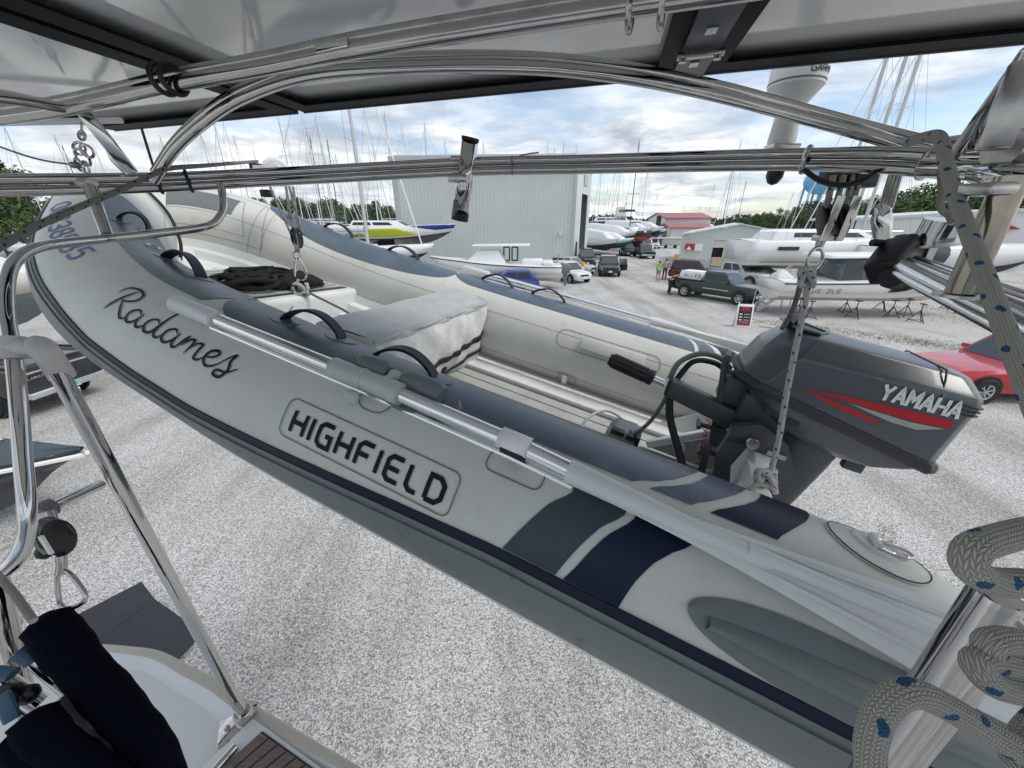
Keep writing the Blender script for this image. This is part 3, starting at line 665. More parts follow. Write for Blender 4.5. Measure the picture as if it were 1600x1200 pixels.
# ---------------------------------------------------------------- seat cover box
seat=thing('canvas_covered_box','pale grey canvas covered box with black zip bands across the dinghy floor','boat box',wl(.98,.7,-.17))
NL_,NR_,FR_,FL_=(1.133,.30,.10),(.882,.29,.112),(.846,1.05,.167),(1.02,1.06,.182)
rnd=random.Random(3)
def lerp(a,b,t): return tuple(a[i]+(b[i]-a[i])*t for i in range(3))
m=MB(); rows=[]
for i in range(19):
    u=i/18; a=lerp(NR_,FR_,u); b=lerp(NL_,FL_,u); r_=[]
    for j in range(9):
        v=j/8; p=lerp(a,b,v); z=.004*math.sin(u*17+v*5)+.006*math.sin(math.pi*v)*math.sin(math.pi*u)+rnd.uniform(-.0015,.0015)
        r_.append(wl(p[0],p[1],p[2]+z))
    rows.append([wl(a[0]-.026,a[1],a[2]-.022),wl(a[0]-.020,a[1],a[2]-.004)]+r_)
m.grid(rows); m.build('cushion_top','canvas_grey',seat,ang=180,sub=1)
def facept(u,v):        # stern facing side
    a=lerp(NR_,FR_,u); bz=-.172; y=a[1]; z=a[2]+(bz-a[2])*v
    fold=.007*math.sin(u*46+v*3+1.5*math.sin(u*9))*math.sin(math.pi*min(1,v*1.1))+.004*math.sin(u*23-v*11)
    bul=.035*max(0,math.sin(math.pi*v))**.7*(.5+.5*math.sin(math.pi*u)); sag=-.03*(v>.0)*v
    return wl(a[0]-bul-fold+.0-sag*.3-.012,y,z)
m=MB(); m.grid([[facept(i/60,j/24) for j in range(25)] for i in range(61)]); m.build('bag_side','canvas_white',seat,ang=180)
m=MB(); m.grid([[facept(i/60,-.01+j*.055/4)+(-fw*.004) for j in range(5)] for i in range(61)]); m.build('cushion_edge','canvas_grey',seat,ang=180,solid=.004)
def band(u0,v0,u1,v1,um,vm,wd=.04):
    m=MB(); r_=[]
    for k in range(31):
        t=k/30; u=(1-t)**2*u0+2*t*(1-t)*um+t*t*u1; v=(1-t)**2*v0+2*t*(1-t)*vm+t*t*v1
        r_.append([facept(u,v+d)-fw*.005 for d in(-wd,0,wd)])
    m.grid(r_); m.build('zip_band','strap_navy',seat,solid=.003,ang=180)
band(.28,.70,1,.50,.62,.64,.045); band(.56,.99,1,.78,.72,.80,.035)
m=MB(); m.box(wl(.835,.72,-.13),(.02,.03,.05),(fw,stb,up)); m.build('buckle','black_plastic',seat,bevel=.003)
m=MB(); m.grid([[wl(lerp(NL_,NR_,i/6)[0]-.028*i/6,.292,lerp(NL_,NR_,i/6)[2]-.27*j/3) for j in range(4)] for i in range(7)]); m.build('bag_end','canvas_white',seat)
m=MB(); m.grid([[wl(lerp(FL_,FR_,i/6)[0],1.05,lerp(FL_,FR_,i/6)[2]-.3*j/3) for j in range(4)] for i in range(7)]); m.build('bag_end','canvas_white',seat)
m=MB(); m.grid([[wl(lerp(NL_,FL_,i/8)[0],lerp(NL_,FL_,i/8)[1],lerp(NL_,FL_,i/8)[2]-.28*j/3) for j in range(4)] for i in range(9)]); m.build('bag_side','canvas_white',seat)
m=MB(); m.tube([wl(1.16,.30,.07),wl(1.02,.265,.085),wl(.90,.27,.08),wl(.87,.30,.07)],.008,8,smooth=6); m.build('zip_band','strap_navy',seat)
# black rope and net heap on the locker
heap=thing('black_rope_heap','tangled heap of black mooring line and netting lying on the bow locker','rope',wl(1.9,.65,TZ+.01))
m=MB(); rr=random.Random(11)
for q in range(9):
    c=(1.86+rr.uniform(-.08,.12),.55+rr.uniform(-.12,.16)); P=[]
    for k in range(12):
        a=k*.9+q; P.append(wl(c[0]+rr.uniform(.03,.10)*math.cos(a),c[1]+rr.uniform(.06,.16)*math.sin(a),TZ+.02+rr.uniform(0,.05)))
    m.tube(P,.011,7,smooth=4)
m.build('loose_line','rope_black',heap)
m=MB(); rg=[]
for i in range(13):
    a=i/12; rr_=.010+.075*max(0,math.sin(math.pi*a))**.6; rg.append([wl(1.76+.075*math.cos(k*.5236)*max(0,math.sin(math.pi*a))**.5+rr.uniform(-.012,.012),.62+.30*a-.03,TZ+.012+max(0,(.5+.5*math.sin(k*.5236))*rr_*.8)+rr.uniform(-.004,.004)) for k in range(12)])
m.loft(rg); m.build('net_bundle','bag_black',heap)
# ---------------------------------------------------------------- oars
def oar(nm,lab,fn,far=False):
    t=thing(nm,lab,'oar',fn(.9,118,.03),None)
    P=lambda s,off=.03,th=None:fn(s,(117.5 if th is None else th),off)
    m=MB(); m.tube([P(1.545,.028,120.5),P(1.53,.028,120.4),P(1.37,.028,118.5)],lambda q:.011+.012*min(1,q*6),16); m.build('handle_grip','oar_plastic',t)
    m=MB(); m.tube([P(1.40,.028,118.7),P(.9,.028,115.8),P(.541,.028,117),P(.39,.03,119.5)],.0165,18); m.build('shaft','anodised',t)
    m=MB(); m.tube([P(1.40,-.001,121.5),P(.9,-.003,119.2),P(.541,-.003,120.5),P(.41,-.002,122.5)],.009,10); m.build('shaft_reflection','anodised',t)  # added thin rod, standing for the shaft's reflected double line
    m=MB(); m.tube([P(.425,.03,119.4),P(.30,.034,121.2),P(.22,.035,122),P(.10,.032,122.4)],lambda q:.0215-.009*q,16); m.build('blade_socket','oar_plastic',t)
    m=MB(); top=[];bot=[]
    def prof(u,v):   # v -1..1 across
        ridge=.0075*math.exp(-((abs(v)-.55)/.035)**2)*min(1,max(0,(u-.42)/.05))+.012*math.exp(-(v/.11)**2)*min(1,max(0,(u-.3)/.1))
        return ridge
    rows=[];rows2=[]
    for i in range(40):
        u=i/39; s=.40-.66*u; wdt=3.2+ 13.0*max(0,1-math.cos(min(1,u/.8)*math.pi/2))**.9; th=121.2+1.5*u; 
        rows.append([fn(s-.03*abs(v)*u,th+v*wdt*(1.0 if v>0 else .78),.033+prof(u,v)-.006*v*v) for v in np.linspace(-1,1,67)])
    m.grid(rows); m.build('blade','oar_plastic',t,ang=180,solid=.005)
    def bl(u,v,o_):
        s=.40-.66*u; wdt=3.2+13.0*max(0,1-math.cos(min(1,u/.8)*math.pi/2))**.9; return fn(s-.03*abs(v)*u,121.2+1.5*u+v*wdt*(1.0 if v>0 else .78),o_-.006*v*v)
    for v in(-.56,.56):
        m=MB(); m.tube([bl(u,v,.0365) for u in np.linspace(.46,.99,24)],lambda q:.0045*min(1,.25+q*8,.25+(1-q)*10),8); m.build('blade_rib','oar_plastic',t)
    m=MB(); m.tube([bl(u,0,.037-.002*u) for u in np.linspace(.40,1.0,24)],lambda q:.0125-.0045*q,12); m.build('blade_spine','oar_plastic',t)
    return t
near_oar=oar('oar','silver shafted oar with light grey plastic blade strapped on the near tube',lambda s,t,o:surf(s,t,o) if s>0 else (surf(0,t,o)+(surf(0,t,o)-surf(.1,t,o)).normalized()*(-s)))
# clamp, oarlock and strap on the near oar
t=near_oar
m=MB(); m.tube([surf(.985,116.2,.028),surf(.80,116.0,.028)],lambda q:.0225,16); m.build('clamp_sleeve','grey_plastic_light',t)
for a,b,r_ in((.905,.895,.0245),(.825,.80,.0245)):
    m=MB(); m.tube([surf(a,116.1,.028),surf(b,116.1,.028)],r_,16); m.build('clamp_band','grey_plastic_light',t)
m=MB(); m.ball(surf(.895,127.5,.026),.016,12); m.build('clamp_knob','grey_plastic_light',t)
ol=thing('oarlock','dark grey rubber rowlock block glued on the near tube top, holding the oar','oarlock',surf(.86,103,0))
m=MB(); rg=[]
for rr_,of in((1,.001),(.93,.008),(.0,.009)): rg.append([surf(.80+.12*rr_*math.cos(a),107+.055*rr_*math.sin(a)*KD,of) for a in np.linspace(0,2*math.pi,25)[:-1]])
m.loft(rg,cap=False); m.build('base_pad','grey_plastic',ol)
for a,b in((.945,.865),(.825,.725)):
    m=MB(); m.tube([surf(a,106,.026),surf(a-.012,106.2,.028),surf(b+.012,106.6,.028),surf(b,106.8,.026)],lambda q:.018+.008*math.sin(math.pi*min(1,max(0,q))) ,14); m.build('roller','grey_plastic',ol)
m=MB(); m.tube([surf(.86,106.3,.026),surf(.825,106.5,.026)],.013,12); m.build('pin','grey_plastic_light',ol)
m=MB(); m.tube([surf(.845,106.5,.028),surf(.85,113.5,.034)],.012,12); m.build('pin','grey_plastic_light',ol)
st_=thing('oar_strap','white and black hook and loop strap round the near oar shaft','strap',surf(.54,117,.03))
def wrap(s0,s1,a0,a1,rad,mat,nm,th=117.2):
    m=MB(); rows=[]
    for s in(s0,s1):
        c=surf(s,th,.028); o_=(surf(s,th,.1)-surf(s,th,0)).normalized(); d_=(surf(s,th+6,.0)-surf(s,th,0)).normalized()
        rows.append([c+o_*(rad*math.cos(R(a)))+d_*(rad*math.sin(R(a))) for a in np.linspace(a0,a1,15)])
    m.grid(rows); m.build(nm,mat,st_,solid=.0025)
wrap(.565,.505,-60,75,.021,'sticker_white','strap_top'); wrap(.555,.508,70,170,.0225,'strap_navy','strap_tail')
far_oar=oar('oar','white oar lying along the outer side of the far dinghy tube',lambda s,t,o:surf(TL-max(s,.0),t+2,o+.02) if s>0 else surf(TL,t+2,o+.02)+(surf(TL,t+2,o)-surf(TL-.1,t+2,o)).normalized()*(-s))
# ---------------------------------------------------------------- outboard motor
ob=thing('outboard_motor','dark grey outboard motor with red stripe and white YAMAHA lettering on the dinghy stern','outboard motor',wl(-.45,.64,.1))
EY=.64
def ering(xf,xb,hw,zf,zb,n=1,cf=.05,cb=.03,ey=EY):
    P=[]
    for (cx_,sy,c,st) in((xf,-1,cf,0),(xf,1,cf,1),(xb,1,cb,2),(xb,-1,cb,3)):
        for k in range(n+1):
            a=math.pi/2*k/n
            if st==0: x=cx_-c+c*math.sin(a); y=-hw+c-c*math.cos(a)
            elif st==1: x=cx_-c+c*math.cos(a); y=hw-c+c*math.sin(a)
            elif st==2: x=cx_+c-c*math.sin(a); y=hw-c+c*math.cos(a)
            else: x=cx_+c-c*math.cos(a); y=-hw+c-c*math.sin(a)
            u=(x-xb)/(xf-xb); P.append(wl(x,ey+y,zb+(zf-zb)*u))
    return P
pan=[ering(-.44,-.60,.075,.150,.135),ering(-.37,-.665,.105,.185,.150),ering(-.30,-.715,.128,.245,.180),ering(-.262,-.735,.139,.288,.20)]
m=MB(); m.loft(pan); m.build('bottom_cowl','cowl_grey',ob,ang=28,bevel=.006)
m=MB(); m.loft([ering(-.246,-.748,.145,.283,.192),ering(-.240,-.752,.1485,.290,.200),ering(-.240,-.752,.1485,.300,.212),ering(-.246,-.748,.145,.309,.221)]); m.build('cowl_seal','cowl_dark',ob)
cw=[ering(-.252,-.742,.1415,.306,.218),ering(-.258,-.742,.1415,.33,.26,cf=.06),ering(-.280,-.742,.1405,.392,.396,cf=.07,cb=.022),ering(-.288,-.740,.136,.405,.408,cf=.07,cb=.022),ering(-.318,-.722,.100,.444,.440,cf=.06,cb=.03),ering(-.328,-.715,.092,.449,.445,cf=.055,cb=.03),ering(-.36,-.69,.06,.455,.45,cf=.03,cb=.03)]
m=MB(); m.loft(cw); cowl=m.build('top_cowl','cowl_grey',ob,ang=28,bevel=.007)
m=MB(); m.loft([ering(-.64,-.747,.143,.30,.30,cf=.02),ering(-.64,-.7465,.142,.36,.36,cf=.02)]); 
# rear cap line and louvres
for z in(.365,.375,.385):
    m=MB(); m.loft([ering(-.66,-.7455,.1430,z,z,cf=.012,cb=.02),ering(-.66,-.7455,.1430,z+.004,z+.004,cf=.012,cb=.02)]); m.build('louvre','cowl_dark',ob)
m=MB(); P=[]
for x,y,z in((-.652,EY-.1425,.395),(-.652,EY-.136,.40),(-.652,EY-.118,.43),(-.652,EY-.10,.451),(-.652,EY+.10,.4515),(-.652,EY+.14,.40)): P.append(wl(x,y,z))
m.tube(P,.0022,6); m.build('cap_line','groove_dark',ob)
# pull handle recess
m=MB(); rec=[(-.315,.585),(-.315,.695),(-.385,.715),(-.425,.64),(-.385,.565)]
m.loft([[wl(x,y,.4535) for x,y in rec],[wl(x,y,.456) for x,y in rec]]); m.build('recess','cowl_dark',ob,smooth=False)
m=MB(); m.tube([wl(x,y,.4575) for x,y in rec],.004,8,closed=True); m.build('recess_rim','cowl_grey',ob)
m=MB(); m.tube([wl(-.31,.575,.462),wl(-.325,.61,.475),wl(-.345,.65,.475),wl(-.355,.685,.462)],.0105,10,smooth=6); m.build('pull_handle','rubber_black',ob)
# side graphics
def sd_(u,v): return wl(-u,EY-.1432+.0,v)       # u = distance aft, v = height
def poly(name,mat,pts,lift=0):
    m=MB(); m.prism([wl(-u,EY-.1428-lift,v) for u,v in pts],-stb*.0006); m.build(name,mat,ob,smooth=False)
poly('red_stripe','sticker_red',[(.395,.320),(.47,.330),(.56,.337),(.70,.346),(.705,.325),(.63,.318),(.56,.318),(.48,.321)])
poly('silver_stripe','sticker_silver',[(.50,.3165),(.56,.315),(.63,.3145),(.695,.3215),(.65,.300),(.60,.300),(.55,.307)],.0002)
poly('red_stripe','sticker_red',[(.395,.316),(.44,.314),(.50,.306),(.56,.296),(.585,.288),(.56,.286),(.50,.293),(.44,.305)])
m=MB(); text(m,'YAMAHA',0,0,.040,.0200,.0068,.0074,lambda u,v:wl(-.548-u,EY-.1436,.348+v+u*.03),-.08,.004); m.build('brand_lettering','sticker_white',ob,smooth=False)
for z,x0,x1 in((.232,-.34,-.385),(.222,-.40,-.43)):
    m=MB(); m.box(wl((x0+x1)/2,EY-.1255,z),(abs(x1-x0),.004,.03),(fw,stb,up)); m.build('label_plate','cowl_dark',ob)
# bracket, clamp, tiller
m=MB(); m.prism([wl(x,.50,z) for x,z in((-.28,.15),(-.345,.185),(-.43,.15),(-.49,.06),(-.50,-.06),(-.455,-.06),(-.445,.03),(-.405,.09),(-.345,.115),(-.285,.10))],stb*.028); m.build('clamp_bracket','leg_grey',ob,smooth=False)
m=MB(); m.prism([wl(x,.75,z) for x,z in((-.28,.15),(-.345,.185),(-.43,.15),(-.49,.06),(-.50,-.06),(-.455,-.06),(-.445,.03),(-.405,.09),(-.345,.115),(-.285,.10))],stb*.028); m.build('clamp_bracket','leg_grey',ob,smooth=False)
for y in(.50,.75): m=MB(); m.prism([wl(x,y,z) for x,z in((-.345,.125),(-.285,.125),(-.275,.05),(-.30,-.05),(-.345,-.03),(-.325,.03))],stb*.028); m.build('clamp_hook','leg_grey',ob,smooth=False)
m=MB(); m.lathe([(0,0),(.018,0),(.02,.004),(.02,.012),(.016,.018),(0,.018)],wl(-.345,.50,.125),-stb); m.build('pivot_bolt','stainless_dull',ob)
m=MB(); m.box(wl(-.415,.497,.112),(.05,.004,.014),(fw,stb,up)); m.build('rating_plate','stainless_dull',ob)
for y in(.54,.74):
    m=MB(); m.tube([wl(-.33,y,.03),wl(-.24,y,.03)],.009,10); m.tube([wl(-.235,y-.03,.028),wl(-.235,y+.03,.032)],.008,10); m.build('clamp_screw','leg_grey',ob)
m=MB(); m.box(wl(-.36,.64,.20),(.14,.16,.09),(fw,stb,up)); m.build('swivel_block','leg_grey',ob,bevel=.012)
m=MB(); m.bar(wl(-.08,.600,.178),wl(-.34,.600,.135),.055,.060,up); m.build('tiller_arm','leg_grey',ob,bevel=.008)
m=MB(); m.lathe([(0,0),(.019,0),(.023,.01),(.0235,.135),(.026,.14),(.026,.155),(.016,.158),(0,.158)],wl(.125,.600,.205),(wl(-.08,.6,.18)-wl(.125,.6,.205))); m.build('throttle_grip','rubber_black',ob)
m=MB(); 
for k in range(10):
    a=2*math.pi*k/10; ax=(wl(-.08,.6,.18)-wl(.125,.6,.205)).normalized(); x_=stb; y_=ax.cross(x_)
    p0=wl(.125,.6,.205)+ax*.012+(x_*math.cos(a)+y_*math.sin(a))*.0232; m.tube([p0,p0+ax*.12],.0026,5)
m.build('grip_ribs','rubber_black',ob)
m=MB(); m.lathe([(0,0),(.012,0),(.012,.04),(0,.04)],wl(-.03,.6,.186),(wl(-.08,.6,.18)-wl(.125,.6,.205))); m.build('tiller_shaft','chrome',ob)
m=MB(); m.box(wl(-.082,.6,.179),(.008,.056,.054),(fw,stb,up)); m.build('tiller_collar','rubber_black',ob)
m=MB(); m.tube([wl(-.25,.60,.16),wl(-.235,.60,.20),wl(-.222,.60,.25),wl(-.212,.60,.29),wl(-.208,.60,.325)],lambda q:.012-.003*math.sin(q*3),10,smooth=4); m.tube([wl(-.205,.575,.325),wl(-.215,.63,.330)],.010,8); m.build('shift_lever','leg_grey',ob)
m=MB(); m.box(wl(-.265,.64,.225),(.07,.10,.09),(fw,stb,up)); m.build('linkage_box','leg_grey',ob,bevel=.01)
for i,P in enumerate([[wl(-.24,.66,.275),wl(-.20,.66,.30),wl(-.14,.66,.295),wl(-.09,.65,.25),wl(-.08,.64,.19)],[wl(-.24,.68,.26),wl(-.19,.68,.275),wl(-.13,.67,.26),wl(-.10,.64,.19)]]):
    m=MB(); m.tube(P,.0095,8,smooth=6); m.build('control_cable',['grey_plastic','rubber_black'][i],ob)
m=MB(); m.tube([wl(-.095,.60,.155),wl(-.12,.56,.09),wl(-.17,.52,.02),wl(-.21,.48,-.03),wl(-.25,.42,-.05)],.0125,10,smooth=6,flat=.7); m.build('fuel_hose','rubber_black',ob)
m=MB(); m.tube([wl(-.092,.61,.155),wl(-.085,.63,.08),wl(-.07,.66,.0),wl(-.03,.68,-.09),wl(.01,.70,-.16)],.0075,8,smooth=6); m.build('fuel_hose','grey_plastic',ob)
m=MB(); P=[]
for k in range(91):
    q=k/90; c=Vector(wl(-.225,.56,.125))*(1-q)+Vector(wl(-.245,.50,-.02))*q; a=q*2*math.pi*9; P.append(c+fw*(.007*math.cos(a))+stb*(.007*math.sin(a)))
m.tube(P,.0018,5); m.build('kill_cord','sticker_red',ob)
m=MB(); m.bar(wl(-.245,.51,.07),wl(-.255,.47,-.02),.02,.006,up); m.build('cord_clip','black_plastic',ob)
for (u0,v0,u1,v1) in((.655,.405,.652,.385),(.625,.372,.645,.368),(.648,.366,.668,.364),(.52,.398,.535,.395),(.44,.280,.45,.279)):
    m=MB(); ribbon(m,[(u0,v0),((u0+u1)/2+.001,(v0+v1)/2),(u1,v1)],.0009,lambda u,v:wl(-u,EY-.1432,v),.004,lambda q:.4+.8*math.sin(3.1*q)); m.build('scratch','sticker_silver',ob,smooth=False)
# leg
def legring(x0,x1,hw,z,n=10): 
    cx_=(x0+x1)/2; rx=abs(x1-x0)/2; return [wl(cx_+rx*math.copysign(abs(math.cos(a))**.6,math.cos(a)),EY+hw*math.copysign(abs(math.sin(a))**.8,math.sin(a)),z) for a in np.linspace(0,2*math.pi,25)[:-1]]
m=MB(); m.loft([legring(-.44,-.60,.065,.17),legring(-.43,-.59,.06,.08),legring(-.42,-.56,.052,-.10),legring(-.42,-.55,.045,-.25),legring(-.40,-.57,.05,-.36)]); m.build('drive_leg','leg_grey',ob,ang=60)
m=MB(); m.prism([wl(x,y,-.38) for x,y in((-.38,.62),(-.38,.66),(-.48,.72),(-.68,.71),(-.68,.57),(-.48,.56))],up*.014); m.build('cavitation_plate','leg_grey',ob)
m=MB(); m.loft([legring(-.42,-.56,.028,-.37),legring(-.43,-.55,.024,-.46)]); m.lathe([(0,0),(.02,.02),(.036,.07),(.04,.15),(.03,.22),(.015,.24)],wl(-.36,EY,-.47),-fw); m.prism([wl(-.44,EY-.005,-.50),wl(-.56,EY-.005,-.50),wl(-.56,EY-.005,-.62),wl(-.52,EY-.005,-.63)],stb*.01); m.build('gear_case','leg_grey',ob)
m=MB()
for k in range(3):
    a=2*math.pi*k/3; rg=[]
    for q in range(6):
        r_=.03+.02*q; w_=.045*math.sin(math.pi*(q+.8)/6.2); d=up*math.cos(a)+stb*math.sin(a); e_=d.cross(fw); c=wl(-.61,EY,-.47)+d*r_
        rg.append([c+(e_*.8+fw*.5)*w_,c-(e_*.8+fw*.5)*w_])
    m.grid(rg)
m.lathe([(0,0),(.03,0),(.024,.07),(0,.08)],wl(-.60,EY,-.47),-fw); m.build('propeller','alloy_dull',ob,solid=.004)
m=MB(); m.box(wl(-.63,.60,.12),(.05,.03,.03),(fw,stb,up)); m.build('tilt_stop','leg_grey',ob,bevel=.005)
# ================================================================= OWN BOAT: panels, arch, rails, deck
PZH=H+.35
def PZ(x,y,dz=0): return G(x,y,PZH+dz)
def xy0(v): return Vector((v.x,v.y,0))
pA=PZ(178,204); pE=PZ(1600,67); ev=(pE-pA); ev.z=0; ev.normalize(); pv=Vector((-.235,-.972,0)).normalized()
s1=(PZ(470,176)-pA).dot(ev); s2=(PZ(1072,118)-pA).dot(ev)
def solar(a,b,lab):
    o=pA+ev*a; t=thing('solar_panel',lab,'solar panel',o,'solar panels over the stern arch')
    dep=1.75; w_=b-a
    def at_(u,v,z): return o+ev*u+pv*v+Vector((0,0,z))
    fw_=.066
    def fr(u0,v0,u1,v1):
        m=MB(); m.prism([at_(u0,v0,0),at_(u1,v0,0),at_(u1,v1,0),at_(u0,v1,0)],(0,0,.005)); return m
    m=MB(); m.prism([at_(.003,.003,.026),at_(w_-.003,.003,.026),at_(w_-.003,dep-.003,.026),at_(.003,dep-.003,.026)],(0,0,.006)); m.build('back_sheet','panel_back',t,smooth=False)
    for (u0,v0,u1,v1) in((0,0,w_,fw_),(0,dep-fw_,w_,dep),(0,fw_,fw_,dep-fw_),(w_-fw_,fw_,w_,dep-fw_)):
        f_=fr(u0,v0,u1,v1).build('frame_flange','panel_frame',t,smooth=False)
    for (a_,b_) in(((0,0),(w_,0)),((0,dep),(w_,dep)),((0,0),(0,dep)),((w_,0),(w_,dep))):
        m=MB(); m.bar(at_(a_[0],a_[1],.0205),at_(b_[0],b_[1],.0205),.002,.031); m.build('frame_side','panel_frame',t,smooth=False)
    m=MB(); m.bar(at_(0,-.003,.003),at_(w_,-.003,.003),.004,.012); m.build('edge_lip','panel_edge',t,smooth=False)
    m=MB(); m.box(at_(w_*.5,1.2,.018),(.09,.12,.016),(ev,pv,Vector((0,0,1)))); m.build('junction_box','black_plastic',t)
    return t
solar(0,s1-.012,'white backed solar panel in a dark frame at the upper left corner, leftmost of three'); solar(s1+.012,s2-.012,'middle solar panel overhead, widest expanse of glossy white back sheet'); solar(s2+.012,s2+1.25,'solar panel overhead at the upper right, beyond the bolted grey bracket')
jb=thing('panel_bracket','grey bolted joint bracket between the middle and right solar panels','bracket',PZ(1035,60,-.004))
m=MB(); b_=pA+ev*s2; 
def bp(u,v,z): return b_+ev*u+pv*v+Vector((0,0,z))
m.box(bp(0,.24,-.006),(.075,.42,.008),(ev,pv,Vector((0,0,1)))); m.build('plate','bracket_grey',jb,bevel=.001)
m=MB(); m.box(bp(0,.20,-.018),(.095,.018,.012),(ev,pv,Vector((0,0,1)))); m.build('cross_clamp','stainless_dull',jb,bevel=.002)
for u in(-.035,.035):
    m=MB(); m.lathe([(0,0),(.008,0),(.008,.006),(0,.006)],bp(u,.20,-.024),(0,0,-1)); m.build('bolt','stainless_dull',jb)
for v in (.12,.30):
    m=MB(); m.box(bp(0,v,-.0115),(.02,.03,.004),(ev,pv,Vector((0,0,1)))); m.build('weld_mark','stainless_dull',jb)
def PX(*a): return [W(*p) for p in a]
arch=thing('stern_arch','polished stainless tube arch and twin cross rails spanning above the dinghy','tube arch',W(800,255,1.1))
RT=.0125
railA=PX((-60,281,.88),(0,280,.91),(245,277,1.08),(435,268.5,1.17),(730,253,1.15),(900,249,1.11),(1150,242,1.0),(1262,240,.92),(1380,239,.80),(1480,243,.70),(1600,247,.62),(1700,250,.57))
railB=[p-Vector((0,0,.0255)) for p in railA]
m=MB(); m.tube(railA,RT,16,smooth=8); m.build('cross_rail','stainless',arch)
m=MB(); m.tube(railB,RT,16,smooth=8); m.build('cross_rail','stainless',arch)
a1=PX((243,270,1.04),(275,222,1.0),(320,180,.95),(380,140,.90),(480,105,.85),(620,92,.82),(800,90,.80),(950,103,.82),(1100,131,.85),(1250,170,.88),(1380,205,.85),(1462,226,.78))
a2=[p+Vector((.0,-.014,-.0205)) for p in a1]
m=MB(); m.tube(a1,RT,16,smooth=8); m.build('arch_tube','stainless_clean',arch)
m=MB(); m.tube(a2,RT*.95,16,smooth=8); m.build('arch_tube','stainless_clean',arch)
u1=PX((-40,190,.98),(100,170,.93),(270,132,.85),(420,105,.79),(560,77,.72),(800,38,.655),(1090,-6,.585),(1250,-30,.55))
m=MB(); m.tube(u1,.015,18,smooth=8); m.build('upper_tube','stainless',arch)
m=MB(); m.tube([p+Vector((0,.012,.021)) for p in u1],.011,14,smooth=8); m.build('upper_tube','stainless_dull',arch)  # added thinner tube, standing for the dark reflection strip on the upper tube
for (x,y,t) in((256,118,.84),(272,118,.84),(985,8,.62),(1035,2,.61)):
    m=MB(); c=W(x,y+6,t); d=(u1[4]-u1[3]).normalized(); x_=Vector((0,0,1)); y_=d.cross(x_)
    m.tube([c+(x_*math.cos(R(a))+y_*math.sin(R(a)))*.027*(1 if abs(a)<95 else 1) for a in range(-180,181,20)],.0055,8); m.build('clamp_ring','stainless_dull' if x>900 else 'black_plastic',arch)
m=MB(); m.box(W(520,72,.72),(.075,.012,.016),((u1[4]-u1[3]).normalized(),Vector((0,0,1)).cross((u1[4]-u1[3]).normalized()),Vector((0,0,1)))); m.build('clamp_plate','stainless_clean',arch,bevel=.002)
# left strut (flat polished bar) and small tubes
a,b=W(121,163,.93),W(207,271,1.02); m=MB(); m.bar(a,b,.030,.012,Vector((.3,-1,.3))); m.build('flat_strut','stainless_clean',arch,bevel=.003)
m=MB(); m.tube(PX((-30,150,.80),(40,158,.86),(100,168,.92),(121,163,.93)),.011,12,smooth=6); m.build('strut_tube','stainless_clean',arch)
m=MB(); m.tube([b+Vector((-.012,0,.004)),b+Vector((-.03,-.004,.03)),b+Vector((-.033,-.004,.05))],.010,10,smooth=4); m.build('strut_foot','stainless_clean',arch)
# right corner: broad polished bar, plate and clamps
a,b=W(1625,65,.50),W(1500,238,.62); m=MB(); m.bar(a,b,.045,.016,Vector((.2,-1,.2))); m.build('flat_strut','stainless_clean',arch,bevel=.004)
m=MB(); m.box(W(1592,165,.50),(.05,.012,.10),(Vector((.8,-.6,0)),Vector((.6,.8,0)),Vector((0,0,1)))); m.build('gusset_plate','stainless_dull',arch,bevel=.005)
for i,P in enumerate([((1440,262,.66),(1520,262,.6),(1620,262,.5)),((1480,228,.64),(1560,218,.58),(1640,205,.5)),((1530,270,.56),(1570,275,.5),(1640,285,.46))]):
    m=MB(); m.tube(PX(*P),.0145,14,smooth=6); m.build('corner_tube','stainless_clean',arch)
m=MB(); m.lathe([(0,0),(.024,0),(.026,.01),(.024,.045),(.018,.05),(0,.05)],W(1565,232,.52),(.9,.1,.05)); m.build('tube_clamp','stainless_dull',arch)
m=MB(); m.box(W(1560,296,.46),(.06,.04,.014),(Vector((1,0,0)),Vector((0,1,0)),Vector((0,0,1)))); m.build('clamp_foot','stainless_dull',arch,bevel=.003)
pb_=W(1583,275,.45)
m=MB(); m.tube([pb_,Vector((pb_.x,pb_.y,W(1512,458,.50).z))],.0155,20); m.build('post','stainless_brown_reflection',arch)
m=MB(); m.tube([pb_+Vector((.03,.03,0)),Vector((pb_.x+.03,pb_.y+.03,W(1512,440,.50).z))],.012,18); m.build('post','stainless_brown_reflection',arch)
m=MB(); m.lathe([(0,0),(.026,0),(.026,.004),(0,.004)],Vector((pb_.x,pb_.y,W(1512,460,.50).z)),(0,0,-1)); m.build('post_foot','stainless_dull',arch)
# zip tie and clamp wraps on the cross rail
def ringon(x,y,t,r_,mat,nm,par,wd=.004,ax=None):
    c=W(x,y,t); q_=cr(railA,8); i_=min(range(1,len(q_)),key=lambda i:(q_[i]-Vector((0,0,.013))-c).length); c=q_[i_]-Vector((0,0,.0128)); ax=(q_[i_]-q_[i_-1])+(ax*.004 if ax else Vector((0,0,0))); ax=ax.normalized(); x_=Vector((0,0,1)); x_=(x_-ax*x_.dot(ax)).normalized(); y_=ax.cross(x_)
    m=MB(); m.tube([c+x_*(r_*1.62*math.cos(a))+y_*(r_*.92*math.sin(a)) for a in np.linspace(0,2*math.pi,22)[:-1]],wd,8,closed=True); return m.build(nm,mat,par)
ringon(1262,247,.915,.0165,'stainless_dull','rail_clamp',arch,.006); ringon(808,257,1.13,.0155,'wire','wire_tie',arch,.0022,Vector((1,.25,.03))); ringon(803,257,1.13,.0155,'wire','wire_tie',arch,.002,Vector((1,-.25,.03)))
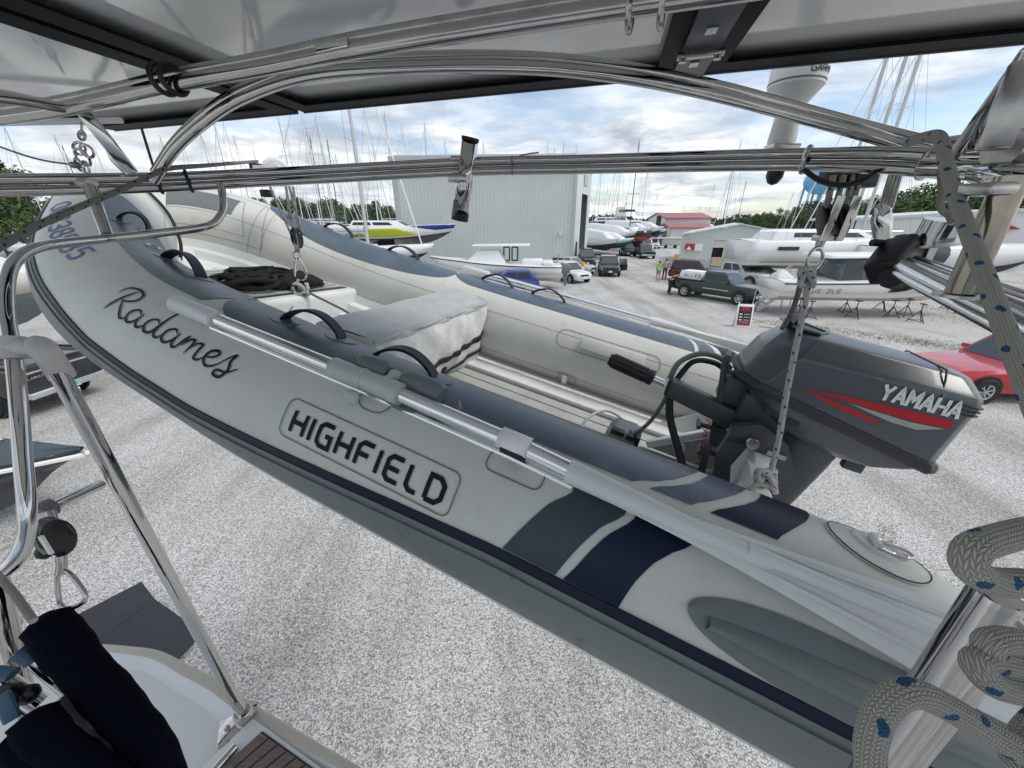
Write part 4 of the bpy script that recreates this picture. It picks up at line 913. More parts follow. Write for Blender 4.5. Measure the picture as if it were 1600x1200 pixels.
m=MB(); m.tube([W(812,243,1.10),W(828,240,1.1),W(842,238,1.10)],.002,6); m.build('wire_tie','wire',arch)
for x in(238,290,1440): ringon(x,283 if x<400 else 255,1.05 if x<400 else .73,.0165,'black_plastic' if x<400 else 'stainless_dull','rail_clamp',arch,.0045)
m=MB(); m.tube(PX((1255,265,.90),(1285,284,.88),(1320,289,.85),(1350,280,.83),(1368,268,.80)),.0055,8,smooth=8); m.build('cable','rubber_black',arch)
for (x,y,t) in((460,262,1.14),(600,256,1.13),(1000,240,1.04)): pass
# rod holder
rh=thing('rod_holder','short polished rod holder tube with black liner clamped across the twin rail','rod holder',W(728,275,1.12))
a,b=W(735,216,1.12),W(719,338,1.22)
d=(b-a).normalized()
m=MB(); m.tube([a,b],.0235,24,cap=False); m.build('tube','stainless_clean',rh,solid=.002)
m=MB(); m.lathe([(.0215,-.002),(.026,-.002),(.026,.006),(.0215,.006)],a,d,24); m.build('rim','rubber_black',rh)
m=MB(); m.lathe([(0,-.01),(.0265,-.01),(.0265,.012),(0,.012)],b,d,24); m.build('end_cap','rubber_black',rh)
m=MB(); m.tube([a+d*.17-Vector((.010,.006,0)),b-Vector((.010,.006,0))],.0165,16); m.build('rubber_sleeve','grey_plastic',rh)
m=MB(); m.box(W(715,279,1.12),(.055,.03,.022)); m.box(W(712,247,1.12),(.03,.02,.012)); m.build('clamp','stainless_dull',rh,bevel=.004)
m=MB(); m.lathe([(0,0),(.010,0),(.010,.02),(0,.02)],W(722,285,1.10),(0,0,-1)); m.build('clamp_screw','stainless_dull',rh)
# satellite antenna
an=thing('antenna','white mushroom shaped antenna with dark lettering on a short mast above the rail','antenna',W(1222,250,1.02))
a=W(1220,226,1.1)
m=MB(); m.lathe([(0,0),(.034,0),(.036,.008),(.031,.072),(.036,.090),(.045,.105),(.064,.130),(.067,.134),(.068,.185),(.062,.20),(.035,.212),(0,.215)],a,(0.02,0,1),36); m.build('housing','antenna_white',an,ang=30)
m=MB(); m.lathe([(.0672,.140),(.0685,.141),(.0685,.143),(.0675,.144)],a,(0.02,0,1),36); m.build('seam','seam_line',an)
m=MB(); aa=a+Vector((.003,0,.160)); text(m,'GARMIN',0,0,.014,.0115,.0035,.0028,lambda u,v:aa+Vector((.0690*math.sin(u/.0690-.15),-.0690*math.cos(u/.0690-.15),v-.008)),0,.004); m.build('lettering','letter_faded',an,smooth=False)
m=MB(); m.box(W(1222,230,1.08),(.075,.05,.014)); m.build('foot','stainless_dull',an,bevel=.003)
m=MB(); m.lathe([(0,0),(.020,0),(.020,.02),(.012,.035),(0,.04)],W(1214,263,1.0),(-.1,0,-1)); m.build('clamp_knob','black_plastic',an)
# whip antenna
wa=thing('whip_antenna','thin dark whip antenna leaning just left of the arch foot','antenna',W(240,262,1.25)); m=MB(); m.tube([W(242,268,1.25),W(221,200,1.3)],.004,8); m.build('rod','mast_dark',wa)
wa=thing('boom_tube','thin white tube crossing under the left solar panel','tube',W(60,190,1.3)); m=MB(); m.tube([W(-60,193,1.3),W(190,188,1.35)],.010,8); m.build('tube','mast_white',wa)
# pushpit loop at left, vertical legs with tape
pp=thing('stern_pushpit','bent stainless stern rail at the left with white taped joints and a diagonal leg','guard rail',Vector((-.72,.57,H-1.2)))
lp=PX((345,288,1.10),(349,318,1.09),(344,338,1.08),(322,354,1.05),(240,365,.98),(165,373,.92),(90,381,.83),(50,390,.77),(22,410,.72),(11,445,.68),(12,500,.64),(22,560,.60),(30,640,.575),(36,720,.56),(42,790,.55),(40,840,.55),(20,880,.545),(-30,915,.54))
m=MB(); m.tube(lp,.0100,16,smooth=7); m.build('bent_rail','stainless_clean',pp)
m=MB(); m.tube(PX((140,293,.98),(168,369,.93)),.0125,16); m.tube(PX((150,296,.985),(171,366,.94)),.006,10); m.build('short_strut','stainless',pp)
m=MB(); m.tube(PX((118,284,1.0),(145,289,1.0)),.018,14); m.build('strut_clamp','stainless_dull',pp)
base_=W(384,1124,1.0); base_.z=H-1.2
top_=Vector((base_.x,base_.y,W(66,535,.6).z)); 
tl=W(66,535,.60)
m=MB(); m.tube([tl,base_+Vector((0,0,.012))],.0125,18); m.build('diagonal_leg','stainless_clean',pp)
m=MB(); m.tube([W(52,532,.598),W(70,548,.60),W(98,588,.63)],lambda q:.010+.0065*min(1,q*3),16,smooth=5); m.build('tape_wrap','tape_white',pp)
m=MB(); m.tube([W(20,526,.60),W(22,560,.60)],.0145,16); m.tube([W(14,540,.60),W(74,543,.60)],.0145,14,flat=.9); m.build('tape_wrap','tape_white',pp)
m=MB(); m.tube(PX((70,797,.64),(158,757,.735)),.009,12); m.build('cross_brace','stainless_clean',pp)
m=MB(); m.tube(PX((70,801,.64),(76,794,.645),(82,791,.65)),.015,12); m.build('lashing','rope_dull',pp)
m=MB(); m.tube(PX((-10,900,.60),(10,985,.62),(46,1115,.66)),lambda q:.0155 if q<.9 else .012,14); m.build('lower_tube','stainless',pp)
axb=(Vector((.86,.5,0)).normalized(),Vector((-.5,.86,0)).normalized(),Vector((0,0,1)))
m=MB(); m.box(base_+Vector((-.012,-.012,.004)),(.085,.065,.006),axb); m.build('base_plate','stainless_clean',pp,bevel=.0015)
m=MB(); m.lathe([(0,0),(.021,0),(.021,.03),(.018,.034),(0,.034)],base_+Vector((0,0,.007)),(0,0,1)); m.build('base_socket','stainless_clean',pp)
for s in(-.04,.022):
    m=MB(); m.lathe([(0,0),(.007,0),(.006,.004),(0,.005)],base_+axb[0]*s+Vector((0,0,.007)),(0,0,1)); m.build('bolt','stainless_dull',pp)
# hanging block with snap shackle under the cross brace
hb=thing('fiddle_block','black fiddle block with a snap shackle hanging from the lashed cross brace at left','block',W(88,840,.62))
m=MB(); c=W(86,838,.62); sd0=Vector((.95,-.3,0)); 
m.loft([[c+sd0*(q*.011)+Vector((0,0,1))*(.034*math.sin(a)*k_)+Vector((.3,.95,0))*(.020*math.cos(a)*k_) for a in np.linspace(0,2*math.pi,21)[:-1]] for q,k_ in((-1.2,.7),(-1,1),(1,1),(1.2,.7))]); m.build('cheek','black_plastic',hb)
m=MB(); m.tube([c+Vector((-.012+.004*k_,-.018,.02-.012*k_)) for k_ in range(4)],.005,8); m.build('line','rope_fleck',hb)
m=MB(); m.box(c+Vector((.012,-.022,.004)),(.006,.004,.036)); m.build('label_plate','paper_white',hb,smooth=False)
m=MB(); m.ball(W(70,862,.62),.012,10); m.build('cam_cleat','black_plastic',hb); m=MB(); m.tube([W(100,822,.61),W(114,838,.605)],.004,8); m.build('release_pin','black_plastic',hb)
m=MB(); m.tube([W(78,800,.63),W(84,818,.625)],.007,10); m.build('swivel','stainless_dull',hb); m=MB(); m.tube(PX((96,868,.62),(97,884,.62),(95,897,.62)),.007,10); m.build('swivel','stainless_dull',hb)
m=MB(); m.tube(PX((90,898,.62),(92,935,.62),(97,947,.62),(112,950,.615),(130,941,.61),(133,929,.61),(124,914,.612),(111,898,.615),(100,892,.62)),.0035,10,smooth=5,closed=True); m.build('snap_shackle','stainless_dull',hb)
# deck corner
DZ=H-1.2
def DK(x,y,dz=0): return G(x,y,DZ+dz)
dk=thing('stern_deck','white fibreglass stern deck corner with a rounded beige rim at the lower left','boat deck',DK(200,1150))
edge_=[(-260,1120),(-120,1035),(20,1004),(140,1004),(205,1008),(252,1015),(300,1038),(345,1060),(385,1088),(430,1116),(500,1158),(590,1212),(700,1290)]
rim=[tuple(v) for v in cr([DK(*p) for p in edge_],6)]; rimv=[Vector(p) for p in rim]
back=[Vector((rimv[-1].x,-.6,DZ)),Vector((rimv[0].x-.2,-.6,DZ))]
cen=Vector((-.95,.2,DZ))
def inset(p,d,dz): q=Vector(p); v=(cen-q); v.z=0; return q+v.normalized()*d+Vector((0,0,dz))
prof_=[(0,-1.2),(0,-.02),(.004,.0),(.012,.008),(.035,.010),(.045,.004),(.052,-.006),(.065,-.008)]
m=MB(); m.grid([[inset(p,d,z) for d,z in prof_[:5]] for p in rimv]); m.build('rim','deck_edge',dk,ang=60)
m=MB(); m.grid([[inset(p,d,z) for d,z in prof_[4:]] for p in rimv]); m.build('rim','deck_white',dk,ang=60)
m=MB(); m.prism([inset(p,.06,-.008) for p in rimv]+[b-Vector((0,0,.008)) for b in back],(0,0,-.03)); m.build('deck_surface','deck_white',dk,smooth=False)
# unseen cockpit block added behind the camera to darken reflections in the steel
ck=thing('unseen_bench','unseen cockpit bench added behind the viewer to darken reflections in the steel tubes','bench',Vector((0,-1.3,DZ)))
m=MB(); m.box((0,-1.5,DZ+.22),(3.6,.6,.46)); m.build('bench_base','deck_white',ck,bevel=.03)
m=MB(); m.box((0,-1.5,DZ+.50),(3.5,.56,.09)); m.build('cushion','cover_navy',ck,bevel=.03)
m=MB(); m.box((0,-1.9,DZ+.55),(3.8,.14,1.2)); m.build('coaming','deck_white',ck,bevel=.03)
# raised coaming with teak grating
m=MB(); q=[DK(398,1128,.0),DK(620,1290,.0),DK(420,1330,.0),DK(285,1240,.0)]; m.loft([[p for p in q],[p+Vector((0,0,.022)) for p in q]]); m.build('hatch_coaming','deck_white',dk,bevel=.006)
q=[DK(410,1143,.024),DK(545,1240,.024),DK(440,1300,.024),DK(322,1222,.024)]
m=MB(); m.prism(q,(0,0,.002)); m.build('teak_panel','groove_dark',dk,smooth=False)
for k in range(9):
    a=(k+.08)/9; b=(k+.92)/9; p0=q[0].lerp(q[1],a); p1=q[0].lerp(q[1],b); p2=q[3].lerp(q[2],b); p3=q[3].lerp(q[2],a)
    ins=.04; m=MB(); m.prism([p0.lerp(p3,ins),p1.lerp(p2,ins),p2.lerp(p1,ins),p3.lerp(p0,ins)],(0,0,.005)); m.build('teak_slat','teak',dk,smooth=False)
m=MB(); m.tube([DK(368,1166,.03),DK(338,1200,.03),DK(300,1240,.03)],.010,12); m.build('hatch_hinge','stainless_clean',dk)
# covers (dark navy canvas) and bracket under them
sk=thing('canvas_sleeve','long dark navy canvas sleeve lying diagonally over the stern deck, larger of two','canvas cover',W(150,1080,.5))
def sleeve(P,r_,t,par,seed=1):
    rn=random.Random(seed); m=MB(); c=cr(PX(*P),8); n=len(c); rg=[]
    for i,p in enumerate(c):
        tt=(c[min(i+1,n-1)]-c[max(i-1,0)]).normalized(); x_=(Vector((0,0,1))-tt*tt.z).normalized(); y_=tt.cross(x_); e=min(1,.35+i/3,.35+(n-1-i)/3)
        rg.append([p+(x_*math.cos(a)+y_*math.sin(a))*(r_*e*(1+.035*math.sin(2*a+i*.5)+.02*math.sin(i*1.3)+rn.uniform(-.006,.006))) for a in np.linspace(0,2*math.pi,25)[:-1]])
    m.loft(rg); return m.build('cover','sock_navy',par,ang=180)
sleeve(((66,962,.60),(95,1000,.60),(135,1050,.61),(185,1105,.62),(228,1160,.63),(258,1225,.64),(272,1300,.65)),.030,0,sk)
m=MB(); m.tube(PX((-10,893,.47),(20,925,.47),(52,970,.445)),.004,8,smooth=4); m.build('tie_line','rope_cream',sk)
sk2=thing('canvas_sleeve','short dark navy canvas sleeve with a frayed end at the bottom left corner','canvas cover',W(60,1150,.45))
sleeve(((50,1112,.55),(62,1140,.55),(95,1172,.56),(140,1205,.57),(210,1260,.58)),.026,0,sk2,4)
sleeve(((22,1150,.55),(45,1165,.55),(80,1190,.56),(130,1235,.57)),.027,0,sk2,5)
br=thing('pulley_bracket','aluminium bracket with a round sheave and blue straps between the two navy sleeves','bracket',W(120,1110,.6))
m=MB(); m.tube(PX((36,1012,.60),(130,1095,.62),(215,1200,.63)),.012,12); m.tube(PX((-10,1055,.60),(60,1100,.62)),.014,12); m.tube(PX((-10,1075,.60),(50,1125,.62)),.010,12); m.build('rail','stainless_clean',br)
m=MB(); ax=Vector((.75,.35,.55)).normalized(); m.lathe([(0,-.008),(.02,-.01),(.055,-.010),(.066,-.012),(.060,0),(.066,.012),(.055,.010),(.02,.01),(0,.008)],W(148,1128,.62),ax,32); m.build('sheave','alloy_dull',br)
m=MB(); m.lathe([(0,-.018),(.016,-.018),(.016,.018),(0,.018)],W(148,1128,.62),ax,16); m.build('hub','chrome',br)
m=MB(); m.tube(PX((28,1018,.58),(48,1026,.585),(54,1034,.585)),.012,8,flat=.5); m.tube(PX((-8,1050,.58),(20,1054,.58)),.010,8,flat=.6); m.tube(PX((2,1085,.55),(14,1112,.55),(20,1125,.55)),.009,8,flat=.6); m.build('blue_strap','cover_blue',br)
m=MB(); m.ball(W(10,1092,.57),.022,12); m.ball(W(44,1085,.58),.014,10); m.build('clamp_body','black_plastic',br)
# ---------------------------------------------------------------- tackles
def blockbody(m,c,h,w_,d,lean=Vector((0,0,1))):
    """two cheeks"""
    side=Vector((.9,-.4,0)).normalized(); z=lean.normalized(); y_=side.cross(z)
    for s in(-1,1):
        m.loft([[c+side*(s*d/2)+y_*(w_/2*math.cos(a))*k+z*(h/2*math.sin(a))*k for a in np.linspace(0,2*math.pi,21)[:-1]] for k in(.99,)]+[[c+side*(s*(d/2+.004))+y_*(w_/2*.85*math.cos(a))+z*(h/2*.9*math.sin(a)) for a in np.linspace(0,2*math.pi,21)[:-1]]])
    return side,y_,z
bt=W(432,268,1.95); lb=W(464,372,1.93)
tk=thing('davit_tackle','left hoisting tackle with a pale winch block, hooked above the bow locker','tackle',lb)
m=MB(); m.lathe([(0,-.035),(.05,-.035),(.062,-.02),(.064,.02),(.05,.035),(0,.035)],bt,(.5,-.85,0),28); m.box(bt+Vector((-.03,0,-.02)),(.13,.07,.09)); m.build('block_housing','antenna_white',tk,bevel=.004)
m=MB(); m.box(bt+Vector((-.095,0,.015)),(.05,.05,.04)); m.box(bt+Vector((-.075,0,-.10)),(.045,.045,.035)); m.build('jam_cleat','black_plastic',tk,bevel=.004)
m=MB(); m.lathe([(.02,-.037),(.04,-.040),(.045,-.037)],bt,(.5,-.85,0),24); m.build('sheave','grey_plastic',tk)
for k,(x0,x1) in enumerate(((422,455),(447,459),(458,468),(452,474))):
    m=MB(); m.tube([W(x0,292,1.94),W((x0+x1)/2+(-1 if k else 0),330,1.935),W(x1,366,1.925)],.0062,8); m.build('fall','rope_shade',tk)
m=MB(); 
for q in range(3): m.tube([W(456+rr.uniform(-8,8),318+8*k+rr.uniform(-3,3),1.92) for k in range(4)],.006,6,smooth=5)
m.build('knot','rope_shade',tk)
m=MB(); s_,y_,z_=blockbody(m,lb,.10,.055,.022); m.build('lower_block','black_plastic',tk)
m=MB(); m.bar(lb+Vector((0,-.02,.03)),lb+Vector((0,-.02,-.065)),.022,.006,Vector((0,1,0))); m.build('block_strap','stainless_clean',tk)
m=MB(); hk=W(464,388,1.93); m.tube([lb+Vector((0,0,-.05)),hk],.006,8); 
q0=W(464,398,1.93)
m.tube([q0+Vector((.018*math.cos(a),0,.018*math.sin(a))) for a in np.linspace(0,2*math.pi,17)[:-1]],.0045,8,closed=True)
m.tube(PX((463,401,1.93),(461,420,1.93),(462,436,1.93),(472,438,1.93),(479,430,1.93),(474,414,1.93),(467,401,1.93)),.005,8,smooth=5,closed=False); m.build('snap_hook','stainless_clean',tk)
sl=thing('lifting_sling','white knotted lifting line tied to the hook above the bow locker','rope',W(470,450,1.92))
m=MB()
for q in range(5): 
    a0=rr.uniform(0,6); m.tube([W(469+13*math.cos(a0+k*1.3),452+9*math.sin(a0*1.3+k*1.7),1.92+.02*math.sin(k)) for k in range(7)],.008,7,smooth=5)
m.tube(PX((466,436,1.92),(464,445,1.92),(468,452,1.92)),.007,8); m.build('knot','rope_white_blue',sl)
m=MB(); m.tube([W(478,455,1.92),wl(1.45,.72,.0),wl(1.22,.60,.03)],.006,8); m.tube(PX((466,462,1.91),(460,475,1.88),(452,486,1.84)),.0025,6,smooth=4); m.build('tail','rope_dull',sl)
# small shackles at the far left
sh=thing('small_block','small silver block and shackle chain hanging under the left solar panel','block',W(129,270,1.3))
m=MB()
for i,(x,y,w_) in enumerate(((128,212,5),(124,232,7),(136,236,7),(129,246,9),(124,258,7),(134,262,7))):
    c=W(x,y,1.3); r_=w_/600*1.3; m.tube([c+Vector((r_*math.cos(a),.4*r_*math.sin(a+i),r_*1.25*math.sin(a))) for a in np.linspace(0,2*math.pi,13)[:-1]],.0045,7,closed=True)
m.tube([W(128,190,1.3),W(128,212,1.3)],.004,6); m.build('shackle','stainless_clean',sh)
m=MB(); m.ball(W(118,258,1.3),.014,10,(1.5,1,.8)); m.tube(PX((-20,222,1.2),(30,240,1.24),(70,251,1.28),(112,257,1.3)),.003,6,smooth=5); m.build('line','wire',sh)
# left fleck rope
lr=thing('fleck_rope','flecked rope, shade painted into its grey, slanting from the left edge up to the rail','rope',W(150,310,.9))
m=MB(); m.tube(PX((-40,405,.55),(0,385,.6),(60,352,.68),(120,325,.78),(180,300,.88),(240,272,.98),(265,263,1.03),(330,258,1.3),(402,252,1.8)),.0062,10,smooth=7); m.build('line','rope_shade',lr)
# right hand tackle over the motor
rt=W(1322,268,.93); rb=W(1301,356,.92)
tk=thing('davit_tackle','right hoisting tackle, black twin block with blue flecked rope above the outboard motor','tackle',rb)
m=MB(); m.box(rt+Vector((.0,.02,0)),(.07,.05,.05)); m.box(W(1345,283,.93),(.055,.04,.03)); m.build('upper_block','black_plastic',tk,bevel=.005)
for x0,x1 in((1302,1286),(1318,1298),(1334,1312),(1345,1322)):
    m=MB(); m.tube([W(x0,275,.92),W(x1,352,.93)],.0068,10); m.build('fall','rope_fleck',tk)
for dx in(-11,13):
    m=MB(); c=W(1300+dx,344,.915); m.lathe([(0,-.012),(.026,-.012),(.034,-.010),(.034,-.005),(.026,0),(.034,.005),(.034,.010),(.026,.012),(0,.012)],c,(.9,-.35,.25),24); m.build('sheave','rubber_black',tk)
    m=MB(); m.bar(c+Vector((-.004,-.035,.05)),c+Vector((-.012,-.03,-.045)),.016,.004,Vector((0,1,0))); m.build('cheek','stainless_dull',tk)
m=MB(); m.box(W(1292,372,.92),(.055,.03,.014)); m.build('block_head','stainless_dull',tk,bevel=.003)
m=MB(); m.tube([W(1284,374,.92),W(1277,392,.93)],lambda q:.011-.004*q,10); c=W(1273,405,.93); m.tube([c+Vector((.021*math.cos(a),.004*math.cos(a),.026*math.sin(a))) for a in np.linspace(0,2*math.pi,19)[:-1]],.0042,8,closed=True); m.build('swivel_ring','stainless_dull',tk)
rl=thing('motor_sling','white rope with blue flecks running down across the motor cowl to a knot','rope',W(1262,440,.93))
m=MB(); m.tube(PX((1268,420,.925),(1262,445,.92),(1257,480,.92),(1244,540,.925),(1230,610,.94),(1216,690,.965),(1204,738,.99)),.0068,12,smooth=5); m.build('line','rope_white_blue',rl)
m=MB(); m.tube(PX((1262,425,.93),(1252,440,.945),(1246,462,.97),(1236,490,1.01),(1222,514,1.05)),.0062,10,smooth=4); m.build('line','rope_dull',rl)
m=MB()
for q in range(5):
    a0=q*1.3; m.tube([W(1261+11*math.cos(a0+k*1.5),433+14*math.sin(a0*1.7+k*1.2),.92+.015*math.sin(k*2)) for k in range(6)],.0068,8,smooth=5)
m.build('knot','rope_white_blue',rl)
m=MB()
for q in range(6):
    a0=q*1.1; m.tube([W(1197+15*math.cos(a0+k*1.5),752+17*math.sin(a0*1.7+k*1.2),1.0+.02*math.sin(k*2)) for k in range(6)],.0072,8,smooth=5)
m.build('knot','rope_white_blue',rl)
m=MB()
for q in range(4): m.tube([W(1195+rr.uniform(-12,14),768,.99),W(1198+rr.uniform(-14,14),790,.98)],.002,5)
m.tube(PX((1170,765,.96),(1185,757,.97),(1198,760,.98)),.006,7,smooth=4); m.build('frayed_end','rope_cream',rl)
# big rope at right, cream strap, chrome cup, black mount with poles
rp=thing('fleck_rope','thick pale rope with blue flecks looped over the right end of the rail','rope',W(1470,240,.6))
m=MB(); m.tube(PX((1420,222,.66),(1445,214,.62),(1464,212,.58),(1473,225,.545),(1477,250,.52),(1492,305,.485),(1520,380,.43),(1548,455,.385),(1580,540,.345),(1630,665,.30)),.0078,18,smooth=8); m.build('line','rope_fleck',rp)
cs=thing('cream_strap','narrow cream strap dangling in a zigzag beside the thick flecked rope','strap',W(1472,300,.6))
m=MB(); m.tube(PX((1470,266,.63),(1471,300,.62),(1470,325,.62),(1482,336,.62),(1489,350,.61)),.0055,8,smooth=5,flat=.5); m.build('strap','rope_cream',cs)
cu=thing('chrome_cup','short chrome tube socket with a flat flange standing left of the thick rope','socket',W(1455,372,.62))
a,b=W(1476,343,.64),W(1456,378,.66); m=MB(); m.tube([a,b],.026,24); m.tube([b,W(1432,430,.70)],.011,12); m.build('socket','stainless_clean',cu)
m=MB(); m.lathe([(0,0),(.042,0),(.042,.004),(0,.004)],b,(.15,0,-1),24); m.build('flange','stainless_dull',cu)
ch=thing('hanging_block','long silver block on a thin twin wire strop, left of the black mount','block',W(1380,345,.8))
m=MB(); 
for d in(-7,-2,4,9): m.tube(PX((1400+d,268,.85),(1382+d,328,.83)),.0042,8)
m.build('strop','stainless_dull',ch)
m=MB(); c=W(1378,348,.82); m.loft([[c+Vector((.02*k*math.cos(a)-dz*.35,.01*k*math.sin(a),dz)) for a in np.linspace(0,2*math.pi,17)[:-1]] for dz,k in((.036,.3),(.028,.9),(.0,1.15),(-.03,.95),(-.038,.3))]); m.build('cheek','stainless_clean',ch)
mt=thing('pole_mount','black plastic clamp mount gripping aluminium poles that run off to the right','mount',W(1400,405,.7))
m=MB(); m.bar(W(1412,383,.68),W(1378,428,.66),.045,.05,Vector((0,-1,0))); m.build('clamp_body','black_plastic',mt,bevel=.008)
m=MB(); m.tube([W(1405,390,.68),W(1455,398,.72)],.026,16); m.build('clamp_barrel','black_plastic',mt)
m=MB(); m.tube([W(1392,434,.64),W(1412,440,.66),W(1425,436,.68)],.017,12); m.tube([W(1362,379,.68),W(1380,380,.68)],.006,8); m.build('clamp_lever','rubber_black',mt)
m=MB(); m.lathe([(.0,0),(.013,0),(.018,.004),(.013,.008),(.018,.012),(0,.014)],W(1408,442,.66),(.3,-.2,-1),12); m.build('clamp_knob','grey_plastic',mt)
for (x0,y0,t0,x1,y1,t1,r_) in((1394,409,.66,1660,540,.40,.0115),(1402,401,.67,1660,505,.42,.006),(1388,420,.66,1660,562,.39,.0075),(1400,394,.70,1660,480,.44,.0055)):
    m=MB(); m.tube([W(x0,y0,t0),W(x1,y1,t1)],r_,16); m.build('pole','anodised',mt)
m=MB(); m.tube([W(1386,425,.66),W(1660,574,.39)],.0035,8); m.build('black_line','rubber_black',mt)
# lower right post and ropes
ps=thing('stern_post','upright stainless posts in the lower right corner, wound with flecked rope','post',W(1400,1180,.3))
pt_=W(1556,932,.245); pbm=Vector((pt_.x,pt_.y,H-1.2))
m=MB(); m.tube([pt_,pbm],.0128,28); m.build('post','stainless',ps)
m=MB(); m.lathe([(0,0),(.0132,0),(.0132,.004),(.010,.006),(0,.006)],pt_,(0,0,1),28); m.build('post_cap','stainless_clean',ps)
p2=W(1640,900,.36); m=MB(); m.tube([p2,Vector((p2.x,p2.y,H-1.2))],.0135,24); m.build('post','stainless',ps)
p3=W(1600,930,.30); m=MB(); m.tube([p3,p3+Vector((.0,.0,-.07))],.0075,14); m.build('thin_rod','stainless_clean',ps)
m=MB(); m.tube([pt_+Vector((.0,-.005,-.004)),pt_+Vector((.028,.0,-.012)),p3+Vector((.0,.0,-.03))],.006,10,smooth=5); m.tube([pt_+Vector((-.008,-.004,.002)),pt_+Vector((.012,-.012,-.018)),pt_+Vector((.02,.0,-.03))],.0045,8,smooth=5); m.build('ring','stainless_dull',ps)
cl=thing('rope_coil','thick braided rope coil with blue flecks looped round the posts at the lower right edge','rope',W(1560,1000,.2))
def coil(P,r_=.0057): m=MB(); m.tube(PX(*P),r_,20,smooth=10); m.build('loop','rope_fleck',cl)
coil(((1680,925,.165),(1610,912,.16),(1550,908,.155),(1516,886,.15),(1520,858,.15),(1560,842,.155),(1620,828,.16),(1690,820,.17)))
coil(((1372,1290,.165),(1360,1210,.165),(1362,1150,.165),(1385,1100,.165),(1425,1082,.165),(1480,1105,.168),(1540,1142,.17),(1600,1175,.17),(1680,1205,.17)))
coil(((1690,1025,.18),(1620,1010,.175),(1575,1000,.172),(1545,1006,.17),(1560,1025,.175),(1640,1045,.18)),.0056)
coil(((1690,1085,.18),(1620,1082,.175),(1560,1072,.17),(1532,1050,.168),(1530,1032,.17),(1580,1040,.175),(1680,1065,.18)),.0056)
coil(((1700,1290,.17),(1640,1240,.17),(1600,1210,.17),(1590,1180,.175),(1620,1130,.18),(1690,1090,.19)),.0056)
# ================================================================= THE YARD
rd_=random.Random(5)
def cloudpatch(name,pts,z,mat):
    m=MB(); m.prism([Vector((p[0],p[1],z)) for p in pts],(0,0,-.002)); return m.build(name,mat,None,smooth=False,kind='structure')
m=MB(); N_=40
m.grid([[(-900+1800*i/N_,-300+1500*j/N_,0) for i in range(N_+1)] for j in range(N_+1)]); g0=m.build('ground','gravel',None,smooth=False,kind='structure')
# weeds strip : tufts
m=MB()
for k in range(2600):
    t=rd_.random(); a=G(1180,500).lerp(G(1620,560),t); p=a+Vector((rd_.gauss(0,.7),rd_.gauss(0,.35),0))
    if rd_.random()<.35: p=G(1500,500).lerp(G(1620,480),rd_.random())+Vector((rd_.gauss(0,1.2),rd_.gauss(0,.9),0))
    for q in range(3):
        an=rd_.uniform(0,6.28); d=Vector((math.cos(an),math.sin(an),0)); h=rd_.uniform(.02,.07); b_=p+d*rd_.uniform(0,.04); s=Vector((-d.y,d.x,0))*.008
        m.add([b_-s,b_+s,b_+d*h*.6+Vector((0,0,h))],[(0,1,2)])
m.build('weed_strip','weed',None,smooth=False,kind='stuff')
m=MB()
for k in range(240):
    p=G(rd_.uniform(0,60),rd_.uniform(830,900)) if k<120 else G(rd_.uniform(1370,1400),rd_.uniform(820,850)); an=rd_.uniform(0,6.28); d=Vector((math.cos(an),math.sin(an),0)); s=Vector((-d.y,d.x,0))*.006; h=rd_.uniform(.02,.05)
    m.add([p-s,p+s,p+d*h+Vector((0,0,h))],[(0,1,2)])
m.build('weed_tufts','weed',None,smooth=False,kind='stuff')
# loose bigger stones near by
m=MB()
for k in range(9000):
    p=Vector((rd_.uniform(-9,9),rd_.uniform(1.2,13),0)); r_=rd_.uniform(.006,.017); a=rd_.uniform(0,3.1); c,s=math.cos(a),math.sin(a)
    vs=[]; 
    for i in range(5):
        q=i*1.2566; vs.append(p+Vector((r_*1.3*math.cos(q)*c-r_*math.sin(q)*s,r_*1.3*math.cos(q)*s+r_*math.sin(q)*c,-.001)))
    vs.append(p+Vector((r_*.2,0,r_*.9))); m.add(vs,[(i,(i+1)%5,5) for i in range(5)])
M('stone_light',(.60,.585,.56),.85,var=.35,vs_=60)
m.build('loose_stones','stone_light',None,smooth=False,kind='stuff')
# ---- big metal shed
sA,sB,sC,sD=Vector((-13.3,48.9,0)),Vector((6.95,47.6,0)),Vector((10.15,55.5,0)),Vector((-10,62,0))
shed=thing('boat_shed','huge pale grey green corrugated metal boat shed filling the middle background','metal building',(sA+sB)/2)
SH=11.2
m=MB(); 
def wall(a,b,z0,z1): m_=MB(); m_.grid([[a+Vector((0,0,z0)),b+Vector((0,0,z0))],[a+Vector((0,0,z1)),b+Vector((0,0,z1))]]); return m_
wall(sA,sB,0,SH).build('wall','shed_metal',shed,smooth=False,solid=.1)
dn=lambda t:sB.lerp(sC,t)
wall(dn(0),dn(.42),0,SH).build('wall','shed_metal',shed,smooth=False,solid=.1); wall(dn(.82),dn(1),0,SH).build('wall','shed_metal',shed,smooth=False,solid=.1); wall(dn(.42),dn(.82),7.9,SH).build('wall','shed_metal',shed,smooth=False,solid=.1)
wall(sC,sD,0,SH).build('wall','shed_metal',shed,smooth=False); wall(sD,sA,0,SH).build('wall','shed_metal',shed,smooth=False)
i_=(sD-sC).normalized()*1.2
wall(dn(.44)+i_,dn(.80)+i_,0,7.8).build('sliding_door','door_grey',shed,smooth=False)
m=MB(); m.box(dn(.27)+Vector((0,0,1.3)),(.1,1.1,2.6)); m.build('side_door','door_dark',shed,smooth=False)
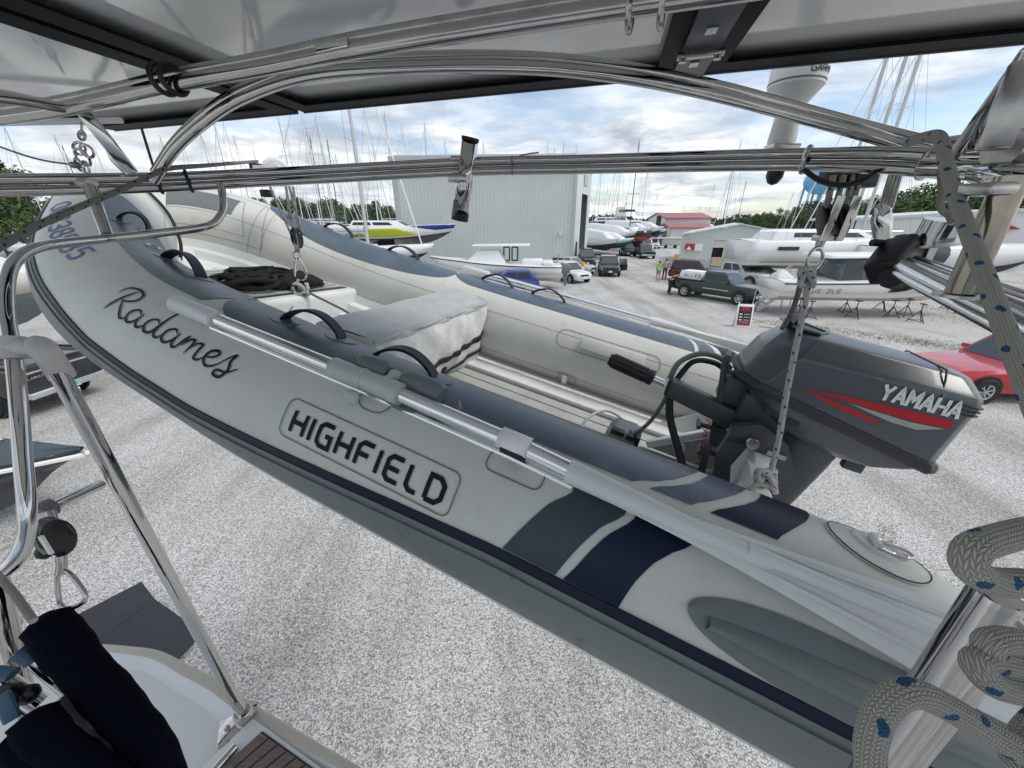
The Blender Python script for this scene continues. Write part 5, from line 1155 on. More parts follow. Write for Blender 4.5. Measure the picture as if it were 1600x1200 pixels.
def bars(name,mat,par,a,b,z0,z1,step,w_=.05,d_=.05,kind='stuff'):
    m=MB(); n=int((b-a).length/step); t=(b-a).normalized(); o=Vector((t.y,-t.x,0))
    for k in range(n+1):
        p=a+t*(k*step); m.box(p+o*d_/2+Vector((0,0,(z0+z1)/2)),(w_,d_,z1-z0),(t,o,Vector((0,0,1))))
    return m.build(name,mat,par,smooth=False,kind=kind)
bars('wall_ribs','shed_rib_shaded',shed,sA,sB,.1,SH-.1,.42,.09,.07); bars('wall_ribs','shed_metal',shed,dn(0),dn(.24),.1,SH-.1,.4); bars('wall_ribs','shed_metal',shed,dn(.84),dn(1),.1,SH-.1,.4)
m=MB(); m.bar(sA+Vector((-.3,-.35,SH)),sB+Vector((.5,-.35,SH)),.5,.45); m.build('gutter','shed_trim',shed,smooth=False,bevel=.03)
m=MB(); m.bar(sB+Vector((.3,-.3,SH)),sC+Vector((.5,.3,SH)),.4,.4); m.build('eave_trim','shed_trim',shed,smooth=False)
m=MB(); m.prism([p+Vector((0,0,SH+.1)) for p in(sA,sB,sC,sD)],(0,0,.3)); m.build('roof','roof_white',shed,smooth=False)
for p in(sA,sB): m=MB(); m.box(p+Vector((.05,-.08,SH/2)),(.35,.2,SH)); m.build('corner_trim','shed_trim',shed,smooth=False)
m=MB(); m.box(dn(.6)+Vector((.1,-.1,9.4)),(.1,1.8,1.1),(Vector((1,0,0)),(sC-sB).normalized(),Vector((0,0,1)))); m.build('door_lamp_box','shed_trim',shed,smooth=False)
m=MB(); m.box(AY(876,365,47.5),(.35,.25,.45)); m.build('meter_box','shed_white',shed,smooth=False)
# ---- small gable workshop
def wk(x,y,Y): return AY(x,y,Y)
ga=wk(1058,419,45); gb=wk(1244,419,44); ga.z=gb.z=0
ws=thing('workshop','low grey gabled metal workshop with a half open roll up door','workshop',ga.lerp(gb,.5))
gz=3.45; rz=4.5; gm=ga.lerp(gb,.46); dep=Vector((7.2,15,0))
pr=[ga,gb,gb+Vector((0,0,gz-.2)),gm+Vector((0,0,rz)),ga+Vector((0,0,gz))]
d0,d1=ga.lerp(gb,.27),ga.lerp(gb,.53)
m=MB(); m.add([ga,d0,d0+Vector((0,0,3.0)),d1+Vector((0,0,3.0)),d1,gb,pr[2],pr[3],pr[4]],[(0,1,2,8),(2,3,7,8),(3,4,5,6),(3,6,7)]); m.build('gable_wall','shed_metal',ws,smooth=False,solid=.08)
m=MB(); m.prism([pr[0],pr[4],pr[4]+dep,pr[0]+dep],(.1,0,0)); m.build('side_wall','shed_metal',ws,smooth=False)
for a,b in((pr[4],pr[3]),(pr[3],pr[2])):
    m=MB(); m.prism([a+Vector((-.2,-.3,.06)),b+Vector((.1,-.3,.06)),b+dep+Vector((0,0,.06)),a+dep+Vector((0,0,.06))],(0,0,.12)); m.build('roof','roof_white',ws,smooth=False)
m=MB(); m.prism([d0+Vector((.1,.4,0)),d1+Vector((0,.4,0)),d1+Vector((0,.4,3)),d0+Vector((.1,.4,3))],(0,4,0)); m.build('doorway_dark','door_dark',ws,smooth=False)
m=MB(); m.prism([d0+Vector((0,.1,2.2)),d1+Vector((0,.1,2.2)),d1+Vector((0,.1,3)),d0+Vector((0,.1,3))],(0,.08,0)); m.build('roller_door','gel_cream',ws,smooth=False)
bars('wall_ribs','shed_metal',ws,ga,d0,.05,3.4,.35,.04,.04); bars('wall_ribs','shed_metal',ws,d1,gb,.05,3.1,.35,.04,.04)
sg=thing('wall_sign','red sign with a white peak beside a plain white board on the workshop gable','sign',wk(1083,388,44.8))
def wallrect(x0,y0,x1,y1,Y,th=.04):
    a=AY(x0,y1,Y); b=AY(x1,y1,Y); z1=AY(x0,y0,Y).z; m=MB(); m.prism([a,b,Vector((b.x,b.y,z1)),Vector((a.x,a.y,z1))],(0,th,0)); return m
wallrect(1070,381,1084,391,44.6).build('red_board','awning_red',sg,smooth=False); wallrect(1085,381,1097,392,44.6).build('white_board','paper_white',sg,smooth=False)
a=AY(1077,384,44.55); m=MB(); m.prism([a,a+Vector((.3,0,-.42)),a+Vector((-.3,0,-.42))],(0,-.01,0)); m.build('peak_mark','paper_white',sg,smooth=False)
for i,(xx) in enumerate((1178,1202)):
    wallrect(xx,377,xx+12,381,44.0).build('letter_strip','awning_red' if i==0 else 'stand_steel',sg,smooth=False)
# ---- red roofed hangars
def shedbox(name,lab,x0,x1,ybase,ye,yr,Y,D,roof,wallm,cat='building'):
    a=AY(x0,ybase,Y); b=AY(x1,ybase,Y); a.z=b.z=0; ze=AY(x0,ye,Y).z; zr=AY(x0,yr,Y+D/2).z
    t=thing(name,lab,cat,a.lerp(b,.5)); D_=Vector((0,D,0))
    m=MB(); m.prism([a,b,b+Vector((0,0,ze)),a+Vector((0,0,ze))],(0,.3,0)); m.build('front_wall',wallm,t,smooth=False)
    m=MB(); m.add([a,a+D_,a+D_+Vector((0,0,ze)),a+D_/2+Vector((0,0,zr)),a+Vector((0,0,ze))],[(0,1,2,3,4)]); m.add([b,b+D_,b+D_+Vector((0,0,ze)),b+D_/2+Vector((0,0,zr)),b+Vector((0,0,ze))],[(0,1,2,3,4)]); m.build('gable_wall',wallm,t,smooth=False)
    for s in(0,1):
        m=MB(); e0=Vector((-.5,-.5 if s==0 else D+.5,ze)); e1=Vector((-.5,D/2,zr)); m.prism([a+e0,b+e0+Vector((1,0,0)),b+e1+Vector((1,0,0)),a+e1],(0,0,.3)); m.build('roof',roof,t,smooth=False)
    return t,a,b
t,a,b=shedbox('hangar','taller white hangar with a red roof, far end of the yard road','building' and 1035,1106,371,342,334,125,16,'roof_red','shed_white') if False else shedbox('hangar','taller white hangar with a red roof, far end of the yard road',1037,1106,371,342,334,125,16,'roof_red','shed_white')
m=MB(); m.box(a+Vector((-.15,6,3.2)),(.2,3.5,6.4)); m.build('door','door_dark',t,smooth=False)
t,a,b=shedbox('hangar','lower white lean-to with a red roof in front of the taller red roofed hangar',1046,1108,373,357,350,112,9,'roof_red','shed_white')
m=MB(); m.box(a+Vector((-.15,4,2.0)),(.2,2.5,3.8)); m.build('door','door_grey',t,smooth=False)
# trailer
tr=thing('box_trailer','grey flat topped box trailer parked in front of the red roofed hangars','trailer',G(1045,388))
a=G(1033,388); m=MB(); m.box(a+Vector((1.8,.8,1.1)),(3.6,2,1.3)); m.build('body','shed_trim',tr,bevel=.05); m=MB(); m.box(a+Vector((1.4,.8,1.85)),(5.2,2.2,.16)); m.build('flat_roof','gel_cream',tr,smooth=False)
for x in(.8,2.6): m=MB(); m.lathe([(0,0),(.33,0),(.33,.2),(0,.2)],a+Vector((x,-.25,.33)),(0,1,0),14); m.build('wheel','tyre',tr)
# ---- right warehouse
wa0=AY(1322,398,52); wb0=AY(1600,398,42); wa0.z=wb0.z=0
wh=thing('warehouse','long white low pitched warehouse with a red awning at the right behind the white boats','warehouse',wa0.lerp(wb0,.5))
za=AY(1322,345,52).z; zm=AY(1560,331,43.2).z; zb_=zm-.1; wm=wa0.lerp(wb0,.87)
m=MB(); m.add([wa0,wb0,wb0+Vector((0,0,zb_)),wm+Vector((0,0,zm)),wa0+Vector((0,0,za))],[(0,1,2,3,4)]); m.build('front_wall','shed_white',wh,smooth=False,solid=.1)
for p,q in((wa0+Vector((0,0,za)),wm+Vector((0,0,zm))),(wm+Vector((0,0,zm)),wb0+Vector((0,0,zb_)))):
    m=MB(); dd=Vector((4,14,0)); m.prism([p+Vector((-.1,-.4,.02)),q+Vector((0,-.4,.02)),q+dd,p+dd],(0,0,.32)); m.build('roof','roof_white',wh,smooth=False)
bars('wall_ribs','shed_white',wh,wa0,wb0,.1,za-.2,.5,.05,.04)
q=wa0.lerp(wb0,.80); m=MB(); m.prism([q+Vector((-.1,-.05,4.9)),q+Vector((2.0,-.75,4.9)),q+Vector((2.0,-1.5,4.1)),q+Vector((-.1,-.85,4.1))],(0,0,.08)); m.build('awning','awning_red',wh,smooth=False)
for f_ in(.12,.3,.34,.46):
    p=wa0.lerp(wb0,f_); m=MB(); m.box(p+Vector((0,-.12,2.6)),(1.1,.1,.5)); m.build('window','glass_dark',wh,smooth=False)
# ---- water tower
wt=thing('water_tower','pale blue legged water tower rising behind the trees at the right','water tower',AY(1287,345,220))
c=AY(1287,283,220); rx=25/600*207
m=MB(); m.ball(c,rx,24,(1,1,.72)); m.build('tank','tower_blue',wt)
for k in range(6):
    a=k*math.pi/3+.3; m=MB(); m.tube([c+Vector((math.cos(a)*rx*.86,math.sin(a)*rx*.86,-1)),Vector((c.x+math.cos(a)*rx*.95,c.y+math.sin(a)*rx*.95,0))],.55,8); m.build('leg','tower_blue',wt)
m=MB(); m.tube([c,Vector((c.x,c.y,0))],1.0,10); m.build('riser','tower_blue',wt)
# ---------------------------------------------------------------- trees
def treeproto(name,lab,cat,leaf,seed,nlobe=9,group=None,nq=2300,slim=1.):
    rn=random.Random(seed); t=thing(name,lab,cat,(0,0,0),group)
    m=MB(); m.tube([(0,0,0),(.1,.05,2.2),(.0,.1,4.6),(.15,0,7.2)],lambda q:.24-.19*q,8,smooth=3)
    lobes=[]
    for k in range(nlobe):
        a=rn.uniform(0,6.28); rr_=rn.uniform(.3,2.2)*slim; z=rn.uniform(3.0,8.6); r_=rn.uniform(1.0,1.9)*(1.15-.06*abs(z-5.5)); lobes.append((Vector((math.cos(a)*rr_,math.sin(a)*rr_,z)),r_))
        m.tube([(0.02,.05,z*.55),(math.cos(a)*rr_*.5,math.sin(a)*rr_*.5,z*.8),(math.cos(a)*rr_,math.sin(a)*rr_,z)],lambda q:.09-.07*q,5)
    lobes.append((Vector((0,0,8.8)),1.2)); m.build('trunk','bark',t)
    m=MB()
    for k in range(nq):
        c,r_=rn.choice(lobes); d=Vector((rn.gauss(0,1),rn.gauss(0,1),rn.gauss(0,1))).normalized(); q=c+d*r_*(rn.random()**.35)*Vector((1,1,1)).x
        s=rn.uniform(.10,.24); u=Vector((rn.gauss(0,1),rn.gauss(0,1),rn.gauss(0,1))).normalized(); v=u.cross(d+Vector((.01,.02,.03))).normalized()
        m.add([q-u*s,q+v*s*.7,q+u*s,q-v*s*.7],[(0,1,2,3)])
    m.build('crown',leaf,t,smooth=False); return t
TG='trees behind the yard buildings'
protos=[treeproto('broadleaf_tree','mid green broadleaf tree in the wood behind the white warehouse and boats','tree','leaf_mid',1,11,TG),treeproto('broadleaf_tree','mid green broadleaf tree in the wood behind the white warehouse and boats','tree','leaf_mid',2,9,TG),treeproto('dark_tree','dark green tree in the wood behind the yard buildings and masts','tree','leaf_dark',3,10,TG,slim=.8)]
used=set()
def treeat(x,yt,Y,k,label=None,group=None):
    p=AY(x,345,Y); h=AY(x,yt,Y).z; s=h/10.0
    o=protos[k] if k not in used else copy_tree(protos[k]); used.add(k)
    o.location=(p.x,p.y,0); o.scale=(s*1.15,s*1.15,s); o.rotation_euler=(0,0,rd_.uniform(0,6.28))
    o['label']=label or TLAB[k]; o['group']=group or TG
    return o
TLAB=['mid green broadleaf tree in the wood behind the warehouse and boats at the right']*2+['dark green tree in the wood behind the warehouse and boats at the right']
for x,yt,Y,k in[(-60,225,55,0),(-10,238,58,1),(22,243,60,0),(45,262,64,2),(62,285,70,1),(-40,262,50,2),(5,275,52,0),(40,300,66,1)]: treeat(x,yt,Y,k,'broadleaf tree at the left edge of the picture beside the dinghy bow','trees at the left edge')
x=392
while x<615: treeat(x,311+rd_.uniform(-5,8)+(6 if x>540 else 0),150+rd_.uniform(-8,8),rd_.choice((0,2,2)),'tree in the low dark tree line behind the masts left of the big shed','trees behind the left masts'); x+=11
tab=[(1140,338,190),(1165,333,180),(1200,329,165),(1230,322,150),(1262,312,135),(1300,306,120),(1340,306,105),(1372,303,95),(1400,292,86),(1430,281,78),(1470,287,74),(1500,282,70),(1530,279,66),(1560,276,62),(1620,270,58)]
x=1138
while x<1640:
    xs=[p[0] for p in tab]; yt=float(np.interp(x,xs,[p[1] for p in tab])); Y=float(np.interp(x,xs,[p[2] for p in tab]))
    treeat(x,yt+rd_.uniform(-3,6),Y+rd_.uniform(-4,4),rd_.choice((0,1,2,1))); treeat(x+5,yt+14+rd_.uniform(-4,8),Y-8+rd_.uniform(-3,3),rd_.choice((0,1,0)))
    x+=10+ (x-1138)*.03
# far wood behind the road end, one mass
m=MB()
for k in range(16000):
    X=rd_.uniform(-140,230); Y=rd_.uniform(250,290); z=rd_.random()**.8*(6.0+1.3*math.sin(X*.13)+.9*math.sin(X*.41+Y)+.7*math.sin(X*1.3)); q=Vector((X,Y,max(.3,z))); s=rd_.uniform(.7,1.3)
    u=Vector((rd_.gauss(0,1),rd_.gauss(0,1),rd_.gauss(0,1))).normalized(); v=u.cross(Vector((.3,1,.2))).normalized(); m.add([q-u*s,q+v*s*.7,q+u*s,q-v*s*.7],[(0,1,2,3)])
m.build('far_wood','leaf_far',None,smooth=False,kind='stuff')
# ---------------------------------------------------------------- boats
def hullparts(t,L,B,z0,hh,top='gel_white',bot='bottom_blue',deck='gel_white',vee=.45,stern=.86,bowrise=.35,stripe=None,wl_=.25,n=18,rake=.6):
    def st(u):
        k=max(0,(u-.35)/.65); hb=B/2*(stern+(1-stern)*min(1,u/.35))*(1-k**2.4*.97); x=-L/2+L*u; kz=z0+ (hh*.75)*max(0,(u-.72)/.28)**2
        sz=z0+hh+bowrise*u*u; cz=z0+vee*(1-.2*u)+ (sz-z0-vee)*.55*k**2; return x,hb,kz,sz,min(cz,sz-.15)
    S=[st(i/n) for i in range(n+1)]
    def ring(i,lv):
        x,hb,kz,sz,cz=S[i]; wz=cz+(sz-cz)*wl_; xr=x+rake*max(0,(i/n-.8)/.2)**1.5
        hw=hb*(.90 if lv<2 else 1)
        return {0:[(x,0,kz)],1:[(x,hb*.88,cz)],2:[(x+ (xr-x)*wl_,hb*(.88+.12*wl_**.6),wz)],3:[(xr,hb,sz)]}[lv][0]
    def mir(p): return (p[0],-p[1],p[2])
    m=MB(); m.loft([[ring(i,2),ring(i,1),ring(i,0),mir(ring(i,1)),mir(ring(i,2))] for i in range(n+1)]); m.build('hull_bottom',bot,t,ang=30)
    m=MB()
    for f in(lambda p:p,mir): m.grid([[f(ring(i,2)),f(tuple((a+b)/2+(0 if j!=1 else .02) for j,(a,b) in enumerate(zip(ring(i,2),ring(i,3))))),f(ring(i,3))] for i in range(n+1)])
    m.grid([[ring(0,2),ring(0,3)],[mir(ring(0,2)),mir(ring(0,3))]]); m.build('topsides',top,t,ang=40,solid=.02)
    m=MB(); m.grid([[ring(i,3),tuple([ring(i,3)[0],0,ring(i,3)[2]+.05]),mir(ring(i,3))] for i in range(n+1)]); m.build('deck',deck,t)
    if stripe:
        m=MB()
        for f in(lambda p:p,mir): m.tube([f((ring(i,3)[0],ring(i,3)[1]+.01,ring(i,3)[2]-.10)) for i in range(n+1)],.04,6)
        m.build('rub_rail',stripe,t)
    return S,ring,mir
def cabin(t,pts,hw,z0,z1,mat='gel_white',win=None,taper=.82):
    """pts: x positions base rear, top rear, top front, base front"""
    a,b,c,d=pts; r0=[(a,-hw,z0),(d,-hw*.85,z0),(d,hw*.85,z0),(a,hw,z0)]; r1=[(b,-hw*taper,z1),(c,-hw*taper*.85,z1),(c,hw*taper*.85,z1),(b,hw*taper,z1)]
    m=MB(); m.loft([r0,r1]); m.build('cabin',mat,t,bevel=min(.08,(z1-z0)*.2))
    if win:
        for (u0,u1,v0,v1) in win:
            for s in(1,-1):
                def q(u,v):
                    x0=a+(d-a)*u; y0=hw+(hw*.85-hw)*u; x1=b+(c-b)*u; y1=(hw+(hw*.85-hw)*u)*taper
                    return (x0+(x1-x0)*v,s*(y0+(y1-y0)*v+.012),z0+(z1-z0)*v)
                m=MB(); m.grid([[q(u0,v0),q(u1,v0)],[q(u0,v1),q(u1,v1)]]); m.build('window','glass_dark',t,smooth=False,solid=.01)
    def fq(y,v): return (d+(c-d)*v+.015,y*(hw*.85)*(1+(taper-1)*v),z0+(z1-z0)*v)
    m=MB(); m.grid([[fq(-.8,.25),fq(.8,.25)],[fq(-.8,.85),fq(.8,.85)]]); m.build('windscreen','glass_dark',t,smooth=False,solid=.01)
def rig(t,xm,zd,h,mat='alloy_mast',r_=.085,bow=None,stern=None,spread=(.42,.68),furl=True,bw=1.3):
    m=MB(); m.tube([(xm,0,zd-1),(xm-.02,0,zd+h*.5),(xm-.1,0,zd+h)],lambda q:r_*(1-.25*q),10); m.build('mast',mat,t)
    m=MB(); m.tube([(xm-.1,0,zd+1.2),(xm-4.2,0,zd+1.3)],.10,8); m.build('boom',mat,t)
    for f in spread:
        for s in(-1,1): m=MB(); m.tube([(xm,0,zd+h*f),(xm-.25,s*bw*(1.1-f*.5),zd+h*f+.08)],.03,6); m.build('spreader',mat,t)
    m=MB(); w_=.014
    for s in(-1,1):
        m.tube([(xm-.2,s*bw,zd),(xm-.25,s*bw*(1.1-spread[0]*.5),zd+h*spread[0]),(xm-.25,s*bw*(1.1-spread[-1]*.5),zd+h*spread[-1]),(xm-.1,0,zd+h)],w_,4)
    if stern is not None: m.tube([(stern,0,zd),(xm-.1,0,zd+h)],w_,4)
    m.tube([(xm-.1,-.35,zd+h+.12),(xm-.1,.3,zd+h+.12)],.02,4); m.tube([(xm-.1,0,zd+h),(xm-.1,0,zd+h+.5)],.015,4); m.build('rigging','wire',t)
    if bow is not None:
        m=MB(); m.tube([(bow,0,zd+.3),(xm+.1,0,zd+h*.93)],.055 if furl else .012,8); m.build('furled_jib' if furl else 'forestay','mast_white' if furl else 'wire',t)
def keel(t,z0,xk=-.2,mat='bottom_blue'):
    m=MB(); m.prism([(xk-.9,-.09,z0+.15),(xk+.9,-.09,z0+.15),(xk+.45,-.09,.18),(xk-.6,-.09,.18)],(0,.18,0)); m.build('keel',mat,t,smooth=False)
def sail(lab,mat='alloy_mast',top='gel_white',bot='bottom_blue',L=11,h=15.5,grp=None,stripe=None,z0=1.9,furl=True):
    t=thing('sailboat',lab,'sailboat',(0,0,0),grp)
    hullparts(t,L,3.5,z0,1.75,top,bot,stripe=stripe); cabin(t,(-1.8,-1.5,2.0,3.0),1.15,z0+1.75,z0+2.35,win=[(.1,.45,.35,.75),(.5,.85,.35,.75)]); keel(t,z0,mat=bot)
    rig(t,.8,z0+1.9,h,mat,bow=L/2-.2,stern=-L/2+.2,furl=furl)
    m=MB()
    for s in(-1,1):
        for q in range(7): x=-L/2+.6+q*(L-2.2)/6; m.tube([(x,s*1.5*(1 if x<1.5 else 1-.15*(x-1.5)),z0+1.8),(x,s*1.5*(1 if x<1.5 else 1-.15*(x-1.5)),z0+2.5)],.015,4)
    m.build('stanchions','stainless_dull',t); return t
GL_='sailboats laid up on stands in the left part of the yard'
sp=[sail('white hulled sailboat laid up beyond the dinghy, its mast among those at the left','alloy_mast',grp=GL_),
    sail('white hulled sailboat laid up beyond the dinghy, its mast among those at the left','mast_white',bot='bottom_black',L=12,h=17,grp=GL_,stripe='navy_line'),
    sail('dark hulled sailboat laid up beyond the dinghy with a dark mast, at the left','mast_dark',top='gel_black',bot='bottom_red',L=10.5,h=14.5,grp=GL_,furl=False)]
hts=[19.3-0,.0,0]; hts=[1.9+1.9+15.5,1.9+1.9+17,1.9+1.9+14.5]; su=set()
def sailat(x,yt,Y,k,yaw=None,label=None,group=None):
    p=AY(x,yt,Y); s=p.z/hts[k]; yw=R(yaw if yaw is not None else rd_.choice((0,15,90,180,170,-20,80)))
    s=max(.5,s)
    o=sp[k] if k not in su else copy_tree(sp[k]); su.add(k)
    mx_=.7*s; o.location=(p.x-mx_*math.cos(yw),p.y-mx_*math.sin(yw),0); o.rotation_euler=(0,0,yw); o.scale=(s,s,s)
    if label: o['label']=label
    if group: o['group']=group
    elif group=='' : del o['group']
    return o
LST=[]
for a in[(6,197,45,0),(85,213,60,0),(97,228,80,2),(150,236,72,0),(250,214,80,0),(285,222,92,1),(313,208,88,0),(335,196,66,0),(349,190,62,1),(365,214,96,0),(395,232,90,0),(435,187,78,0),(446,205,98,1),(471,178,56,1),(478,202,72,0),(484,214,92,2),(493,183,70,0),(503,226,100,0),(511,219,64,2),(524,242,95,0),(560,236,90,1),(568,168,48,1),(583,231,104,0),(601,178,60,0),(628,197,78,1),(663,193,82,0),(695,221,98,0),(640,240,110,0)]: LST.append((a[0],a[3],sailat(*a)))
ORD='first second third fourth fifth sixth seventh eighth ninth tenth eleventh twelfth thirteenth fourteenth fifteenth sixteenth seventeenth eighteenth nineteenth twentieth twenty-first twenty-second twenty-third twenty-fourth twenty-fifth twenty-sixth twenty-seventh twenty-eighth twenty-ninth thirtieth'.split()
for i_,(x_,k_,o_) in enumerate(sorted(LST,key=lambda q:q[0])): o_['label']='%s sailboat laid up behind the dinghy, its mast %s from the left edge'%(('silver masted','white masted','dark masted')[k_],ORD[i_])
LB='sailboat behind the big shed with only its mast head showing over the roof'
for a in[(755,223,92,0),(856,222,96,1),(866,232,110,0),(881,223,98,0),(901,227,105,1)]: sailat(*a,label=LB,group='sailboats hidden behind the big shed')
LC='sailboat laid up along the far end of the yard road, right of the big shed'
for a in[(941,256,84,0),(962,262,92,1),(972,250,100,0),(1013,262,120,0),(1028,300,150,1),(1070,320,170,0),(1096,311,165,0),(1117,286,150,0),(950,290,140,1)]: sailat(*a,yaw=100,label=LC,group='sailboats along the far road')
LD='dark masted sailboat at the road end, right of the shed'
for a in[(999,221,74,2),(1166,283,80,2),(1146,262,95,2)]: sailat(*a,yaw=100,label=LD,group='dark masted sailboats')
sailat(1158,221,62,1,yaw=90,label='sailboat with the thick white mast standing above the workshop roof',group='single white mast')
LE='tall sailboat in the right row, bow to the left with white furled jib'
bigp=sail('tall sailboat in the right row, bow to the left with white furled jib','mast_white',L=13,h=20,z0=1.5); sp.append(None)
m_=[c for c in kids(bigp) if c.name.startswith('mast')][0]; bpy.data.objects.remove(m_); m=MB(); m.tube([(.8,0,3),(.7,0,23.4)],.17,12); m.build('mast','alloy_mast',bigp,local=True)
hts.append(23.4); sp[3]=bigp
for a in[(1395,60,38,3),(1432,40,37,3),(1452,45,36,3)]: sailat(*a,yaw=176,label=LE,group='tall sailboats in the right row')
for a in[(1240,300,85,0),(1252,296,88,1),(1272,300,80,2),(1300,290,78,0),(1420,230,60,0),(1560,200,55,0)]: sailat(*a,yaw=100,label='sailboat laid up before the wood at the right, mast thin against the trees',group='sailboats before the right wood')
def place(t,p,yaw,s=1): t.location=(p.x,p.y,p.z if len(p)>2 else 0); t.rotation_euler=(0,0,R(yaw)); t.scale=(s,s,s)
# racing boat : white, lime and navy
t=thing('racing_sailboat','racing sailboat with a white, lime green and navy blue hull, left of the big shed','sailboat',(0,0,0))
S,ring,mir=hullparts(t,13,3.6,2.6,1.55,'gel_white','gel_black',bowrise=.3,wl_=.12)
m=MB()
for i0,i1,v0,v1,mt_ in((3,14,.12,.86,'gel_lime'),(13,18,.45,1.0,'gel_blue')):
    for f in(1,-1):
        m=MB(); rows=[]
        for i in range(i0,i1+1):
            a=ring(i,2); b=ring(i,3); w1=v1 if i<i1-3 or mt_=='gel_blue' else v1-(i-(i1-3))*.22; w0=v0 if mt_=='gel_lime' else v0+ (1-v0)*max(0,(16-i)/3)
            rows.append([((a[0]+(b[0]-a[0])*v),f*(a[1]+(b[1]-a[1])*v+.03+.02*math.sin(math.pi*v)),a[2]+(b[2]-a[2])*v) for v in np.linspace(w0,w1,5)])
        m.grid(rows); m.build('side_stripe',mt_,t,solid=.01)
m=MB(); text(m,'ACTION',0,0,.42,.42,.12,.07,lambda u,v:(-4.6+u,-1.76-.06,3.35+v),.2,.2); m.build('side_lettering','stand_steel',t,smooth=False)
cabin(t,(-3.4,-3.0,1.2,2.6),1.2,4.15,4.8,win=[(.05,.4,.35,.75),(.45,.8,.35,.75)]); keel(t,2.6,mat='bottom_black')
m=MB(); m.tube([(5.6,-.7,4.5),(5.6,-.7,5.1),(6.4,-.3,5.15),(6.4,-.3,4.5)],.02,5); m.tube([(5.6,-.7,5.1),(5.6,.7,5.1),(6.4,.3,5.15)],.02,5); m.build('pulpit','stainless_dull',t)
pb2=AY(705,345,41); place(t,Vector((pb2.x-6.6,41.5,.15)),-4)
# white trimaran hull in front with the thick mast
t=thing('white_trimaran','large white multihull with a thick leaning mast in front of the racing sailboat','trimaran',(0,0,0))
hullparts(t,14,3.0,1.3,1.5,'gel_white','bottom_black',wl_=.1,stripe=None); rig(t,2.2,2.8,18,'alloy_mast',.14,bow=6.6,stern=-6.5,furl=True); cabin(t,(-3,-2.5,1.0,2.2),1.1,2.8,3.3,win=[(.1,.8,.3,.7)])
m=MB(); m.tube([(2,0,4.3),(-4.5,0,4.4)],.20,10); m.build('furled_mainsail','canvas_white',t)
q=AY(565,365,33); place(t,Vector((q.x-2.0,33.5,0)),2)
# motor boat with hard top beside the shed
def outboard(t,x,z,mat='gel_white'):
    m=MB(); m.loft([[(x-.05,-.25,z),(x-.75,-.22,z),(x-.75,.22,z),(x-.05,.25,z)],[(x-.02,-.28,z+.45),(x-.85,-.25,z+.45),(x-.85,.25,z+.45),(x-.02,.28,z+.45)],[(x-.15,-.2,z+.75),(x-.7,-.18,z+.7),(x-.7,.18,z+.7),(x-.15,.2,z+.75)]]); m.build('engine_cowl',mat,t,bevel=.05)
    m=MB(); m.prism([(x-.25,-.08,z),(x-.6,-.08,z),(x-.55,-.08,z-.95),(x-.35,-.08,z-.95)],(0,.16,0)); m.build('engine_leg','strake_grey',t,smooth=False)
t=thing('fishing_boat','white fishing boat with a hard top and black framed console by the shed','motor boat',(0,0,0))
hullparts(t,9.6,2.9,.55,1.25,'gel_white','gel_cream',stripe='stand_steel',bowrise=.55,vee=.4)
m=MB(); m.loft([[(2.6,-.9,1.9),(-.6,-1.0,1.9),(-.6,1.0,1.9),(2.6,.9,1.9)],[(1.6,-.6,2.8),(.0,-.8,2.9),(.0,.8,2.9),(1.6,.6,2.8)]]); m.build('console_cover','shrink_wrap',t,bevel=.08)
m=MB(); m.loft([[(1.9,-.9,3.15),(-2.4,-1.05,3.2),(-2.4,1.05,3.2),(1.9,.9,3.15)],[(2.0,-.8,3.24),(-2.3,-1.0,3.3),(-2.3,1.0,3.3),(2.0,.8,3.24)]]); m.build('hard_top','gel_white',t,bevel=.03)
for x in(-.3,-.95):
    m=MB()
    for a,b in(((x,-.9,2.0),(x,-.9,3.0)),((x-.45,-.9,2.0),(x-.45,-.9,3.0)),((x,-.9,3.0),(x-.45,-.9,3.0)),((x,-.9,2.0),(x-.45,-.9,2.0))): m.bar(a,b,.1,.1)
    m.build('door_frame','black_plastic',t,smooth=False)
m=MB(); m.box((-2.6,0,2.0),(1.6,1.6,.4)); m.box((-3.8,0,1.95),(.8,2.0,.25)); m.build('seat_cover','shrink_wrap',t,bevel=.1)
m=MB(); text(m,'BOSTON 345',0,0,.20,.16,.07,.035,lambda u,v:(-4.4+u,-1.44,1.25+v),.2,.1); 
m.build('side_lettering','stand_steel',t,smooth=False); outboard(t,-4.75,1.15,'strake_grey')
m=MB()
for y in(-.7,-.2,.3): m.tube([(-4.5,y,1.9),(-4.6,y,2.5)],.02,5)
m.build('rod_racks','stainless_dull',t)
q=G(868,452); place(t,Vector((q.x-4.4,q.y+.9,0)),176)
# long white yacht on the right (hull a), second (415), and foreground cruiser
t=thing('motor_yacht','tall flat sided white yacht hull with one dark slot window, behind the parked pickups','yacht',(0,0,0))
hullparts(t,13,4.2,1.25,2.25,'gel_white','gel_cream',stripe=None,wl_=.12,stern=.97,bowrise=.2)
m=MB(); m.box((-3.6,-2.10,2.95),(1.5,.12,.26)); m.build('slot_window','glass_dark',t,smooth=False); m=MB(); m.box((2.2,-1.95,2.95),(.9,.3,.22)); m.build('slot_window','glass_dark',t,smooth=False)
cabin(t,(-4.8,-4.2,2.0,3.6),1.6,3.5,4.3,win=[(.2,.5,.3,.7),(.55,.9,.3,.7)])
m=MB()
for q in range(11): m.tube([(-6+q*1.05,-1.9,3.5),(-6+q*1.05,-1.9,4.2)],.018,4)
m.tube([(-6,-1.9,4.2),(4.5,-1.9,4.2)],.018,4); m.build('guard_rail','stainless_dull',t)
for s in(-2.12,): m=MB(); m.box((0,s,1.95),(11,.06,.05)); m.build('boot_line','stand_steel',t,smooth=False)
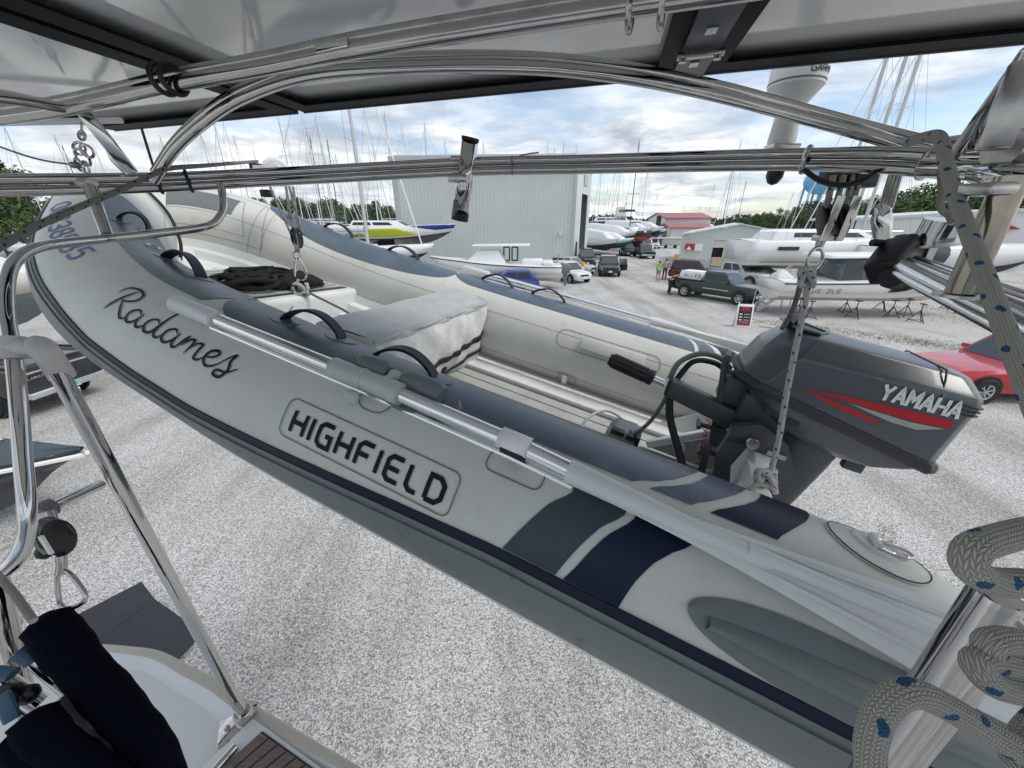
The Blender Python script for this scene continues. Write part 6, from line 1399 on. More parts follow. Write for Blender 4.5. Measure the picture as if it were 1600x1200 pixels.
q=AY(1178,420,31); place(t,Vector((q.x+6.2,33.2,0)),-3)
t=thing('cruising_yacht','white cruising yacht numbered 415 with grey cockpit gear, right of the flat sided yacht','yacht',(0,0,0))
hullparts(t,12,3.9,1.2,2.0,'gel_white','bottom_black',wl_=.1,stern=.95,bowrise=.2)
m=MB(); m.prism([(-3.0,-1.98,2.75),(-1.7,-2.0,2.75),(-1.9,-2.0,2.45),(-2.5,-1.98,2.45)],(0,.1,0)); m.build('slot_window','glass_dark',t,smooth=False)
m=MB(); text(m,'415',0,0,.22,.26,.2,.045,lambda u,v:(-1.1+u,-2.03,2.45+v),0,.1); m.build('hull_number','stand_steel',t,smooth=False)
cabin(t,(-4,-3.6,1.4,2.8),1.4,3.2,3.7,win=[(.1,.45,.3,.7),(.5,.85,.3,.7)])
m=MB(); m.ball((-4.4,-.7,3.7),.32,10); m.ball((-3.1,-.5,3.7),.36,10); m.box((-5.2,-.4,3.4),(.7,.6,.3)); m.build('winch_gear','black_plastic',t)
q=AY(1425,420,28); place(t,Vector((q.x+4.4,30,0)),-6)
t=thing('cabin_cruiser','white foreground cabin cruiser on jack stands, dark sheer line, bow to the right','motor boat',(0,0,0))
hullparts(t,10.8,3.2,.72,1.2,'gel_white','gel_cream',stripe='stand_steel',bowrise=.5,vee=.42)
cabin(t,(-.2,.4,2.3,3.4),1.15,1.95,2.55,'gel_white',win=[(.15,.8,.3,.8)])
cabin(t,(-2.6,-2.4,-.4,.2),1.2,1.9,3.1,'glass_tint',win=[(.05,.45,.1,.9),(.52,.95,.1,.9)])
m=MB(); m.loft([[(-3.4,-1.3,3.1),(.6,-1.1,3.15),(.6,1.1,3.15),(-3.4,1.3,3.1)],[(-3.3,-1.25,3.25),(.5,-1.05,3.3),(.5,1.05,3.3),(-3.3,1.25,3.25)]]); m.build('hard_top','gel_white',t,bevel=.03)
m=MB(); m.loft([[(-5.4,-.7,1.5),(-4.3,-.8,1.5),(-4.3,.8,1.5),(-5.4,.7,1.5)],[(-5.3,-.4,2.1),(-4.5,-.5,2.1),(-4.5,.5,2.1),(-5.3,.4,2.1)],[(-5.0,-.1,2.4),(-4.8,-.1,2.4),(-4.8,.1,2.4),(-5.0,.1,2.4)]]); m.build('engine_cover','canvas_white',t,bevel=.08)
m=MB(); text(m,'BLUE 2LE',0,0,.19,.17,.10,.035,lambda u,v:(-4.6+u,-1.60,1.38+v),.2,.1); m.build('side_lettering','stand_steel',t,smooth=False)
m=MB(); text(m,'292',0,0,.12,.12,.08,.03,lambda u,v:(1.2+u,-1.60,1.45+v),0,.1); m.build('hull_number','stand_steel',t,smooth=False)
q=G(1240,500); place(t,Vector((q.x+4.9,q.y+1.6,0)),-4); cruiser=t
# jack stands
js=thing('jack_stand','steel tripod jack stand propping the white cabin cruiser','boat stand',(0,0,0),'jack stands under the cabin cruiser')
m=MB()
for k in range(3):
    a=k*2.094+.4; m.tube([(0,0,.62),(.42*math.cos(a),.42*math.sin(a),.0)],.022,6); m.tube([(.36*math.cos(a),.36*math.sin(a),.09),(.36*math.cos(a+2.094),.36*math.sin(a+2.094),.09)],.014,5)
m.build('tripod','stand_steel',js); m=MB(); m.tube([(0,0,.45),(0,0,.92)],.025,8); m.build('screw','stand_rust',js); m=MB(); m.box((0,0,.94),(.32,.2,.04)); m.build('pad','stand_rust',js,smooth=False)
for i,(x,y) in enumerate([(1245,492),(1262,498),(1318,489),(1333,497),(1390,496),(1412,494),(1432,503),(1500,490),(1480,484),(1375,486)]):
    o=js if i==0 else copy_tree(js); p=G(x,y); o.location=(p.x,p.y,0); o.rotation_euler=(0,0,i*.7)
# generic stands for the far boats are hidden; a white step stool below the cruiser
t=thing('step_stool','small white two step stool on the gravel under the cabin cruiser','stool',G(1453,493)); p=G(1453,493); m=MB()
for s in(-.22,.22): m.tube([p+Vector((s,0,0)),p+Vector((s*.8,.2,.5))],.02,5); m.tube([p+Vector((s,.4,0)),p+Vector((s*.8,.2,.5))],.02,5)
m.build('frame','gel_white',t); 
for z,y in((.25,.08),(.5,.2)): m=MB(); m.box(p+Vector((0,y,z)),(.42,.16,.03)); m.build('step','gel_white',t,smooth=False)
# boats at the end of the road
def simple(lab,x,y,Y,L,hh,top,bot,wrap,yaw,z0=1.2,cat='motor boat',nm='laid_up_boat'):
    t=thing(nm,lab,cat,(0,0,0)); hullparts(t,L,3.4,z0,hh,top,bot,wl_=.2,n=12)
    if wrap:
        m=MB(); m.loft([[(-L*.48,-1.6,z0+hh),(L*.42,-.7,z0+hh+.2),(L*.42,.7,z0+hh+.2),(-L*.48,1.6,z0+hh)],[(-L*.4,-.9,z0+hh+1.5),(L*.2,-.4,z0+hh+1.1),(L*.2,.4,z0+hh+1.1),(-L*.4,.9,z0+hh+1.5)]]); m.build('shrink_wrap','shrink_wrap',t,bevel=.2)
    else: cabin(t,(-L*.3,-L*.26,L*.12,L*.25),1.3,z0+hh,z0+hh+1.1,win=[(.08,.45,.35,.75),(.5,.9,.35,.75)])
    p=AY(x,y,Y); place(t,Vector((p.x,p.y,0)),yaw); return t
simple('shrink wrapped white boat with a grey hull, first beyond the shed door',931,400,60,11,1.4,'gel_white','bottom_black',True,-75,1.0)
simple('white wrapped boat with a blue bottom beyond the first wrapped boat',948,395,68,11,1.5,'gel_white','bottom_blue',True,-60,1.6)
simple('boat with teal green bottom paint in the road end row',940,400,64,9,1.2,'gel_white','bottom_green',True,-40,1.0)
simple('white wrapped boat with a black bottom in the middle of the road end row',975,392,76,12,1.6,'gel_white','bottom_black',True,-65,2.0)
simple('wrapped white boat nearest the parked dark cars at the road end',998,390,84,12,1.7,'gel_white','bottom_black',True,-70,1.9)
t=simple('large white motor yacht with a flybridge towering over the wrapped boats',972,385,105,17,2.6,'gel_white','bottom_blue',False,-80,2.2,'yacht','flybridge_yacht')
m=MB(); m.loft([[(-3,-1.6,5.9),(3,-1.3,5.9),(3,1.3,5.9),(-3,1.6,5.9)],[(-2.6,-1.4,8.2),(1.4,-1.1,8.2),(1.4,1.1,8.2),(-2.6,1.4,8.2)]]); m.build('flybridge','gel_white',t,bevel=.1,local=True)
m=MB(); m.box((0.6,0,7.2),(3.3,2.75,.6)); m.build('bridge_window','glass_dark',t,smooth=False,local=True); m=MB(); m.tube([(0,0,8.2),(-.4,0,10.5)],.1,6); m.ball((0,0,8.9),.4,8); m.build('radar_mast','gel_white',t,local=True)
simple('dark canopied boat far back right of the shed',946,385,120,13,2.2,'gel_black','bottom_black',False,0,2.6)
simple('wrapped boat far back beside the red roofed hangar',1012,380,110,10,1.5,'gel_white','bottom_blue',True,-60,1.2)
# left edge: white covered boat and dark ski boat
t=thing('covered_boat','white and beige boat with blue cover stripe, behind the left end of the dinghy','motor boat',(0,0,0))
hullparts(t,9,3.0,1.1,1.7,'gel_cream','strake_grey',bowrise=.4,wl_=.3)
m=MB(); m.loft([[(-4.4,-1.4,2.9),(3.6,-.9,3.1),(3.6,.9,3.1),(-4.4,1.4,2.9)],[(-3.8,-.8,4.1),(2.2,-.4,3.9),(2.2,.4,3.9),(-3.8,.8,4.1)]]); m.build('cover','canvas_white',t,bevel=.15)
for s in(-1,1): m=MB(); m.prism([(-4.5,s*1.5,2.75),(3.9,s*1.12,3.05),(3.9,s*1.12,3.3),(-4.5,s*1.5,3.1)],(0,s*.04,0)); m.build('cover_stripe','cover_blue',t,smooth=False)
m=MB(); m.box((-1.5,0,.9),(.25,.3,1.0)); m.build('keel_post','bottom_black',t,smooth=False)
place(t,Vector((-21.2,13.8,.1)),8)
t=thing('ski_boat','black and grey ski boat with chrome rails on the gravel at the left edge','motor boat',(0,0,0))
hullparts(t,6.4,2.3,.12,1.13,'gel_black','gel_black','slate_grey',stripe='gel_white',bowrise=.12,vee=.6)
m=MB(); m.loft([[(-2.6,-.8,1.3),(1.6,-.6,1.38),(1.6,.6,1.38),(-2.6,.8,1.3)],[(-2.5,-.7,1.42),(1.3,-.45,1.46),(1.3,.45,1.46),(-2.5,.7,1.42)]]); m.build('deck_cover','slate_grey',t,bevel=.03)
m=MB()
for s in(-1,1):
    m.tube([(-2.4,s*.95,1.35),(-1.6,s*.9,1.95),(.9,s*.75,1.90),(2.3,s*.4,1.42)],.022,7,smooth=5); m.tube([(-2.2,s*.7,1.4),(-.6,s*.6,1.9),(1.2,s*.4,1.5)],.018,6,smooth=4)
m.tube([(-.6,-.6,1.9),(-.6,.6,1.9)],.02,6); m.build('chrome_rail','chrome',t)
m=MB(); m.box((-2.0,0,.25),(.12,1.6,.5)); m.build('cradle','stand_steel',t,smooth=False); m=MB(); m.box((.9,0,.3),(.12,1.2,.5)); m.build('cradle','stand_steel',t,smooth=False)
place(t,Vector((-11.0,5.0,0)),8)
# slate coloured mats and green tarp on the ground, plank
def gp(P,z=0): return [Vector((G(x,y).x,G(x,y).y,z)) for x,y in P]
t=thing('rubber_mat','flat dark grey mat with a pale fold, upper of the two on the gravel','mat',G(180,950)); m=MB(); m.prism(gp([(108,970),(222,911),(243,938),(150,1008)],.004),(0,0,.03)); m.build('sheet','slate_mat',t,bevel=.008)
t=thing('rubber_mat','dark grey mat overlapped by the deck rim, lower of the two on the gravel','mat',G(250,1000)); m=MB(); m.prism(gp([(146,1014),(244,940),(318,992),(284,1030),(200,1100),(150,1060)],.036),(0,0,.02)); m.build('sheet','slate_mat',t,bevel=.006)
t=thing('green_tarp','small folded green tarp on the gravel at the left edge above the navy sleeve','tarp',G(10,940)); m=MB(); m.loft([gp([(-40,905),(12,918),(38,975),(-20,1000)],.01),gp([(-38,905),(10,922),(33,972),(-22,995)],.12)]); m.build('sheet','tarp_green',t,bevel=.02)
t=thing('plank','short bare wooden plank on the gravel near the sandwich board','plank',G(1205,511)); p=G(1188,510); q=G(1222,514); m=MB(); m.bar(p+Vector((0,0,.03)),q+Vector((0,0,.03)),.30,.05); m.build('board','wood_raw',t,smooth=False)
# ---------------------------------------------------------------- vehicles
def wheel(t,x,y,r_,wd,s,spokes=6,rim='rim_silver'):
    w_=MB(); w_.lathe([(r_*.62,-wd/2),(r_*.93,-wd/2),(r_,-wd*.35),(r_,wd*.35),(r_*.93,wd/2),(r_*.62,wd/2)],(x,y,r_),(0,s,0),26,cap=False); o=w_.build('tyre','tyre',t)
    m=MB(); m.lathe([(r_*.64,-wd*.2),(r_*.62,wd*.46),(r_*.55,wd*.40),(r_*.54,wd*.2)],(x,y,r_),(0,s,0),26,cap=False); m.build('rim',rim,t); m=MB(); m.lathe([(0,wd*.28),(r_*.56,wd*.28),(r_*.56,wd*.31),(0,wd*.31)],(x,y,r_),(0,s,0),22); m.build('rim_well','door_dark',t)
    m=MB()
    for k in range(spokes):
        a=2*math.pi*k/spokes
        for da in(-.13,.13):
            m.bar((x+r_*.10*math.cos(a),y+s*wd*.39,r_+r_*.10*math.sin(a)),(x+r_*.58*math.cos(a+da),y+s*wd*.41,r_+r_*.56*math.sin(a+da)),r_*.07,.02,Vector((0,1,0)))
    m.lathe([(0,0),(r_*.16,0),(r_*.14,.03),(0,.035)],(x,y+s*wd*.34,r_),(0,s,0),14); m.build('spokes',rim,t)
def vehicle(nm,lab,cat,kind,paint,L=4.7,Wd=1.86,Ht=1.65,zb=.28,belt=1.0,r_=.36,grp=None,hood=None,det=2,sp_=6,plate='paper_white'):
    t=thing(nm,lab,cat,(0,0,0),grp); hw=Wd/2; x0,x1=-L/2,L/2
    xf=x1-L*.19; xr=x0+L*.2
    # body profile stations: x, z bottom, z top, half width
    ft=belt-.02 if kind!='pickup' else belt
    noseb=belt-.09
    if kind=='pickup': S=[(x0,zb+.2,belt-.02,hw*.96),(x0+.08,zb+.12,belt,hw*.985),(xr,zb,belt,hw),(0,zb,belt+.0,hw),(L*.13,zb,belt,hw),(x1-.45,zb,belt-.05,hw),(x1-.12,zb+.03,belt-.1,hw*.97),(x1,zb+.12,belt-.2,hw*.9)]
    else: S=[(x0,zb+.15,belt-.18,hw*.88),(x0+.1,zb+.05,belt-.04,hw*.96),(xr,zb,belt,hw),(0,zb,belt,hw),(L*.16,zb,belt,hw),(L*.30,zb,belt-.05,hw),(x1-.3,zb+.02,noseb,hw*.95),(x1-.06,zb+.08,noseb-.07,hw*.88),(x1,zb+.18,noseb-.16,hw*.78)]
    def rg(x,a,b,h): 
        m_=(a+b)/2; return [(x,-h*.90,a),(x,-h*.985,a+.12),(x,-h,m_),(x,-h*.985,b-.10),(x,-h*.90,b-.015),(x,-h*.45,b+.02),(x,h*.45,b+.02),(x,h*.90,b-.015),(x,h*.985,b-.10),(x,h,m_),(x,h*.985,a+.12),(x,h*.90,a)]
    m=MB(); m.loft([rg(*s) for s in S]); m.build('body',paint,t,ang=38)
    # cabin
    if kind=='pickup': a,b,c,d=-L*.115,-L*.10,L*.12,L*.235; 
    elif kind=='sedan': a,b,c,d=x0+L*.10,x0+L*.26,L*.06,L*.24
    elif kind=='hatch': a,b,c,d=x0+.12,x0+L*.16,L*.04,L*.24
    else: a,b,c,d=x0+.10,x0+.30,L*.01,L*.16
    hb=hw*.93; ht=hw*.76; z0=belt-.02; z1=Ht
    def cp(x0_,x1_,h,z): return [(x0_,-h,z),(x1_,-h,z),(x1_,h,z),(x0_,h,z)]
    m=MB(); m.loft([cp(a,d,hb,z0),cp(a+(b-a)*.92,d+(c-d)*.92,hb+(ht-hb)*.92,z0+(z1-z0)*.93),cp(b+.12,c-.12,ht*.86,z1)]); m.build('cabin',paint,t,ang=50,bevel=.02)
    def sq(u,v,s): # side glass
        xb=a+(d-a)*u; xt=b+(c-b)*u; return (xb+(xt-xb)*v,s*(hb+(ht-hb)*v+.012),z0+(z1-z0)*v)
    wins=[(.12,.50),(.54,.90)] if kind!='suv' else [(.05,.30),(.33,.60),(.63,.91)]
    for s in(-1,1):
        for u0,u1 in wins:
            m=MB(); m.grid([[sq(u0,.12,s),sq(u1,.12,s)],[sq(u0+.01,.82,s),sq(u1-.0,.82,s)]]); m.build('side_window','glass_dark',t,smooth=False,solid=.008)
    def fq(y,v,f):
        if f: xb,xt=d,c
        else: xb,xt=a,b
        return (xb+(xt-xb)*v+(.015 if f else -.015),y*(hb+(ht-hb)*v),z0+(z1-z0)*v)
    m=MB(); m.grid([[fq(-.9,.08,1),fq(.9,.08,1)],[fq(-.88,.86,1),fq(.88,.86,1)]]); m.build('windscreen','glass_tint',t,smooth=False,solid=.008)
    m=MB(); m.grid([[fq(-.82,.15,0),fq(.82,.15,0)],[fq(-.8,.8,0),fq(.8,.8,0)]]); m.build('rear_window','glass_dark',t,smooth=False,solid=.008)
    # wheels, arches
    wxf,wxr=x1-L*.17,x0+L*.20
    for x in(wxf,wxr):
        for s in(-1,1):
            m=MB(); m.lathe([(0,0),(r_*1.2,0),(r_*1.18,.09),(0,.09)],(x,s*(hw-.088),r_*1.06),(0,s,0),24); m.build('wheel_arch','black_plastic',t)
            wheel(t,x,s*(hw-.075),r_,.24,s,sp_) if det>1 else wheel(t,x,s*(hw-.075),r_,.24,s,5)
    # lights, grille, bumpers, plates, mirrors, handles
    nz=belt-.33 if kind!='pickup' else belt-.28
    for s in(-1,1):
        m=MB(); m.box((x1-.10,s*hw*.70,nz),(.16,.34,.14)); m.build('headlight','lamp_glass',t,bevel=.03)
        m=MB(); m.box((x0+.05,s*hw*.85,belt-.25),(.10,.14,.34 if kind=='pickup' else .22)); m.build('tail_light','lamp_red',t,bevel=.02)
        m=MB(); m.box((d-.35,s*(hw+.09),belt+.10),(.12,.18,.14)); m.build('mirror',paint,t,bevel=.03)
        if det>1:
            for x in((a+d)/2-.05,d-.75):
                m=MB(); m.box((x-.25,s*(hw+.01),belt-.15),(.16,.03,.03)); m.build('door_handle',paint,t,smooth=False)
                m=MB(); m.box((x+.12,s*(hw*.995),(belt+zb)/2+.06),(.008,.012,belt-zb-.22)); m.build('door_seam','groove_dark',t,smooth=False)
    m=MB(); m.box((x1-.03,0,nz),(.08,hw*.95,.16)); m.build('grille','black_plastic',t,bevel=.02)
    if kind=='pickup':
        m=MB(); m.box((x1-.02,0,zb+.20),(.14,Wd*.92,.20)); m.build('front_bumper','chrome',t,bevel=.04)
        m=MB(); m.box((x0-.06,0,zb+.22),(.18,Wd*.94,.18)); m.build('rear_bumper','chrome',t,bevel=.03)
        m=MB(); m.box(((x0+a)/2+.02,0,belt+.008),(a-x0-.22,Wd*.82,.01)); m.build('bed_dark_sheet','door_dark',t,smooth=False)  # dark sheet on a closed body, standing for the shaded bed interior
        for s in(-1,1): m=MB(); m.bar((x0+.05,s*hw*.91,belt+.03),(a,s*hw*.91,belt+.03),.09,.05); m.build('bed_rail',paint,t,smooth=False)
        m=MB(); m.box((x0+.02,0,belt-.22),(.05,Wd*.78,.46)); m.build('tailgate',paint,t,bevel=.015)
    m=MB(); m.box((x1+.03,0,zb+.22),(.02,.32,.15)); m.build('number_plate',plate,t,smooth=False)
    return t
def put(t,p,yaw): t.location=(p.x,p.y,0); t.rotation_euler=(0,0,R(yaw))
# dark green pickup with sign box
pr_=Vector((12.12,27.4,0)); pf_=Vector((14.26,24.47,0)); dirv=(pf_-pr_).normalized(); left=Vector((-dirv.y,dirv.x,0))
t=vehicle('pickup_truck','dark green extended cab pickup with a white lettered box in its bed','pickup truck','pickup','paint_green',5.9,2.0,1.86,.38,1.18,.41)
m=MB(); m.loft([[(-2.5,-.75,1.2),(-.85,-.75,1.2),(-.85,.3,1.2),(-2.5,.3,1.2)],[(-2.4,-.72,1.72),(-.9,-.72,1.72),(-.9,.3,1.72),(-2.4,.3,1.72)]]); m.build('bed_box','paper_white',t,bevel=.02,local=True)
m=MB(); text(m,'ALLES',0,0,.17,.17,.08,.03,lambda u,v:(-2.1+u,-.765,1.38+v),.2,.1); m.build('box_lettering','stand_steel',t,smooth=False,local=True)
m=MB(); m.bar((-.5,-1.01,.78),(1.2,-1.01,.78),.02,.04); m.build('side_moulding','chrome',t,smooth=False,local=True)
yw=math.degrees(math.atan2(dirv.y,dirv.x)); put(t,(pr_+pf_)/2+left*.88-dirv*.0,yw)
# red suv at the right
t=vehicle('red_suv','bright red parked SUV with black and silver spoked wheels at the right edge','suv','suv','paint_red',4.95,1.95,1.72,.30,1.08,.385,det=2,sp_=7)
put(t,Vector((15.2,10.95,0)),178)
# black pickup at the left, tail towards us
t=vehicle('pickup_truck','black pickup seen from behind at the left edge with chrome bumper and teal plate','pickup truck','pickup','paint_black',5.8,2.05,1.95,.42,1.42,.42,plate='plate_teal')
m=MB(); m.box((-2.93,0,1.22),(.03,1.9,.05)); m.build('tailgate_trim','chrome',t,smooth=False,local=True)
m=MB(); m.lathe([(0,0),(.11,0),(.10,.012),(0,.014)],(-2.925,0,1.03),(-1,0,0),24); o=m.build('oval_emblem','chrome',t,local=True)
m=MB(); text(m,'LARIAT',0,0,.05,.05,.02,.012,lambda u,v:(-2.93,.80-u,1.05+v),0,.1,); m.build('trim_badge','chrome',t,smooth=False,local=True)
m=MB(); m.box((-3.04,0,.62),(.02,.34,.16)); m.build('number_plate','plate_teal',t,smooth=False,local=True)
m=MB(); m.tube([(-2.95,0,.45),(-3.15,0,.43)],.035,8); m.ball((-3.15,0,.5),.035,10); m.build('tow_hitch','chrome',t,local=True)
put(t,Vector((-15.55,10.3,0)),176)
# the rest
t=vehicle('dark_suv','black SUV on the road by the yellow bollard with its driver door open','suv','suv','paint_black',4.7,1.9,1.75,.3,1.05,.38,det=1)
m=MB(); m.loft([[(.9,.93,.45),(.35,1.75,.45),(.33,1.72,.45),(.87,.9,.45)],[(.9,.93,1.0),(.35,1.75,1.0),(.33,1.72,1.0),(.87,.9,1.0)]]); m.build('open_door','paint_black',t,smooth=False,local=True)
m=MB(); m.loft([[(.85,.93,1.0),(.32,1.72,1.0),(.30,1.70,1.0),(.83,.9,1.0)],[(.70,.90,1.55),(.30,1.62,1.55),(.28,1.6,1.55),(.68,.87,1.55)]]); m.build('open_door_window','glass_tint',t,smooth=False,local=True)
put(t,Vector((9.6,39.6,0)),-99)
for nm,lab,cat,k,pt_,x,y,yw,dm in(('dark_suv','dark grey SUV parked beside the wrapped boats, left of the road centre','suv','suv','paint_black',981,401,-100,dict(L=4.7,Wd=2.0,Ht=1.75)),
  ('pickup_truck','dark green grey pickup facing us in the middle of the far road','pickup truck','pickup','paint_darkgreen',1013,405,-95,dict(L=5.6,Wd=2.0,Ht=1.85,zb=.35,belt=1.12,r_=.4)),
  ('dark_suv','dark car just behind the grey SUV at the road end','car','suv','paint_black',997,394,-100,dict()),
  ('white_van','white car behind the grey green pickup on the far road','car','suv','paint_white',1014,391,-95,dict(Ht=1.9)),
  ('white_van','white car farthest along the road before the trailer','car','suv','paint_white',1024,389,-95,dict(Ht=1.8)),
  ('white_suv','white hatchback parked tight beside the fishing boat transom by the shed','car','hatch','paint_white',890,441,-60,dict(L=4.4)),
  ('silver_car','silver car in front of the shed side door behind the yellow bollard','car','suv','paint_silver',897,430,-40,dict(L=4.6)),
  ('dark_van','dark vehicle parked beyond the shed corner with a pale rear','car','suv','paint_black',918,418,-95,dict(L=4.6,Ht=1.9)),
  ('blue_hatchback','bright blue hatchback between the dinghy and the fishing boat','car','hatch','paint_blue',795,450,185,dict(L=4.3,Ht=1.6,Wd=1.8)),
  ('maroon_suv','dark maroon SUV behind the bed of the green pickup','suv','suv','paint_maroon',1098,442,-40,dict(L=4.8,Ht=1.8)),
  ('silver_pickup','silver pickup parked behind the green pickup cab','pickup truck','pickup','paint_silver',1150,446,-52,dict(L=5.6,Wd=1.95,Ht=1.85,zb=.35,belt=1.15,r_=.4)),
  ('black_car','black car partly hidden behind the boarding stairs','car','sedan','paint_black',1195,448,-50,dict(L=4.6,Ht=1.45))):
    dm=dict(dm); t=vehicle(nm,lab,cat,k,pt_,det=1,**dm); p=G(x,y); dv=Vector((math.cos(R(yw)),math.sin(R(yw)),0)); LL=dm.get('L',4.7)
    if nm=='blue_hatchback': p=Vector((-.2,28.2,0))
    off=dv*(-LL/2) if abs(abs(yw)-97)<6 else Vector((0,1.0,0)); put(t,p+off,yw)
# ---------------------------------------------------------------- yard furniture
t=thing('bollard','round yellow safety bollard in front of the shed door','bollard',G(910,436)); m=MB(); m.lathe([(0,0),(.16,0),(.16,1.38),(.12,1.48),(0,1.5)],G(910,436),(0,0,1),16); m.build('post','safety_yellow',t)
t=thing('forklift','yellow forklift with a black cage parked against the workshop wall','forklift',G(1072,418)); p=G(1066,419)
m=MB(); m.box(p+Vector((.4,.6,.75)),(2.0,1.1,.9)); m.box(p+Vector((-.3,.6,1.05)),(.7,1.1,.7)); m.build('body','safety_yellow',t,bevel=.08)
m=MB()
for x in(.0,1.2): 
    for y in(.1,1.1): m.tube([p+Vector((x,y,1.1)),p+Vector((x+.05,y,2.3))],.05,6)
m.box(p+Vector((.6,.6,2.3)),(1.5,1.1,.08)); m.build('cage','black_plastic',t,smooth=False)
m=MB(); m.bar(p+Vector((1.75,.3,.2)),p+Vector((1.75,.3,2.5)),.12,.1); m.bar(p+Vector((1.75,.9,.2)),p+Vector((1.75,.9,2.5)),.12,.1); m.build('lift_mast','black_plastic',t,smooth=False)
for x in(-.3,1.2): m=MB(); m.lathe([(0,0),(.34,0),(.34,.25),(0,.25)],p+Vector((x,-.05,.34)),(0,1,0),16); m.build('wheel','tyre',t)
# boarding stairs
t=thing('boarding_stairs','aluminium boarding stairs with handrails leaning towards the white boat','stairs',G(1200,490)); p0=G(1182,488); p1=p0+Vector((2.0,-.2,0)); 
ax=Vector((1,-.05,0)).normalized(); ay=Vector((.05,1,0))
for s in(0,.75):
    m=MB(); m.bar(p0+ay*s+Vector((0,0,.1)),p0+ax*1.75+ay*s+Vector((0,0,1.55)),.05,.16); m.build('stringer','alloy_dull',t,smooth=False)
    m=MB(); m.tube([p0+ay*s+Vector((.1,0,.2)),p0+ay*s+Vector((.1,0,1.1)),p0+ax*1.7+ay*s+Vector((0,0,2.55)),p0+ax*2.5+ay*s+Vector((0,0,2.6)),p0+ax*2.5+ay*s+Vector((0,0,0))],.03,7); m.tube([p0+ay*s+Vector((.1,0,.7)),p0+ax*1.7+ay*s+Vector((0,0,2.1))],.022,6); m.tube([p0+ax*1.75+ay*s+Vector((0,0,0)),p0+ax*1.75+ay*s+Vector((0,0,2.5))],.03,7); m.build('handrail','alloy_dull',t)
for k in range(6):
    m=MB(); m.box(p0+ax*(.15+k*.29)+ay*.375+Vector((0,0,.25+k*.25)),(.26,.72,.03),(ax,ay,Vector((0,0,1)))); m.build('step','alloy_dull',t,smooth=False)
m=MB(); m.box(p0+ax*2.1+ay*.375+Vector((0,0,1.6)),(.75,.75,.04),(ax,ay,Vector((0,0,1)))); m.build('platform','alloy_dull',t,smooth=False)
for s in(0,.75): m=MB(); m.lathe([(0,-.03),(.11,-.03),(.11,.03),(0,.03)],p0+ax*2.5+ay*s+Vector((0,0,.11)),ay,14); m.build('caster','tyre',t)
# sandwich board
t=thing('sandwich_board','white framed sandwich board with a black and red poster on the gravel','sign',G(1160,512)); p=G(1160,512); sx=Vector((.96,-.28,0)); sy=Vector((.28,.96,0)); up1=(Vector((0,0,1))+sy*.22).normalized(); up2=(Vector((0,0,1))-sy*.22).normalized()
for i,(o_,u_) in enumerate(((Vector((0,0,0)),up1),(sy*.5,up2))):
    nrm=sx.cross(u_)
    m=MB(); m.box(p+o_+u_*.58,(.72,.03,1.14),(sx,nrm,u_)); m.build('panel','gel_white',t,bevel=.006)
    if i==0:
        m=MB(); m.box(p+o_+u_*.57+nrm*(-.018 if nrm.y>0 else .018),(.58,.006,.92),(sx,nrm,u_)); m.build('poster','door_dark',t,smooth=False); f_=-1 if nrm.y>0 else 1
        for z,hh_,ww,mt_ in((.95,.12,.36,'awning_red'),(.85,.05,.40,'lamp_red'),(.17,.13,.56,'awning_red'),(.66,.05,.12,'paper_white'),(.52,.05,.14,'paper_white'),(.38,.05,.12,'paper_white'),(.28,.03,.40,'sticker_silver')):
            m=MB(); m.box(p+o_+u_*z+nrm*(f_*.023)+(sx*(-.17) if ww<.2 else sx*0),(ww,.004,hh_),(sx,nrm,u_)); m.build('poster_mark',mt_,t,smooth=False)
        for z in(.66,.52,.38): m=MB(); m.box(p+u_*z+nrm*(f_*.023)+sx*.10,(.26,.004,.04),(sx,nrm,u_)); m.build('poster_mark','sticker_silver',t,smooth=False)
    m=MB(); 
for s in(-.3,.3):
    m=MB(); m.tube([p+sx*s+up1*1.15,p+sx*s+up1*1.15+Vector((0,.05,.05)),p+sx*s+sy*.5+up2*1.15],.02,6); m.build('hinge','gel_white',t)
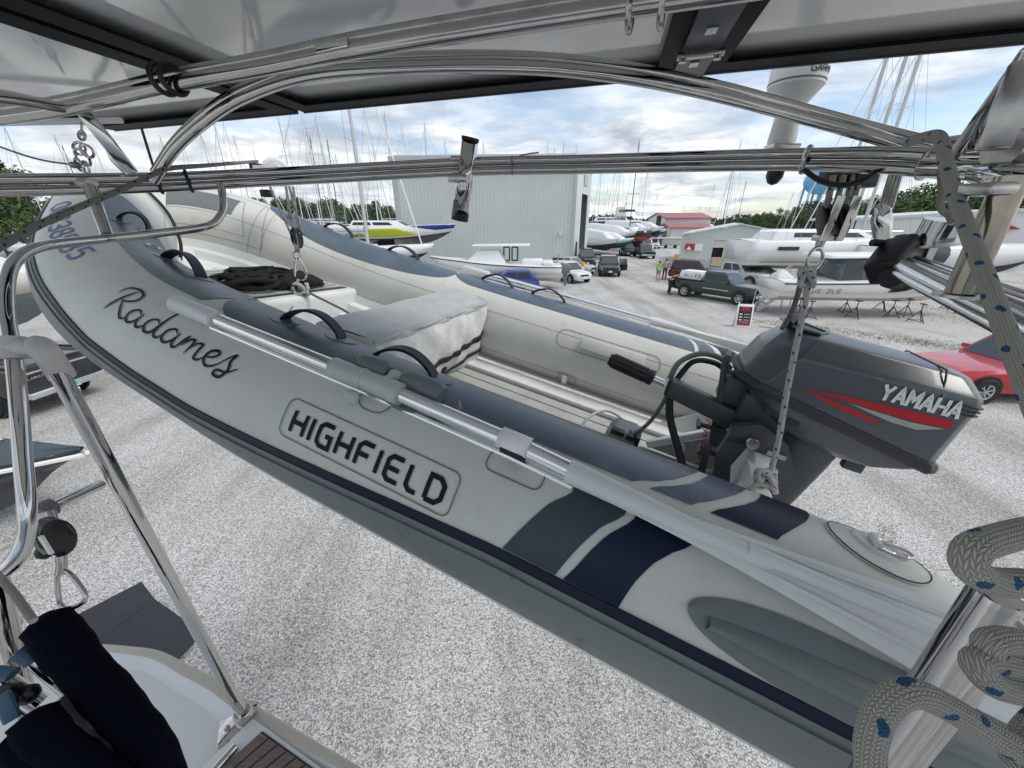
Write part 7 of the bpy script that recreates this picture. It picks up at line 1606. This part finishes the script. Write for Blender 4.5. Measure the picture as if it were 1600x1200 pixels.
# ---------------------------------------------------------------- people
def skin(nm,verts,edges,radii,mat,par,root=0):
    me=bpy.data.meshes.new(nm); me.from_pydata(verts,edges,[]); o=bpy.data.objects.new(nm,me); link(o); o.parent=par; me.materials.append(MATS[mat])
    md=o.modifiers.new('skin','SKIN'); md.use_smooth_shade=True
    for i,r_ in enumerate(radii): me.skin_vertices[0].data[i].radius=(r_,r_)
    me.skin_vertices[0].data[root].use_root=True
    o.modifiers.new('sub','SUBSURF').levels=1; return o
def person(lab,p,yaw,top,leg,hair,bend=0,shorts=False,h=1.74):
    t=thing('person',lab,'person',(0,0,0)); b=R(bend); s=h/1.74
    def T(x,y,z):     # rotate torso about hip
        dz=z-.95; return (x+math.sin(b)*dz,y,.95+math.cos(b)*dz)
    aq=.35 if bend else .08
    V=[(0,0,.95),T(0,0,1.15),T(0,0,1.38),T(0,0,1.50),T(.02,0,1.62),T(.03,0,1.72),
       T(0,.19,1.40),(T(0,.24,1.12)[0]+aq*.6,.24,T(0,.24,1.12)[2]),(T(.1,.2,.95)[0]+aq,.2,T(.1,.2,.95)[2]-.02),
       T(0,-.19,1.40),(T(0,-.24,1.12)[0]+aq*.6,-.24,T(0,-.24,1.12)[2]),(T(.1,-.2,.95)[0]+aq,-.2,T(.1,-.2,.95)[2]-.02),
       (0,.10,.90),(.03,.11,.50),(-.02,.11,.09),(.14,.12,.03),(0,-.10,.90),(-.03,-.11,.50),(-.05,-.11,.09),(.11,-.12,.03)]
    E=[(0,1),(1,2),(2,3),(3,4),(4,5),(2,6),(6,7),(7,8),(2,9),(9,10),(10,11),(0,12),(12,13),(13,14),(14,15),(0,16),(16,17),(17,18),(18,19)]
    Rr=[.12,.115,.13,.05,.095,.07,.06,.042,.035,.06,.042,.035,.09,.058,.042,.035,.09,.058,.042,.035]
    V=[(x*s,y*s,z*s) for x,y,z in V]
    skin('body',V,E,Rr,'skin',t)
    skin('shirt',[V[0],V[1],V[2],V[6],V[7],V[9],V[10]],[(0,1),(1,2),(2,3),(3,4),(2,5),(5,6)],[.14,.135,.15,.08,.062,.08,.062],top,t)
    kz=(.52 if shorts else .10)
    a1_=[V[12],tuple(V[12][i]+(V[13][i]-V[12][i])*(.85 if shorts else 1) for i in range(3)),V[14] if not shorts else V[13]]
    L1=[V[0],V[12],V[13],V[14],V[16],V[17],V[18]]
    if shorts: skin('trousers',[V[0],V[12],tuple((V[12][i]*.2+V[13][i]*.8) for i in range(3)),V[16],tuple((V[16][i]*.2+V[17][i]*.8) for i in range(3))],[(0,1),(1,2),(0,3),(3,4)],[.135,.105,.085,.105,.085],leg,t)
    else: skin('trousers',L1,[(0,1),(1,2),(2,3),(0,4),(4,5),(5,6)],[.135,.105,.075,.06,.105,.075,.06],leg,t)
    m=MB(); m.ball(Vector(V[4])+Vector((-.01,0,.05)),.105,12,(1,.9,.95)); m.build('hair',hair,t,local=True)
    for v in(V[15],V[19]):
        m=MB(); m.ball(Vector((v[0]-.04,v[1],.045)),.05,10,(2.4,1,.9)); m.build('shoe','cloth_dark',t,local=True)
    t.location=(p.x,p.y,0); t.rotation_euler=(0,0,R(yaw)); return t
person('person in a lime green shirt and khaki shorts walking away on the gravel road',G(1027,440),60,'cloth_lime','cloth_khaki','hair_dark',shorts=True,h=1.72)
person('person in a grey blue top and dark trousers beside the one in lime green',G(1037,437),80,'cloth_grey','cloth_dark','hair_dark',h=1.8)
person('person in a red top bending over behind the green pickup tailgate',G(1045,460),15,'cloth_red','cloth_dark','hair_dark',bend=50,h=1.78)
# engine and clutter in the workshop door
t=thing('workshop_clutter','black engine and brown boxes just inside the open workshop door','machinery',d0.lerp(d1,.6)+Vector((0,-.2,0))); q=d0.lerp(d1,.62)+Vector((0,.0,0)); m=MB(); m.ball(q+Vector((0,0,1.5)),.6,10); m.box(q+Vector((0,0,.6)),(.9,.2,1.2)); m.build('engine','black_plastic',t); m=MB(); m.box(d0.lerp(d1,.2)+Vector((0,-.1,.6)),(1.3,.5,1.2)); m.build('boxes','wood_raw',t,smooth=False); m=MB(); m.tube([d0.lerp(d1,.38)+Vector((0,-.05,0)),d0.lerp(d1,.38)+Vector((0,-.05,2.2))],.12,8); m.build('pillar','shed_white',t)

# ---------------------------------------------------------------- give look-alikes their own labels, counted from the left of the view
def pxx(o):
    p=Vector(o.location)-C0; return p.x/max(.1,p.dot(CF))
for grp,txt in(('tall sailboats in the right row','tall sailboat with white furled jib, %s from the left in the right row'),
  ('sailboats along the far road','sailboat laid up along the far yard road, %s mast from the left there'),
  ('sailboats hidden behind the big shed','sailboat hidden behind the big shed, %s mast head from the left over its roof'),
  ('jack stands under the cabin cruiser','steel tripod jack stand under the white cabin cruiser, %s from the left'),
  ('sailboats before the right wood','sailboat with a thin mast before the right hand wood, %s from the left'),
  ('dark masted sailboats','dark masted sailboat behind the road end, %s from the left')):
    L_=sorted([o for o in bpy.data.objects if o.parent is None and o.get('group')==grp],key=pxx)
    for i_,o in enumerate(L_): o['label']=txt%ORD[i_]
